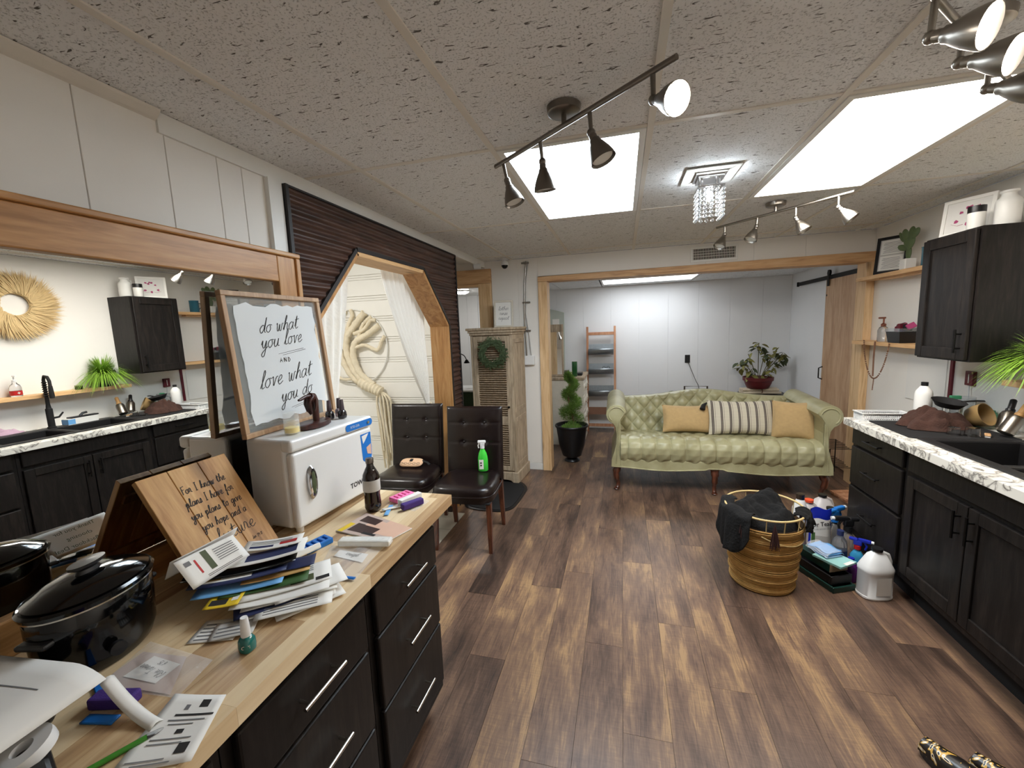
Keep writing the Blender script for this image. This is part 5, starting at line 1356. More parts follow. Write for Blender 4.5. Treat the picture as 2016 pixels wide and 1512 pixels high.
# ================================================================== SOFA
def leather():
    m, nt, b = _base('sage_leather')
    tc = node(nt, 'ShaderNodeTexCoord')
    n0 = node(nt, 'ShaderNodeTexNoise'); n0.inputs['Scale'].default_value = 5; n0.inputs['Detail'].default_value = 6
    nt.links.new(tc.outputs['Object'], n0.inputs['Vector'])
    cr = node(nt, 'ShaderNodeValToRGB'); cr.color_ramp.elements.new(.5)
    for e, (p, c) in zip(cr.color_ramp.elements, ((.3, rgb(142, 136, 102)), (.52, rgb(168, 164, 128)), (.75, rgb(182, 179, 146)))): e.position = p; e.color = c + (1,)
    nt.links.new(n0.outputs['Fac'], cr.inputs['Fac']); nt.links.new(cr.outputs[0], b.inputs['Base Color'])
    b.inputs['Roughness'].default_value = .36
    n1 = node(nt, 'ShaderNodeTexVoronoi'); n1.inputs['Scale'].default_value = 180
    nt.links.new(tc.outputs['Object'], n1.inputs['Vector'])
    bp = node(nt, 'ShaderNodeBump'); bp.inputs['Strength'].default_value = .12; bp.inputs['Distance'].default_value = .002
    nt.links.new(n1.outputs['Distance'], bp.inputs['Height']); nt.links.new(bp.outputs['Normal'], b.inputs['Normal'])
leather()
sofa = thing('chesterfield_sofa', 'sage green leather camelback sofa with button tufting', 'sofa', (.81, 3.93, 0), math.radians(1.0))
SWI = .83    # half inner width between the arms
def camel(x):
    return .815 + .075 * math.exp(-(x / .40) ** 2) - .0 * abs(x)
def tuft(a, b):
    h = abs(math.sin(PI * a)) * abs(math.sin(PI * b))
    return h ** .42
def back_fn(u, v):
    x = -SWI + 2 * SWI * u
    top = camel(x)
    z = .40 + (top - .40) * v
    y = .60 + .10 * v                      # leans backwards
    a = x / .128 + z / .150; b = x / .128 - z / .150
    p = tuft(a, b) * .032 * min(1, (1 - v) * 7 + .35)
    rl = max(0, v - .86) / .14
    y = y - p + .05 * rl ** 2
    if v > .93: z -= .012 * ((v - .93) / .07) ** 2
    return (x, y, z)
MB().grid(back_fn, 320, 110).build('tufted_back', 'sage_leather', sofa, angle=180)
def backshell(u, v):
    x = -SWI + 2 * SWI * u; top = camel(x) - .012
    th = v
    return (x, .75 + .06 * math.sin(PI * th) * 1.0 + .02 * th, top - (top - .24) * th)
MB().grid(backshell, 40, 10).build('outer_back', 'sage_leather', sofa)
btn = MB().sphere((0, 0, 0), (.008, .005, .008), 8, 6).build('button', 'sage_leather', sofa, loc=(0, .6, .5))
cnt = 0
for i in range(-13, 14):
    for j in range(5, 13):
        if (i + j) % 2: continue
        x = i * .064; z = j * .075
        if abs(x) > SWI - .03 or z < .43 or z > camel(x) - .05: continue
        yy = .60 + .10 * (z - .40) / (camel(x) - .40) + .002
        if cnt == 0: btn.location = (x, yy, z)
        else: piece(btn, sofa, (x, yy, z))
        cnt += 1
# seat: profile from the back over the front edge
def seat_prof(t):
    pts = [(.66, .435), (.50, .455), (.34, .475), (.20, .492), (.10, .497), (.045, .488), (.012, .465), (-.002, .43), (.0, .38), (.01, .335), (.022, .305)]
    f = t * (len(pts) - 1); i = min(int(f), len(pts) - 2); k = f - i
    return (pts[i][0] * (1 - k) + pts[i + 1][0] * k, pts[i][1] * (1 - k) + pts[i + 1][1] * k)
def seat_fn(u, v):
    x = -SWI + .0 + 2 * SWI * u
    y, z = seat_prof(v)
    y0, z0 = seat_prof(max(0, v - .03)); y1, z1 = seat_prof(min(1, v + .03))
    ny, nz = (z1 - z0), -(y1 - y0); L = math.hypot(ny, nz) or 1; ny /= L; nz /= L
    if nz < 0 and v < .5: ny, nz = -ny, -nz
    if v >= .5 and ny > 0: ny, nz = -ny, -nz
    s = v * 1.0
    if v < .42:
        a = x / .128 + v / .17; b = x / .128 - v / .17
        d = .020 * tuft(a, b)
    else:
        d = .026 * abs(math.sin(PI * x / .128)) ** .35 * (1 - .35 * max(0, v - .8) / .2)
        d += .004 * math.sin(x * 61 + 9 * v) * math.sin(v * 17)
    return (x, y + ny * d, z + nz * d)
MB().grid(seat_fn, 320, 90).build('tufted_seat', 'sage_leather', sofa, angle=180)
def seat_end(s):
    pts = [seat_prof(k / 30) for k in range(31)] + [(.66, .305)]
    return MB().add([(s * SWI, y, z) for y, z in pts], [tuple(range(len(pts)))])
# front rail with scalloped lower edge
n = 60; top = []; bot = []
for i in range(n + 1):
    x = -.90 + 1.80 * i / n
    sc2 = .235 - .022 * (math.sin(PI * (abs(x) / .9)) ** 2) + (.012 if abs(x) < .08 else 0)
    bot.append((x, sc2)); top.append((x, .315))
MB().prism(bot + top[::-1], 'xz', .006, .06).build('front_rail', 'sage_leather', sofa, bevel=.006)
MB().tube([(x, .004, z + .004) for x, z in bot], .006, 8).build('welt', 'sage_leather', sofa)
box(-.86, .86, .06, .78, .235, .30).build('base_deck', 'sage_leather', sofa)
# scroll arms
def arm_profile(s):
    P = [(.83, .24), (.83, .70)]
    cx, cz, r = .868, .745, .095
    for k in range(0, 15):
        a = PI * .93 - k * PI * 1.32 / 14
        P.append((cx + r * math.cos(a), cz + r * math.sin(a)))
    P += [(.878, .62), (.868, .55), (.872, .46), (.892, .38), (.915, .31), (.918, .235)]
    return [(s * a, b) for a, b in P]
for s in (-1, 1):
    pr_ = arm_profile(s)
    N = len(pr_)
    def armf(u, v, pr_=pr_):
        i = int(round(v * (N - 1))); a, b = pr_[i]
        y = .004 + .76 * u
        puff = .008 * math.sin(PI * min(1, u * 10)) if u < .1 else 0
        return (a, y, b + .03 * u * (1 if b > .6 else 0))
    arm = MB().grid(armf, 12, N - 1).build('arm', 'sage_leather', sofa, angle=55)
    MB().prism(pr_, 'xz', .0, .03).build('arm_front', 'sage_leather', arm, bevel=.006)
    sc_in = [(s * (a), b) for a, b in [(.875, .27), (.872, .5), (.868, .62)]]
    pts = [(s * .872, -.002, .27), (s * .862, -.002, .42), (s * .852, -.002, .58), (s * .842, -.002, .68)]
    for k in range(13):
        a = PI * .95 - k * PI * 1.25 / 12; pts.append((s * (.868 + .07 * math.cos(a)), -.002, .745 + .07 * math.sin(a)))
    MB().tube(spline(pts, 3), .006, 8).build('welt', 'sage_leather', arm)
    box(*sorted((s * .828, s * .868)), .02, .76, .24, .60).build('inner_panel', 'sage_leather', arm)
def cabriole(x, y, sx, sy):
    k = MB()
    pts = [(x, y, .245), (x + sx * .004, y + sy * .006, .21), (x + sx * .016, y + sy * .016, .17), (x + sx * .008, y + sy * .010, .11), (x - sx * .006, y - sy * .002, .06), (x - sx * .002, y + sy * .006, .025), (x + sx * .010, y + sy * .018, .012)]
    k.tube(spline(pts, 4), [.040 if i < 3 else (.034 if i < 8 else (.026 if i < 13 else (.018 if i < 20 else .019))) for i in range(len(spline(pts, 4)))], 12)
    k.sphere((x + sx * .012, y + sy * .020, .011), (.026, .030, .011), 12, 8)
    return k
for x, y, sx, sy in ((-.86, .06, -1, -1), (.86, .06, 1, -1), (0, .05, 0, -1), (-.84, .70, -1, 1), (.84, .70, 1, 1)): cabriole(x, y, sx, sy).build('leg', 'cherry', sofa)
# pillows
def pillow_mat():
    m, nt, b = _base('striped_weave')
    tc = node(nt, 'ShaderNodeTexCoord'); sp = node(nt, 'ShaderNodeSeparateXYZ'); nt.links.new(tc.outputs['Object'], sp.inputs[0])
    f = node(nt, 'ShaderNodeMath', operation='MULTIPLY'); f.inputs[1].default_value = 1 / .075; nt.links.new(sp.outputs['X'], f.inputs[0])
    fr_ = node(nt, 'ShaderNodeMath', operation='FRACT'); nt.links.new(f.outputs[0], fr_.inputs[0])
    cr = node(nt, 'ShaderNodeValToRGB'); cr.color_ramp.interpolation = 'CONSTANT'
    cols = [(0, rgb(214, 206, 186)), (.40, rgb(84, 76, 74)), (.50, rgb(150, 140, 128)), (.56, rgb(84, 76, 74)), (.66, rgb(214, 206, 186)), (.80, rgb(130, 120, 112)), (.84, rgb(214, 206, 186))]
    while len(cr.color_ramp.elements) < len(cols): cr.color_ramp.elements.new(.5)
    for e, (p, c) in zip(cr.color_ramp.elements, cols): e.position = p; e.color = c + (1,)
    nt.links.new(fr_.outputs[0], cr.inputs['Fac'])
    wv = node(nt, 'ShaderNodeTexWave'); wv.bands_direction = 'Z'; wv.inputs['Scale'].default_value = 22; nt.links.new(tc.outputs['Object'], wv.inputs['Vector'])
    mx = node(nt, 'ShaderNodeMix', data_type='RGBA'); mx.blend_type = 'MULTIPLY'; mx.inputs[0].default_value = .25
    nt.links.new(cr.outputs[0], mx.inputs[6]); nt.links.new(wv.outputs['Color'], mx.inputs[7]); nt.links.new(mx.outputs[2], b.inputs['Base Color'])
    b.inputs['Roughness'].default_value = .9
pillow_mat()
mat('ochre_linen', rgb(194, 164, 116), .92, var=.12, scale=40, bump=.35, bscale=500, sheen=.2)
def pillow(name, label, loc, rz, tilt, w, h, d, m, group):
    t = thing(name, label, 'pillow', loc, rz, group, rx=tilt)
    def f(sgn):
        def g(u, v):
            x, z = (u - .5) * w, (v - .5) * h
            e = (1 - abs(2 * u - 1) ** 2.6) * (1 - abs(2 * v - 1) ** 2.6)
            pinch = 1 - .06 * (abs(2 * v - 1) ** 2) * 0 
            xx = x * (1 - .05 * math.sin(PI * v)); zz = z * (1 - .09 * math.sin(PI * u))
            return (xx, sgn * d / 2 * e ** .55 + .003 * math.sin(25 * x + 17 * z) * e, zz + h / 2)
        return g
    k = MB().grid(f(-1), 26, 20); k.grid(f(1), 26, 20)
    k.build('cover', m, t, angle=180)
    return t
PG = 'throw pillows on the sofa'
pillow('throw_pillow', 'ochre linen lumbar pillow left of the striped one', (.62, 4.30, .495), .02, -.30, .47, .275, .13, 'ochre_linen', PG)
sp_ = pillow('throw_pillow', 'cream pillow with black woven stripes and tassels', (1.10, 4.25, .495), .04, -.34, .60, .335, .14, 'striped_weave', PG)
for (x, z) in ((-.30, .31), (.30, .02)):
    MB().tube([(x, 0, z), (x + (.02 if x > 0 else -.035), -.02, z - .03), (x + (.03 if x > 0 else -.05), -.03, z - .07)], [.006, .02, .026], 8).build('tassel', 'black_matte', sp_)
pillow('throw_pillow', 'ochre linen pillow tucked against the sofa arm', (1.49, 4.17, .485), -.25, -.22, .34, .35, .14, 'ochre_linen', PG)

# ================================================================== BASKET WITH BLANKET
mat('seagrass', rgb(182, 142, 82), .75, var=.35, scale=45, bump=.3, bscale=300)
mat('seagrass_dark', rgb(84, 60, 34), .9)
mat('rim_wire', rgb(206, 182, 128), .4)
mat('black_fleece', rgb(9, 9, 10), .95, bump=.6, bscale=70)
mat('tassel_brown', rgb(58, 32, 30), .95)
bk = thing('laundry_basket', 'round woven seagrass basket with a pale wire rim', 'basket', (.812, 2.645, 0)); bk.scale = (.92, .92, 1.0)
k = MB(); random.seed(15)
N_ = 46
for i in range(N_):
    z = .006 + .395 * i / N_; r = .178 + .040 * (i / N_) ** .8 + (.006 * math.sin(i * .9))
    ph = random.uniform(0, 6.28); am = random.uniform(.0005, .0025)
    k.tube([((r + random.uniform(-.0015, .0015)) * math.cos(a), (r) * math.sin(a), z + am * math.sin(2 * a + ph)) for a in [2 * PI * j / 40 for j in range(40)]], random.uniform(.0034, .0050), 6, closed=True)
k.build('coiled_weave', 'seagrass', bk)['kind'] = 'stuff'
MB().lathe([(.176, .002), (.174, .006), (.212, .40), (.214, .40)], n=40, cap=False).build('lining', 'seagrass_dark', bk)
MB().lathe([(.0, .003), (.176, .003)], n=40, cap=False).build('bottom', 'seagrass', bk)
MB().tube([(.226 * math.cos(a), .226 * math.sin(a), .475 + .006 * math.sin(a)) for a in [2 * PI * j / 48 for j in range(48)]], .006, 8, closed=True).build('rim_ring', 'rim_wire', bk)
for j in range(14):
    a = 2 * PI * j / 14; MB().tube([(.218 * math.cos(a), .218 * math.sin(a), .39), (.226 * math.cos(a), .226 * math.sin(a), .475)], .003, 6).build('rim_stay', 'rim_wire', bk)
pts = []
for j in range(20):
    a = -1.9 + 1.9 * j / 19; pts.append((.226 * math.cos(a), .226 * math.sin(a), .37 - .05 * math.sin(PI * j / 19)))
MB().tube(pts, .003, 6).build('loose_strand', 'rim_wire', bk)
bl = thing('black_blanket', 'black fleece blanket with brown tassels stuffed in the basket', 'blanket', (.812, 2.645, .36)); bl.scale = (.92, .92, 1.0)
random.seed(31); ph = [random.uniform(0, 6.28) for _ in range(10)]
def blan(u, v):
    a = 2 * PI * u; r = .208 * v
    x, y = r * math.cos(a), r * math.sin(a)
    z = .115 * (1 - v ** 3) + .02 + .030 * math.sin(22 * x + ph[0] + 9 * y) * (1 - v ** 4) + .024 * math.sin(31 * y + ph[1] - 14 * x) * (1 - v ** 4) + .016 * abs(math.sin(38 * x + 26 * y + ph[2] + 1.5 * math.sin(20 * y))) * (1 - v ** 4) + .014 * abs(math.sin(47 * y - 21 * x + ph[3] + 1.2 * math.sin(25 * x))) * (1 - v ** 4)
    z += .03 * math.cos(a - 2.6) * v
    if v > .9: z -= (v - .9) * .5
    return (x, y, z)
MB().grid(blan, 90, 36, True, True).build('heap', 'black_fleece', bl, angle=180)
def flap(a0, a1, drop, out, seed):
    random.seed(seed); p1, p2 = random.uniform(0, 6), random.uniform(0, 6)
    def f(u, v):
        a = a0 + (a1 - a0) * u
        s = v
        if s < .35: r = .17 + .075 * (s / .35); z = .11 + .015 * math.sin(PI * s / .35)
        else:
            t_ = (s - .35) / .65; r = .245 + out * t_ ** .6 + .012 * math.sin(9 * u + p1) * t_; r += .012 * math.sin(19 * u + p1) * t_ + .006 * math.sin(41 * u) * t_; z = .115 - drop * t_ * (.42 + .58 * abs(math.sin(4.3 * u + p2)) ** .7) + .01 * math.sin(16 * u + 9 * t_)
        z += .008 * math.sin(14 * u + p2) 
        return (r * math.cos(a), r * math.sin(a), z)
    return MB().grid(f, 60, 26)
flap(2.45, 4.15, .25, .022, 1).build('draped_flap', 'black_fleece', bl, solid=.008, angle=180)
flap(-.72, -.12, .10, .008, 2).build('draped_flap', 'black_fleece', bl, solid=.008, angle=180)
def tassel(a, z, L, seed, rr=.244):
    random.seed(seed); k = MB()
    for i in range(46):
        b = a + random.uniform(-.10, .10) ; x0, y0 = rr * math.cos(a), rr * math.sin(a)
        l = L * random.uniform(.7, 1); sp = random.uniform(0, 1)
        x1, y1 = (rr + .018 * sp) * math.cos(b), (rr + .018 * sp) * math.sin(b)
        k.tube([(x0, y0, z), ((x0 + x1) / 2, (y0 + y1) / 2, z - l * .4), (x1 * 1.01, y1 * 1.01, z - l)], .0016, 4)
    k.build('tassel', 'tassel_brown', bl)['kind'] = 'stuff'
tassel(-1.62, .10, .15, 3); tassel(-2.35, .11, .13, 4)

# ================================================================== BOTTLES AND PACKS ON THE FLOOR
mat('translucent_white', rgb(226, 220, 218), .35, trans=.25, var=.03)
mat('orange_cap', rgb(226, 84, 50), .4)
mat('trigger_blue', rgb(30, 110, 190), .35)
mat('blue_pale', rgb(160, 196, 232), .5)
mat('dark_green', rgb(20, 52, 46), .35)
mat('aqua_liquid', rgb(70, 170, 220), .15, trans=.3)
mat('violet_liquid', rgb(92, 30, 110), .2, trans=.2)
mat('mint_card', rgb(150, 200, 196), .6)
mat('brown_card', rgb(150, 128, 104), .7)
def jug(label, loc, rz, w, d, h, m, capm, lab=None):
    t = thing('plastic_jug', label, 'jug', loc, rz, 'jugs and bottles on the floor')
    pr_ = [(.94, 0), (1.0, .02), (1.0, .055), (.97, .065), (.97, .52), (1.0, .54), (1.0, .60), (.90, .66), (.55, .86), (.24, .93), (.22, .96)]
    k = MB().lathe([(r * w / 2, z * h) for r, z in pr_], n=36, sx=1, sy=d / w, power=2.8); b = k.build('body', m, t)
    MB().lathe([(.026, .945 * h), (.027, h), (0, h * 1.003)], n=18).build('cap', capm, t)
    if lab: MB().grid(lambda u, v: (-w * .24 + w * .48 * u, -d / 2 * .975 - .0016, h * (.12 + .36 * v)), 8, 1).build('paper_label', lab, t)
    MB().tube([(w * .17, 0, h * .90), (w * .36, 0, h * .85), (w * .45, 0, h * .72), (w * .46, 0, h * .62)], .012, 10).build('handle', m, t)
    return t
jug('white jug with black cap standing beside the sink cabinet doors', (1.37, 2.605, 0), .25, .165, .12, .285, 'white_plastic', 'black_plastic', 'white_paper')
jug('pinkish translucent jug with black cap past the end of the cabinets', (1.40, 3.34, 0), .3, .17, .13, .30, 'translucent_white', 'black_plastic')
jug('milky jug with a black cap behind the trigger sprays', (1.385, 3.175, 0), .6, .13, .10, .27, 'translucent_white', 'black_plastic')
jug('narrow milky jug with an orange cap beside the bath salt bag', (1.262, 3.20, 0), .1, .11, .10, .31, 'translucent_white', 'orange_cap')
t = thing('shampoo_bottle', 'tall white bottle with grey cap behind the basket', 'bottle', (1.17, 3.10, 0), .2, 'jugs and bottles on the floor')
MB().lathe([(.042, 0), (.045, .005), (.045, .28), (.03, .33), (.022, .35)], n=26).build('bottle', 'white_plastic', t)
MB().lathe([(.024, .35), (.025, .385), (0, .388)], n=20).build('cap', 'steel_dark', t)
MB().grid(lambda u, v: (-.03 + .06 * u, -.046 - .001, .26 - .04 * v), 4, 1).build('patch_label', 'black_plastic', t)
# bath salt bag
t = thing('bath_salt_bag', 'navy and white stand-up bag of bath salts behind the trays', 'bag', (1.24, 2.968, 0), .28)
def bagf(sg):
    def f(u, v):
        w = .075 * (1 - .06 * v); th = .035 * (1 - v) ** .6 * (1 - abs(2 * u - 1) ** 3)
        return ((2 * u - 1) * w, sg * th, .345 * v + (.012 * math.sin(6 * u) * v))
    return f
k = MB().grid(bagf(-1), 12, 14); k.grid(bagf(1), 12, 14); k.build('pouch', 'royal_blue', t, angle=60)
k = MB().grid(lambda u, v: tuple(Vector(bagf(-1)(.06 + .88 * u, .08 + .72 * v)) + Vector((0, -.0015, 0))), 10, 8).build('front_label', 'white_paper', t)
printed('brand_print', 'Dr Teals', .038, 'ink', t, basis((0, -.0212, .245), (1, 0, .02), (0, .10, 1)), bold=.0008)
printed('brand_print', 'PURE EPSOM SALT', .014, 'ink_grey', t, basis((0, -.0238, .213), (1, 0, .02), (0, .10, 1)))
MB().grid(lambda u, v: tuple(Vector(bagf(-1)(.2 + .6 * u, .14 + .34 * v)) + Vector((0, -.003, 0))), 6, 6).build('window_print', 'grey_paper', t)
MB().grid(lambda u, v: tuple(Vector(bagf(-1)(.07 + .12 * u, .14 + .4 * v)) + Vector((0, -.003, 0))), 4, 4).build('leaf_print', 'leaf_print', t)
def sprayer(label, loc, rz, body, headm, h, collar=None, fill=None):
    t = thing('spray_bottle', label, 'spray bottle', loc, rz, 'jugs and bottles on the floor')
    k = h / .27
    MB().at(sc=k).lathe([(.038, 0), (.041, .004), (.041, .07), (.034, .11), (.038, .135), (.020, .165), (.014, .175), (.014, .185)], n=26, sy=.72).build('bottle', body, t)
    MB().at(sc=k).lathe([(.0185, .18), (.0185, .205)], n=18).build('collar', collar or headm, t)
    g = MB().at(sc=k).box(-.022, .022, -.012, .012, .205, .24); g.box(-.065, .0, -.011, .011, .232, .255); g.box(.0, .045, -.012, .012, .232, .25)
    hd_ = g.build('trigger_head', headm, t, bevel=.006 * k)
    MB().at(sc=k).tube([(-.03, 0, .235), (-.045, 0, .21), (-.038, 0, .185)], .006, 8).build('trigger', headm, hd_)
    MB().at(sc=k).cyl((-.065, 0, .244), (-.078, 0, .244), .009, n=12).build('nozzle', 'white_plastic', hd_)
    return t
sprayer('light blue spray bottle with red collar and blue trigger beside the white jug', (1.375, 2.805, 0), 2.6, 'aqua_liquid', 'royal_blue', .255, 'red')
sprayer('clear spray bottle with a black trigger head', (1.375, 2.925, 0), .1, 'clear_plastic', 'black_plastic', .34)
sprayer('clear spray bottle with a light blue trigger head', (1.352, 3.045, 0), 3.75, 'clear_plastic', 'trigger_blue', .345)
lathe_thing('water_bottle', 'clear bottle with navy cap standing behind the mask pack', 'bottle', (1.30, 2.845, 0), [('bottle', [(.036, 0), (.039, .004), (.039, .17), (.033, .20), (.015, .225), (.014, .235)], 'clear_plastic'), ('cap', [(.018, .232), (.018, .262), (0, .263)], 'navy'), ('wrap_label', [(.0393, .06), (.0395, .062), (.0395, .14), (.0393, .142)], 'navy')], 'jugs and bottles on the floor')
lathe_thing('cleaner_bottle', 'short violet cleaner bottle in front of the red-collared spray', 'bottle', (1.318, 2.745, 0), [('bottle', [(.036, 0), (.038, .003), (.038, .09), (.02, .115), (.014, .12)], 'violet_liquid'), ('cap', [(.016, .118), (.016, .14), (0, .141)], 'royal_blue')], 'jugs and bottles on the floor')
# green trays with packs
def tray(label, loc, rz, w, l, h, m):
    t = thing('boot_tray', label, 'tray', loc, rz, 'dark trays on the floor')
    box(-w / 2 + .012, w / 2 - .012, -l / 2 + .012, l / 2 - .012, 0, .005).build('bottom', m, t)
    k = MB()
    for q in ((-w / 2, w / 2, -l / 2, -l / 2 + .012), (-w / 2, w / 2, l / 2 - .012, l / 2), (-w / 2, -w / 2 + .012, -l / 2 + .012, l / 2 - .012), (w / 2 - .012, w / 2, -l / 2 + .012, l / 2 - .012)): k.box(q[0], q[1], q[2], q[3], 0, h)
    k.build('rim', m, t, bevel=.004)
    return t
ta = math.radians(24)
tray('dark green tray on the floor at the bottom of the stack', (1.155, 2.765, 0), ta, .15, .36, .035, 'dark_green')
tray('black tray nested on top of the dark green one', (1.155, 2.775, .036), ta, .14, .33, .05, 'black_plastic')
t = thing('glove_box', 'brown and green box lying on the stacked trays', 'box', (1.17, 2.79, .087), ta); box(-.06, .06, -.13, .10, 0, .045).build('carton', 'dark_green', t); box(-.061, .061, -.132, -.13, 0, .045).build('end_flap', 'brown_card', t)
t = thing('wipes_pack', 'mint green card pack sticking out over the trays', 'pack', (1.205, 2.73, .133), ta + .2); box(-.07, .07, -.10, .06, 0, .012).build('card', 'mint_card', t); box(-.02, .05, -.102, -.08, .0122, .0128).build('white_tab', 'white_paper', t)
t = thing('mask_pack', 'clear packet of light blue folded masks on top of the trays', 'pack', (1.19, 2.77, .146), ta)
for i in range(4): MB().at((.003 * i, .004 * i, .008 * i), .05 * i).grid(lambda u, v: (-.055 + .11 * u, -.065 + .13 * v, .004 + .006 * math.sin(9 * v + i)), 6, 14).build('folded_mask', 'sky_blue' if i % 2 else 'blue_pale', t, solid=.002)
MB().grid(lambda u, v: (-.062 + .124 * u, -.075 + .15 * v, .042 - .03 * (abs(2 * u - 1) ** 4)), 10, 8).build('wrapper', 'plastic_film', t)

# ================================================================== CHAIRS
mat('dark_leather', rgb(24, 15, 15), .28, var=.1, bump=.08, bscale=220, coat=.15)
def dining_chair(label, loc, rz):
    t = thing('dining_chair', label, 'chair', loc, rz, 'dark leather dining chairs by the opening')
    # local: front is -Y, seat centre at origin
    w = .225
    def seatf(u, v):
        a = 2 * PI * u; ca, sa = math.cos(a), math.sin(a)
        x = (w - (.012 if sa > 0 else 0)) * math.copysign(abs(ca) ** .42, ca); y = .22 * math.copysign(abs(sa) ** .42, sa)
        prof = [(1.0, .37), (1.0, .40), (1.02, .42), (1.02, .45), (.97, .472), (.85, .485), (.6, .492), (.3, .496), (0, .498)]
        f = v * (len(prof) - 1); i = min(int(f), len(prof) - 2); k = f - i
        r = prof[i][0] * (1 - k) + prof[i + 1][0] * k; z = prof[i][1] * (1 - k) + prof[i + 1][1] * k
        return (x * r, y * r, z)
    MB().grid(seatf, 48, 16, True, True).build('seat', 'dark_leather', t)
    box(-w + .01, w - .01, -.21, .20, .365, .372).build('seat_board', 'black_matte', t)
    MB().tube([(.232 * math.copysign(abs(math.cos(a)) ** .42, math.cos(a)), .226 * math.copysign(abs(math.sin(a)) ** .42, math.sin(a)), .418) for a in [2 * PI * j / 48 for j in range(48)]], .005, 6, closed=True).build('piping', 'dark_leather', t)
    # backrest, leaning
    def bk_(sg):
        def f(u, v):
            x = (2 * u - 1) * (w + .004); z = .40 + .58 * v
            lean = .195 + .06 * v
            ed = (1 - abs(2 * u - 1) ** 10) * (1 - abs(2 * v - 1) ** 16)
            seam = 0
            for zz in (.70, .855): seam += math.exp(-((z - zz) / .007) ** 2)
            bt = 0
            for zz in (.70, .855):
                for xx in (-.085, .085): bt += math.exp(-(((x - xx) ** 2 + (z - zz) ** 2) / .022 ** 2))
            d = .032 * ed ** .4 - .006 * min(seam, 1) * ed - .012 * min(bt, 1) if sg < 0 else .028 * ed ** .4
            return (x, lean + sg * d, z)
        return f
    k = MB().grid(bk_(-1), 60, 60); k.grid(bk_(1), 20, 20)
    b = k.build('backrest', 'dark_leather', t, angle=75)
    for zz in (.70, .855):
        for xx in (-.085, .085): MB().sphere((xx, .195 + .06 * (zz - .40) / .58 - .020, zz), (.011, .007, .011), 10, 6).build('button', 'dark_leather', b)
    for sx in (-1, 1):
        MB().add([(sx * .2 - .02, -.20, .37), (sx * .2 + .02, -.20, .37), (sx * .2 + .02, -.16, .37), (sx * .2 - .02, -.16, .37), (sx * .203 - .013, -.205, 0), (sx * .203 + .013, -.205, 0), (sx * .203 + .013, -.179, 0), (sx * .203 - .013, -.179, 0)], [(0, 1, 2, 3), (7, 6, 5, 4), (0, 4, 5, 1), (1, 5, 6, 2), (2, 6, 7, 3), (3, 7, 4, 0)]).build('leg', 'cherry', t, bevel=.003)
        MB().add([(sx * .2 - .02, .17, .40), (sx * .2 + .02, .17, .40), (sx * .2 + .02, .215, .40), (sx * .2 - .02, .215, .40), (sx * .203 - .014, .235, 0), (sx * .203 + .014, .235, 0), (sx * .203 + .014, .265, 0), (sx * .203 - .014, .265, 0)], [(0, 1, 2, 3), (7, 6, 5, 4), (0, 4, 5, 1), (1, 5, 6, 2), (2, 6, 7, 3), (3, 7, 4, 0)]).build('leg', 'cherry', t, bevel=.003)
    return t
dining_chair('dark leather chair holding the green spray bottle, before the armoire', (-1.125, 2.79, 0), math.radians(4))
dining_chair('dark leather chair holding the wallet, in the cut-corner opening', (-1.66, 2.86, 0.004), math.radians(5))
# green spray on the chair
mat('lime', rgb(70, 214, 70), .2, trans=.1, coat=.3)
t = thing('spray_bottle', 'lime green cleaner spray standing on the leather chair', 'spray bottle', (-1.045, 2.915, .499), .25)
MB().lathe([(.036, 0), (.039, .004), (.039, .09), (.036, .115), (.030, .14), (.016, .17), (.013, .18)], n=26, sy=.7).build('bottle', 'lime', t)
MB().lathe([(.017, .178), (.017, .20)], n=18).build('collar', 'white_plastic', t)
MB().box(-.018, .018, -.012, .012, .20, .225).box(-.035, .028, -.012, .012, .218, .24).build('trigger_head', 'white_plastic', t, bevel=.006)
MB().tube([(-.02, 0, .222), (-.032, 0, .20), (-.028, 0, .18)], .005, 8).build('trigger', 'white_plastic', t)
MB().grid(lambda u, v: (-.028 + .034 * u, -.0285 - .002 * math.sin(PI * u) + .0006, .02 + .075 * v), 6, 4).build('wrap_label', 'white_paper', t)
for zz in (.05, .07): MB().sphere((-.013, -.031, zz), (.008, .001, .006), 8, 6).build('label_print', 'ink', t)
mat('peach_cloth', rgb(226, 186, 150), .8)
t = thing('wallet_pouch', 'peach patterned wallet pouch with black strap on the leather chair', 'purse', (-1.665, 2.93, .512), .12, rx=.25)
def pch(u, v):
    a = 2 * PI * u; b = PI * (v - .5)
    return (.095 * math.copysign(abs(math.cos(a)) ** .5, math.cos(a)) * math.cos(b) ** .4, .055 * math.copysign(abs(math.sin(a)) ** .6, math.sin(a)) * math.cos(b) ** .4, .018 * math.sin(b) + .018)
MB().grid(pch, 32, 12, True, True).build('pouch', 'peach_cloth', t)
k = MB()
for j in range(5): k.tube([(-.07 + .035 * j + .013 * math.cos(a), -.038 + .012 * math.sin(a), .0362) for a in [2 * PI * q / 12 for q in range(12)]], .0014, 5, closed=True)
k.build('motif_print', 'ink', t)['kind'] = 'stuff'
MB().tube([(.085, .02, .025), (.13, .01, .015), (.155, -.01, .006)], .011, 8, flat=.4).build('strap', 'black_matte', t)
MB().box(-.012, .012, -.012, .022, .034, .042).build('clasp', 'black_matte', t, bevel=.003)

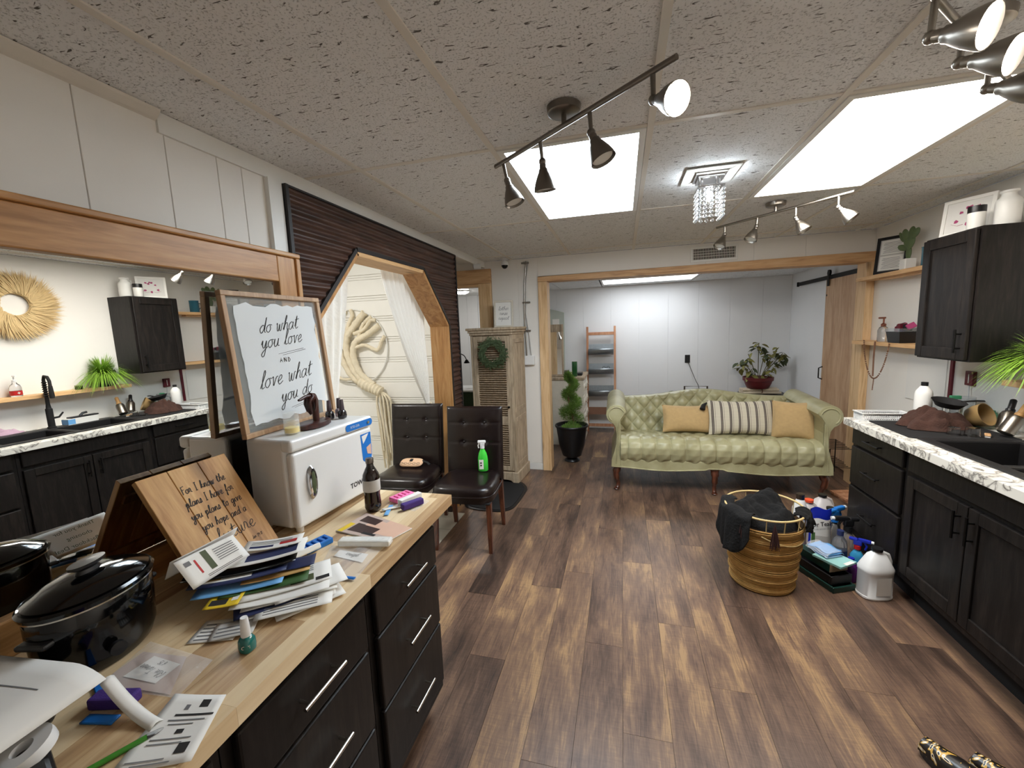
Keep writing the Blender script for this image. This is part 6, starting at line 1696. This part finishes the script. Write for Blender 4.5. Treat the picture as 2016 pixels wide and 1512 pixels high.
# ================================================================== ARMOIRE
ar = thing('armoire', 'weathered louvred armoire with bun moulding by the white wall', 'armoire', (-1.262, 4.165, 0), math.radians(-4))
w, d, H_ = .225, .20, 1.60
box(-w, w, -d + .022, d, .10, H_ - .06).build('carcass', 'weathered', ar)
pl = MB().prism([(-w - .02, 0), (-w - .02, .115), (w + .02, .115), (w + .02, 0), (w - .03, 0), (w - .06, .028), (w - .10, .035), (-w + .10, .035), (-w + .06, .028), (-w + .03, 0)], 'xz', -d - .02, -d + .02); pl.box(-w - .02, -w + .0, -d + .02, d, 0, .115).box(w, w + .02, -d + .02, d, 0, .115); pl.build('plinth', 'weathered', ar, bevel=.005)
for k_, (o_, z0, z1) in enumerate(((.008, H_ - .075, H_ - .05), (.020, H_ - .05, H_ - .025), (.034, H_ - .025, H_))): box(-w - o_, w + o_, -d - o_, d, z0, z1).build('cornice', 'weathered', ar, bevel=.004)
for s in (-1, 1): MB().box(*sorted((s * w, s * (w - .028))), -d, -d + .022, .115, H_ - .075).build('corner_post', 'weathered', ar, bevel=.003)
dx0, dx1 = -w + .03, w - .03
dr = MB().box(dx0, dx0 + .045, -d - .004, -d + .018, .13, H_ - .085).box(dx1 - .045, dx1, -d - .004, -d + .018, .13, H_ - .085).box(dx0 + .045, dx1 - .045, -d - .004, -d + .018, H_ - .13, H_ - .085).box(dx0 + .045, dx1 - .045, -d - .004, -d + .018, .62, .70).box(dx0 + .045, dx1 - .045, -d - .004, -d + .018, .13, .18).build('door', 'weathered', ar, bevel=.003)
sl = None
for z0, z1 in ((.18, .62), (.70, H_ - .13)):
    n = int((z1 - z0) / .0225)
    for i in range(n):
        z = z0 + (i + .5) * (z1 - z0) / n
        if sl is None: sl = MB().at((0, 0, 0), 0, math.radians(-32)).box(dx0 + .045, dx1 - .045, -.012, .012, -.003, .003).build('slat', 'weathered', dr, loc=(0, -d + .006, z))
        else: piece(sl, dr, (0, -d + .006, z))
MB().lathe([(.006, 0), (.006, .012), (.012, .016), (.011, .024), (0, .027)], n=16).build('knob', 'black_metal', dr).matrix_local = basis((dx1 - .022, -d - .004, .80), (1, 0, 0), (0, 0, 1))
for z0, z1 in ((.16, .68), (.74, H_ - .12)):
    k = MB().box(w, w + .006, -d + .02, -d + .055, z0, z1).box(w, w + .006, d - .055, d - .02, z0, z1).box(w, w + .006, -d + .055, d - .055, z0, z0 + .04).box(w, w + .006, -d + .055, d - .055, z1 - .04, z1)
    k.build('side_moulding', 'weathered', ar, bevel=.002)
# green wreath on the armoire
mat('fern_green', rgb(70, 86, 56), .7, var=.4, scale=40)
wr = thing('green_wreath', 'dark green leafy wreath hanging on the armoire door', 'wreath', (-1.262 - .215 * math.sin(math.radians(-4)) * -1 * -1 + .0, 4.165 - .222, 1.345), math.radians(-4))
MB().tube([(.105 * math.cos(a), 0, .105 * math.sin(a)) for a in [2 * PI * j / 36 for j in range(36)]], .008, 6, closed=True).build('ring', 'bead_brown', wr)
random.seed(44); k = MB()
for i in range(1000):
    a = random.uniform(0, 2 * PI); r = .110 + random.gauss(0, .017)
    c = Vector((r * math.cos(a), random.uniform(-.045, -.006), r * math.sin(a)))
    dr_ = Vector((-math.sin(a), random.uniform(-.4, .1), math.cos(a))) * random.choice((1, 1, -.4)) + Vector((math.cos(a), 0, math.sin(a))) * random.uniform(-.6, 1.0); dr_.normalize()
    L = random.uniform(.02, .055); sd = dr_.cross(Vector((0, 1, 0))).normalized() * random.uniform(.003, .006)
    e = c + dr_ * L; e.y = min(e.y, -.002)
    k.add([tuple(c), tuple((c + e) / 2 + sd), tuple(e), tuple((c + e) / 2 - sd)], [(0, 1, 2, 3)])
k.build('leaf_cover', 'fern_green', wr)['kind'] = 'stuff'
# framed sign on the armoire
t = thing('framed_sign', 'white-framed sign reading lather rinse repeat on the armoire', 'sign', (-1.20, 4.20, H_ + .0005), math.radians(10), rx=math.radians(-9))
for q in ((-.10, .10, 0, .018), (-.10, .10, .262, .28), (-.10, -.082, .018, .262), (.082, .10, .018, .262)): box(q[0], q[1], -.014, .014, q[2], q[3]).build('frame_rail', 'whitewash', t, bevel=.002)
box(-.082, .082, -.004, .006, .018, .262).build('panel', 'white_paper', t)
tx = MB(); tx.M = basis((0, -.0048, 0), (1, 0, 0), (0, 0, 1))
for s_, zz in (('lather', .178), ('rinse', .128), ('repeat', .078)): script(tx, s_, 0, zz, .021, .0026, .2, .02)
tx.build('lettering', 'ink_grey', t)
# floor mat
fm = thing('floor_mat', 'black scalloped rubber mat in front of the armoire', 'mat', (-1.17, 3.62, 0))
ol = []
for k_ in range(60):
    a = 2 * PI * k_ / 60; ca, sa = math.cos(a), math.sin(a)
    ol.append((.255 * math.copysign(abs(ca) ** .55, ca) * (1 + .02 * math.sin(6 * a)), .36 * math.copysign(abs(sa) ** .55, sa) * (1 + .02 * math.cos(5 * a))))
MB().prism(ol, 'xy', .0005, .008).build('rubber_base', 'black_plastic', fm)
MB().prism([(a * .9, b * .92) for a, b in ol], 'xy', .008, .012).build('ribbed_top', 'black_matte', fm)
# ================================================================== BACK WALL FITTINGS
t = thing('junction_box', 'white junction box with conduit on the white wall', 'electric box', (-.975, BW - .005, 1.235))
box(-.055, .055, -.045, 0, -.05, .05).build('box', 'white_plastic', t, bevel=.006)
MB().tube([(-.03, -.02, .05), (-.04, -.012, .3), (-.045, -.012, .55), (-.03, -.012, .85), (-.005, -.012, 1.05)], .008, 8).build('conduit', 'steel', t)
MB().tube([(.02, -.02, .05), (.0, -.012, .28), (-.03, -.010, .5), (-.02, -.010, .8), (.01, -.010, 1.05)], .006, 8).build('cable', 'grey_paper', t)
for zz in (.32, .62, 1.03): box(-.06, .02, -.024, 0, zz - .008, zz + .008).build('clip', 'steel', t)
t = thing('security_camera', 'white dome camera hanging under the ceiling', 'camera', (-1.19, BW - .12, ZC - .004))
MB().lathe([(.035, 0), (.035, -.012), (.018, -.016), (.018, -.03)], n=20).build('mount', 'white_plastic', t); MB().lathe([(.032, -.03), (.038, -.05), (.038, -.068)], n=24).build('shell', 'white_plastic', t); MB().sphere((0, 0, -.07), .034, 20, 12).build('dome', 'black_gloss', t)
t = thing('security_camera', 'small white bullet camera with black face on the header board', 'camera', (LW + .011, 4.20, 2.235), -.9)
MB().box(.0, .022, -.02, .02, -.02, .02).build('mount', 'white_plastic', t); MB().at((.035, -.02, 0), -.6).tube([(0, .03, 0), (0, -.04, 0)], .026, 20).build('shell', 'white_plastic', t); MB().at((.035, -.02, 0), -.6).tube([(0, -.04, 0), (0, -.044, 0)], .022, 20).build('lens_face', 'black_gloss', t)
t = thing('air_vent', 'white metal register vent above the pine beam', 'vent', (.84, BW - .005, 2.215))
W_, H2 = .205, .072
for q in ((-W_, W_, -H2, -H2 + .022), (-W_, W_, H2 - .022, H2), (-W_, -W_ + .022, -H2 + .022, H2 - .022), (W_ - .022, W_, -H2 + .022, H2 - .022)): box(q[0], q[1], -.010, 0, q[2], q[3]).build('flange', 'white_gloss', t, bevel=.002)
box(-W_ + .022, W_ - .022, -.001, 0, -H2 + .022, H2 - .022).build('backing', 'dark_void', t)
f0 = None
for i in range(26):
    xx = -W_ + .03 + i * (2 * W_ - .06) / 25
    if f0 is None: f0 = box(-.0022, .0022, -.008, -.001, -H2 + .022, H2 - .022).build('fin', 'grid_white', t, loc=(xx, 0, 0))
    else: piece(f0, t, (xx, 0, 0))
for zz in (-.024, 0, .024): box(-W_ + .022, W_ - .022, -.006, -.004, zz - .002, zz + .002).build('cross_fin', 'grid_white', t)

# ================================================================== BACK ROOM
# ladder shelf
la = thing('ladder_shelf', 'leaning wooden ladder holding galvanised troughs', 'ladder', (-.31, 6.20, 0), 0, rx=math.radians(-5.0))
for s in (-1, 1): box(*sorted((s * .185, s * .215)), -.022, .022, 0, 1.575).build('rail', 'cedar', la, bevel=.003)
for zz in (1.47, .30, .10): box(-.185, .185, -.012, .012, zz - .022, zz + .022).build('rung', 'cedar', la, bevel=.003)
mat('galvanised', rgb(150, 156, 160), .38, .75, var=.2, scale=40)
def trough(z):
    def f(u, v):
        a = PI * (1.0 + v); return (-.18 + .36 * u, -.03 - .075 * math.cos(a) * -1, z + .085 + .085 * math.sin(a))
    k = MB().grid(f, 2, 14)
    o = k.build('trough', 'galvanised', la, solid=.003)
    box(-.18, .18, .042, .046, z + .08, z + .16).build('back_plate', 'galvanised', o)
    for s in (-1, 1):
        MB().add([(s * .18, -.03 - .075 * math.cos(PI * (1 + j / 14)) * -1, z + .085 + .085 * math.sin(PI * (1 + j / 14))) for j in range(15)], [tuple(range(15))]).build('end_plate', 'galvanised', o)
for z in (1.155, .865, .535): trough(z)
box(-.18, .18, -.09, .03, .27, .275).build('wire_tray', 'bead_brown', la)
box(-.18, .18, -.094, -.09, .27, .38).build('tray_front', 'bead_brown', la)
t = thing('reading_glasses', 'black glasses resting on the middle trough', 'glasses', (-.235, 6.205, .965), .1)
for s in (-1, 1): MB().tube([(s * .03 + .022 * math.cos(a), 0, .018 * math.sin(a)) for a in [2 * PI * j / 16 for j in range(16)]], .003, 6, closed=True).build('rim', 'black_plastic', t)
MB().tube([(-.052, 0, .005), (-.055, .03, .0), (-.05, .05, -.01)], .0025, 6).build('temple', 'black_plastic', t)
# tall dresser with carved front, leaning mirror, bottles
dr2 = thing('tall_dresser', 'whitewashed carved dresser with a brown top in the back room', 'dresser', (-.80, 5.75, 0))
box(-.30, .29, -.33, .33, 0, .885).build('body', 'whitewash', dr2)
box(-.33, .315, -.36, .36, .885, .92).build('top', 'weathered', dr2, bevel=.006)
for i in range(2):
    for j in range(4):
        d_ = box(.29, .302, -.31 + .32 * i, -.01 + .32 * i - .02, .08 + .2 * j, .26 + .2 * j).build('drawer', 'whitewash', dr2, bevel=.003)
        for a in range(3): MB().sphere((.303, -.26 + .32 * i + .085 * a, .17 + .2 * j), (.012, .032, .05), 10, 8).build('carved_boss', 'whitewash', d_)
        MB().sphere((.318, -.17 + .32 * i, .17 + .2 * j), .012, 10, 8).build('knob', 'weathered', d_)
lm = thing('narrow_mirror', 'narrow wood-framed mirror leaning on the dresser', 'mirror', (-.86, 5.50, .921), .12, rx=-.10)
for q in ((-.10, .10, 0, .03), (-.10, .10, .60, .70), (-.10, -.075, .03, .60), (.075, .10, .03, .60)): box(q[0], q[1], -.012, .012, q[2], q[3]).build('frame_rail', 'weathered', lm, bevel=.002)
box(-.075, .075, -.002, .004, .03, .60).build('glass', 'mirror_glass', lm)
box(-.04, .05, -.016, -.013, .70, .77).build('price_card', 'white_paper', lm)
lathe_thing('green_bottle', 'tall dark green glass bottle on the dresser', 'bottle', (-.62, 5.52, .9205), [('bottle', [(.033, 0), (.036, .004), (.036, .19), (.034, .2), (.0, .2)], 'bottle_green')])
lathe_thing('small_jar', 'black jar with silver lid on the dresser', 'jar', (-.72, 5.47, .9205), [('jar', [(.03, 0), (.032, .003), (.032, .07)], 'black_plastic'), ('lid', [(.033, .0705), (.033, .09), (0, .091)], 'steel')])
t = box(-.05, .05, -.07, .07, 0, .035).build('black_box', 'black_plastic', bevel=.005); t.location = (-.58, 5.66, .9205); tag(t, 'low black box at the dresser edge', 'box')
t = thing('leaning_board', 'pale grey-green rounded board standing in the back corner', 'board', (-1.10, 6.30, 0), 0, rx=math.radians(-2))
ol = [(-.25, 0), (.245, 0), (.245, 1.80)] + [(.245 - .5 * k_ / 12, 1.80 + .10 * math.sin(PI * .5 * k_ / 12)) for k_ in range(1, 13)]
MB().prism(ol, 'xz', -.012, .012).build('board', 'board_grey', t, bevel=.003)
# topiary
tp_ = thing('spiral_topiary', 'spiral evergreen topiary in a black urn planter', 'plant', (-.585, 4.775, 0))
MB().lathe([(.085, 0), (.09, .006), (.085, .02), (.06, .04), (.065, .055), (.11, .07), (.15, .20), (.175, .38), (.178, .41), (.192, .415), (.196, .43), (.19, .44), (.178, .438), (.168, .40), (0, .395)], n=40, cap=False).build('urn', 'black_plastic', tp_)
mat('topiary_green', rgb(104, 136, 58), .8, var=.4, scale=60)
random.seed(2); k = MB()
for i in range(13000):
    s = random.random(); a = s * 2 * PI * 2.6; rr = .078 * (1 - .6 * s); h0 = .47 + .56 * s
    c = Vector((rr * math.cos(a), rr * math.sin(a), h0)); n_ = Vector((random.gauss(0, 1), random.gauss(0, 1), random.gauss(0, .8))); n_.normalize()
    rad = .092 * (1 - .5 * s)
    p = c + n_ * rad * random.uniform(.3, 1.0); e = p + n_ * random.uniform(.014, .030) + Vector((0, 0, .008))
    sd = n_.cross(Vector((random.random(), random.random(), random.random()))).normalized() * .003
    k.add([tuple(p - sd), tuple(p + sd), tuple(e)], [(0, 1, 2)])
for i in range(1400):
    a = random.uniform(0, 2 * PI); r = .115 * random.random() ** .5; p = Vector((r * math.cos(a), r * math.sin(a), .40 + .09 * (1 - r / .115) * random.random())); e = p + Vector((random.gauss(0, .012), random.gauss(0, .012), random.uniform(.01, .03)))
    k.add([tuple(p - Vector((.002, 0, 0))), tuple(p + Vector((.002, 0, 0))), tuple(e)], [(0, 1, 2)])
k.build('foliage', 'topiary_green', tp_)['kind'] = 'stuff'
MB().tube([(.03 * math.cos(5 * j / 10), .03 * math.sin(5 * j / 10), .38 + .06 * j) for j in range(10)], .009, 8).build('stem', 'bead_brown', tp_)
# barn door on rail
bd_ = thing('barn_door', 'plywood sliding barn door hung on a black rail', 'door', (2.172, 4.92, .03))
box(-.02, .012, -.40, .42, 0, 1.945).build('door_leaf', 'door_ply', bd_)
k = MB().tube([(-.02, .40, .86), (-.055, .40, .875), (-.055, .40, .985), (-.02, .40, 1.0)], .007, 8); k.build('pull_handle', 'black_metal', bd_)
for zz in (1.90, 1.78): MB().sphere((-.021, .395, zz), (.004, .012, .012), 8, 6).build('bolt', 'black_metal', bd_)
rl_ = thing('door_rail', 'black flat steel rail above the barn door', 'rail', (2.165, 5.25, 2.0))
box(-.005, .003, -.78, .90, -.022, .022).build('bar', 'black_metal', rl_)
box(-.012, .01, .88, .90, -.028, .028).build('end_stop', 'black_metal', rl_)
for yy in (-.6, -.1, .45, .8): MB().cyl((.003, yy, 0), (.034, yy, 0), .012, n=12).build('standoff', 'black_metal', rl_)
t = thing('door_roller', 'black strap roller riding on the barn door rail', 'roller', (2.15, 5.27, 2.045)); 
MB().at((0, 0, 0), 0, 0, PI / 2).lathe([(0, -.012), (.032, -.012), (.032, .004), (0, .004)], n=24, cap=False).build('wheel', 'black_metal', t); box(-.014, -.009, -.02, .02, -.14, .03).build('strap', 'black_metal', t)
# potted plant with boxes
st_ = thing('plant_table', 'low black cabinet under the red planter', 'cabinet', (1.84, 6.22, 0)); box(-.27, .27, -.17, .17, .04, .585).build('body', 'black_plastic', st_, bevel=.004); box(-.25, .25, -.15, .15, 0, .04).build('toe_base', 'black_matte', st_)
t = thing('birch_bundle', 'bundle of peeled white branches tied with cord under the planter', 'branches', (1.79, 6.20, .586), .05)
for i, (yy, zz) in enumerate(((-.08, .02), (-.03, .02), (.03, .02), (.08, .02), (-.055, .055), (.0, .055), (.055, .055))): MB().tube([(-.23, yy, zz), (-.05, yy + .01, zz + .003), (.23 - .02 * (i % 3), yy - .005, zz)], .018, 8).build('branch', 'birch', t)
MB().tube([(0, .105 * math.cos(a), .046 + .042 * math.sin(a)) for a in [2 * PI * j / 24 for j in range(24)]], .006, 6, closed=True).build('cord', 'bead_brown', t)
pt = thing('potted_poinsettia', 'leggy leafy plant in a round dark red planter', 'plant', (1.76, 6.18, .665))
MB().lathe([(.12, 0), (.13, .005), (.155, .06), (.168, .10), (.182, .105), (.185, .15), (.175, .15), (.165, .10), (0, .12)], n=32, cap=False).build('planter', 'oxblood', pt)
random.seed(77)
lf = MB()
lf.add([(0, 0, 0), (.02, .018, .004), (.045, .020, .002), (.07, .010, -.006), (.085, 0, -.012), (.07, -.010, -.006), (.045, -.020, .002), (.02, -.018, .004), (.03, 0, -.003), (.06, 0, -.008)], [(0, 1, 8), (1, 2, 9, 8), (2, 3, 9), (3, 4, 9), (4, 5, 9), (5, 6, 9), (6, 7, 8, 9), (7, 0, 8)], True)
lf0 = None
for (ex, ey, ez, nl) in ((-.19, -.02, .26, 15), (-.12, .03, .36, 8), (.0, .02, .50, 16), (.07, -.02, .40, 13), (.17, .0, .26, 10), (.28, .0, .36, 16), (.22, .02, .43, 8), (-.10, -.05, .16, 9), (.08, -.06, .13, 9)):
    st = [(.1 * ex, .1 * ey, .10), (.45 * ex, .5 * ey, .10 + .45 * ez), (ex, ey, ez + .1)]
    MB().tube(spline(st, 6), .005, 6).build('stem', 'plant_stem', pt)
    tip = Vector((ex, ey, ez + .1))
    for i in range(nl):
        p = tip + Vector((random.gauss(0, .025), random.gauss(0, .02), random.uniform(-.10, .015)))
        m_ = random.choice(('leaf_olive', 'leaf_olive', 'leaf_dark'))
        if lf0 is None: lf0 = lf.build('leaf', 'leaf_olive', pt); o = lf0; lfd = lf.build('leaf', 'leaf_dark', pt); od = True; lfd.location = p + Vector((.02, 0, -.02)); lfd.rotation_euler = (0, .5, 1)
        else: o = piece(lf0 if m_ == 'leaf_olive' else lfd, pt, (0, 0, 0))
        o.location = p; o.rotation_euler = (random.uniform(-.5, .5), random.uniform(.0, .9), random.uniform(0, 2 * PI)); s_ = random.uniform(.95, 1.5); o.scale = (s_, s_, s_)
# outlet, cord, things behind the sofa
t = thing('wall_outlet', 'black wall outlet with a plugged-in cord behind the sofa', 'outlet', (.907, 6.43, 1.055)); t.name = 'power_outlet'
box(-.035, .035, -.006, 0, -.058, .058).build('plate', 'black_plastic', t, bevel=.002)
MB().box(-.01, .022, -.03, -.006, -.05, -.02).build('plug', 'black_plastic', t, bevel=.003)
MB().tube(spline([(.008, -.03, -.045), (.05, -.05, -.16), (.10, -.10, -.30), (.14, -.12, -.40), (.16, -.1, -.60)], 6), .004, 6).build('cord', 'black_plastic', t)
t = thing('luggage_rack', 'dark metal rack frame standing behind the sofa', 'rack', (.97, 6.10, 0))
MB().tube([(-.14, 0, 0), (-.14, 0, .70), (.15, 0, .70), (.15, 0, 0)], .012, 8).build('frame', 'steel_dark', t)
MB().tube([(-.14, .2, 0), (-.14, 0, .66)], .01, 8).build('strut', 'steel_dark', t); MB().tube([(.15, .2, 0), (.15, 0, .66)], .01, 8).build('strut', 'steel_dark', t)
t = thing('moss_ball', 'round moss ball on a dark stand behind the sofa', 'ornament', (.67, 6.10, 0)); 
MB().sphere((0, 0, .535), .10, 24, 16).build('ball', 'moss', t); MB().lathe([(.08, 0), (.08, .02), (.02, .03), (.02, .40), (.07, .44)], n=20).build('stand', 'black_matte', t)
# rack, wood and strip under / beside the sofa end
t = thing('wire_rack', 'black wire rack with wood slats beside the sofa end', 'rack', (1.99, 4.60, 0))
for yy in (-.18, .18):
    for xx in (-.1, .1): MB().cyl((xx, yy, 0), (xx, yy, .34), .005, n=8).build('post', 'black_metal', t)
for zz in (.16, .34):
    for j in range(9): MB().cyl((-.1, -.18 + .045 * j, zz), (.1, -.18 + .045 * j, zz), .003, n=6).build('wire', 'black_metal', t)
t = thing('wood_slats', 'small pallet of wooden slats on the floor by the sofa end', 'pallet', (1.92, 4.02, 0), .2)
for i in range(4): box(-.11, .11, -.13 + .07 * i, -.07 + .07 * i, .025, .04).build('slat', 'cedar', t)
for xx in (-.08, .08): box(xx - .015, xx + .015, -.13, .14, 0, .025).build('bearer', 'cedar', t)
t = thing('rolled_rug', 'long rolled plum and grey rug lying under the sofa', 'rug', (.95, 5.25, .055)); MB().tube([(-1.0, 0, 0), (1.05, 0, 0)], .05, 16).build('roll', 'plum', t)

# ================================================================== OPENING: MACRAME, CURTAINS
mat('cotton_rope', rgb(230, 219, 194), .9, var=.12, scale=60, bump=.5, bscale=160)
ma_ = thing('macrame_tree', 'cream macrame tree of wrapped rope in a metal ring', 'wall hanging', (-2.50, 3.472, 1.46))
MB().tube([(.36 * math.cos(a), 0, .36 * math.sin(a)) for a in [2 * PI * j / 64 for j in range(64)]], .007, 8, closed=True).build('ring', 'white_gloss', ma_)
random.seed(8)
def rope(pts, r, seed=0):
    q = spline(pts, 8); rs = [r * (1 + .10 * math.sin(i * 1.9 + seed)) for i in range(len(q))]
    return MB().tube(q, rs, 10)
base_ = (.17, -.03, -.37)
br = [([(.20, -.03, -.39), (.0, -.035, -.30), (-.12, -.035, -.10), (-.15, -.03, .10), (-.12, -.02, .30), (-.06, -.01, .355)], .030),
      ([(.20, -.03, -.38), (.04, -.04, -.27), (-.05, -.04, -.08), (-.06, -.03, .08), (.03, -.02, .20), (.15, -.01, .325)], .032),
      ([(.20, -.03, -.36), (.07, -.04, -.25), (.01, -.04, -.08), (.04, -.03, .05), (.17, -.02, .12), (.30, -.01, .20)], .030),
      ([(.04, -.035, .0), (.14, -.03, .02), (.26, -.02, -.03), (.31, -.015, .05), (.345, -.01, .10)], .017),
      ([(-.06, -.035, .10), (-.02, -.03, .22), (.02, -.02, .30), (.0, -.01, .358)], .018),
      ([(-.13, -.03, .12), (-.19, -.03, .22), (-.20, -.02, .28), (-.22, -.01, .285)], .020),
      ([(-.14, -.03, -.02), (-.24, -.03, .08), (-.30, -.02, .18)], .022),
      ([(.06, -.03, .06), (.12, -.02, .2), (.17, -.02, .25), (.22, -.01, .285)], .016),
      ([(.03, -.03, .13), (.14, -.025, .17), (.21, -.02, .245), (.26, -.01, .25)], .018),
      ([(-.12, -.035, -.10), (-.25, -.03, -.02), (-.33, -.01, .14)], .018),
      ([(-.02, -.03, -.30), (-.15, -.03, -.30), (-.28, -.01, -.22)], .014)]
for i, (p, r) in enumerate(br): rope(p, r, i).build('branch', 'cotton_rope', ma_)
rope([(.06, -.045, -.32), (.14, -.045, -.37), (.22, -.045, -.40), (.28, -.04, -.43)], .05, 3).build('knot', 'cotton_rope', ma_)
for i in range(15):
    random.seed(i); xx = .22 + .012 * i - .01; yy = -.03 - .02 * (i % 3)
    rope([(.27, -.04, -.42), (xx + .01, yy, -.50), (xx + .025 + random.uniform(-.01, .01), yy, -.75), (xx + .035 + random.uniform(-.015, .015), yy, -.98 - random.uniform(0, .25))], .009, i).build('cord', 'cotton_rope', ma_)
def curtain(label, y0t, y1t, ytie, ztie, ybot0, ybot1, x, pleats, tie=True):
    t = thing('lace_curtain', label, 'curtain', (x, ytie, 0), group='lace curtains in the cut-corner opening')
    def f(u, v):
        z = 2.03 - 1.99 * v
        if z > ztie:
            s = (2.03 - z) / (2.03 - ztie); e = s ** 1.25
            a = y0t + (y1t - y0t) * u; b = ytie + (u - .5) * .05
            y = a * (1 - e) + b * e
        else:
            s = (ztie - z) / (ztie - .03); b = ytie + (u - .5) * .05; c = ybot0 + (ybot1 - ybot0) * u
            y = b * (1 - s ** .6) + c * s ** .6
        amp = .018 * (1 - .45 * math.exp(-((z - ztie) / .12) ** 2))
        return (amp * math.sin(2 * PI * pleats * u + .6 * math.sin(4 * z)), y - ytie, z)
    MB().grid(f, 90, 60).build('lace_panel', 'lace', t, angle=180)
    if tie: MB().tube([(.03 * math.cos(a), .03 * math.sin(a), ztie + .004 * math.sin(a)) for a in [2 * PI * j / 20 for j in range(20)]], .012, 8, closed=True).build('tie_back', 'cotton_rope', t)
    return t
curtain('white lace curtain tied back at the armoire side of the opening', 2.66, 3.30, 3.27, .95, 3.15, 3.32, LW - .20, 9)
curtain('white lace curtain hanging at the mirror side of the opening', 1.72, 2.30, 1.86, .45, 1.72, 1.98, LW - .20, 7)
rd = thing('curtain_rod', 'thin white rod carrying the lace curtains', 'rod', (LW - .20, 2.5, 2.045)); MB().cyl((0, -.85, 0), (0, .85, 0), .007).build('rod', 'white_gloss', rd)
# ================================================================== PAST THE HALLWAY
tb = thing('cloth_table', 'small table with pale top and green cloth past the hallway', 'table', (-2.32, 5.55, 0))
for sx in (-.28, .28):
    for sy in (-.2, .2): MB().cyl((sx, sy, 0), (sx, sy, .74), .018, n=10).build('leg', 'steel', tb)
box(-.33, .33, -.25, .25, .74, .765).build('top', 'white_gloss', tb, bevel=.004)
def skirt(u, v):
    a = u * 4; s = int(a) % 4; k = a - int(a); c = [(-.335, -.255), (.335, -.255), (.335, .255), (-.335, .255)]
    p, q = c[s], c[(s + 1) % 4]; x = p[0] + (q[0] - p[0]) * k; y = p[1] + (q[1] - p[1]) * k
    w_ = .012 * math.sin(26 * u * PI) * v
    return (x * (1 + .05 * v) + w_, y * (1 + .05 * v) + w_, .735 - .62 * v)
MB().grid(skirt, 96, 8, True, True).build('cloth_skirt', 'green_cloth', tb, angle=180)
zt3 = .766
lathe_thing('teal_jar', 'teal jar on the table past the hallway', 'jar', (-2.50, 5.45, zt3), [('jar', [(.05, 0), (.055, .01), (.055, .08), (.04, .10)], 'teal'), ('lid', [(.042, .1005), (.042, .12), (0, .121)], 'steel')])
lathe_thing('brush_pot', 'black make-up brush standing in a pot on the far table', 'brush', (-2.40, 5.42, zt3), [('pot', [(.03, 0), (.032, .06)], 'black_plastic'), ('bristles', [(.012, .0605), (.02, .09), (.038, .15), (.03, .165), (0, .17)], 'black_matte')])
lathe_thing('pink_bottle', 'pink-based clear bottle on the far table', 'bottle', (-2.275, 5.40, zt3), [('bottle', [(.03, 0), (.032, .003), (.032, .12), (.012, .15), (.012, .2)], 'clear_plastic'), ('base_fill', [(.0325, .001), (.0325, .05)], 'pink')])
lathe_thing('blue_cylinder', 'tall pale blue bottle at the back of the far table', 'bottle', (-2.34, 5.60, zt3), [('bottle', [(.06, 0), (.062, .004), (.062, .22), (.05, .235), (0, .236)], 'sky_blue')])
alamp = thing('arc_lamp', 'thin black arc lamp over the far table', 'lamp', (-2.52, 5.62, zt3))
MB().lathe([(.05, 0), (.05, .012), (.01, .016)], n=20).build('base', 'black_metal', alamp); MB().tube(spline([(0, 0, .01), (.0, 0, .30), (.05, 0, .44), (.16, 0, .50), (.28, 0, .47), (.33, 0, .40)], 6), .007, 8).build('arc_arm', 'black_metal', alamp); MB().at((.33, 0, .36)).lathe([(.015, .04), (.04, .0), (.042, -.01)], n=18, cap=False).build('shade', 'black_metal', alamp)
# ================================================================== SHOE BY THE CAMERA
def shoe_print():
    m, nt, b = _base('shoe_print')
    tc = node(nt, 'ShaderNodeTexCoord'); n0 = node(nt, 'ShaderNodeTexNoise'); n0.inputs['Scale'].default_value = 16; n0.inputs['Detail'].default_value = 1; n0.inputs['Distortion'].default_value = 2.5
    nt.links.new(tc.outputs['Object'], n0.inputs['Vector'])
    cr = node(nt, 'ShaderNodeValToRGB'); cr.color_ramp.interpolation = 'CONSTANT'
    for k in range(2): cr.color_ramp.elements.new(.5)
    for e, (p, c) in zip(cr.color_ramp.elements, ((0, rgb(26, 22, 20)), (.55, rgb(206, 164, 78)), (.62, rgb(226, 222, 206)), (.68, rgb(30, 26, 24)))): e.position = p; e.color = c + (1,)
    nt.links.new(n0.outputs['Fac'], cr.inputs['Fac']); nt.links.new(cr.outputs[0], b.inputs['Base Color']); b.inputs['Roughness'].default_value = .3
shoe_print()
sh = thing('patterned_shoe', 'black and gold patterned slip-on shoe on the plank floor', 'shoe', (1.107, 1.52, 0), math.radians(120))
def shoef(u, v):
    L = .27; s = v; wd = (.036 + .014 * math.sin(PI * min(1, s * 1.1)) - .006 * s) * (1 if .03 < s < .985 else .55 if s <= .03 else .5)
    hgt = .045 + .035 * (1 - s) if s > .35 else .08
    a = PI * u
    return ((.5 - s) * -L, wd * math.cos(a), .022 + (hgt * (1 - .15 * s)) * math.sin(a) ** .8 * (1 if .02 < s < .985 else .4))
MB().grid(shoef, 20, 30).build('upper', 'shoe_print', sh)
so = [(.135 * math.cos(a), (.046 if math.cos(a) > -.2 else .040) * math.sin(a)) for a in [2 * PI * j / 32 for j in range(32)]]
MB().prism(so, 'xy', 0, .024).build('sole', 'black_plastic', sh)
MB().at((-.09, 0, .085)).lathe([(.040, 0), (.043, .004), (.040, .008)], n=24, sx=1.1, sy=.75, cap=False).build('collar', 'tan_card', sh)
sh2 = copy_tree(sh); sh2.location = (1.245, 1.50, 0); sh2.rotation_euler.z = math.radians(126); sh2['label'] = 'second black and gold shoe, standing beside the sink cabinet'
sh['group'] = sh2['group'] = 'patterned shoes on the floor'
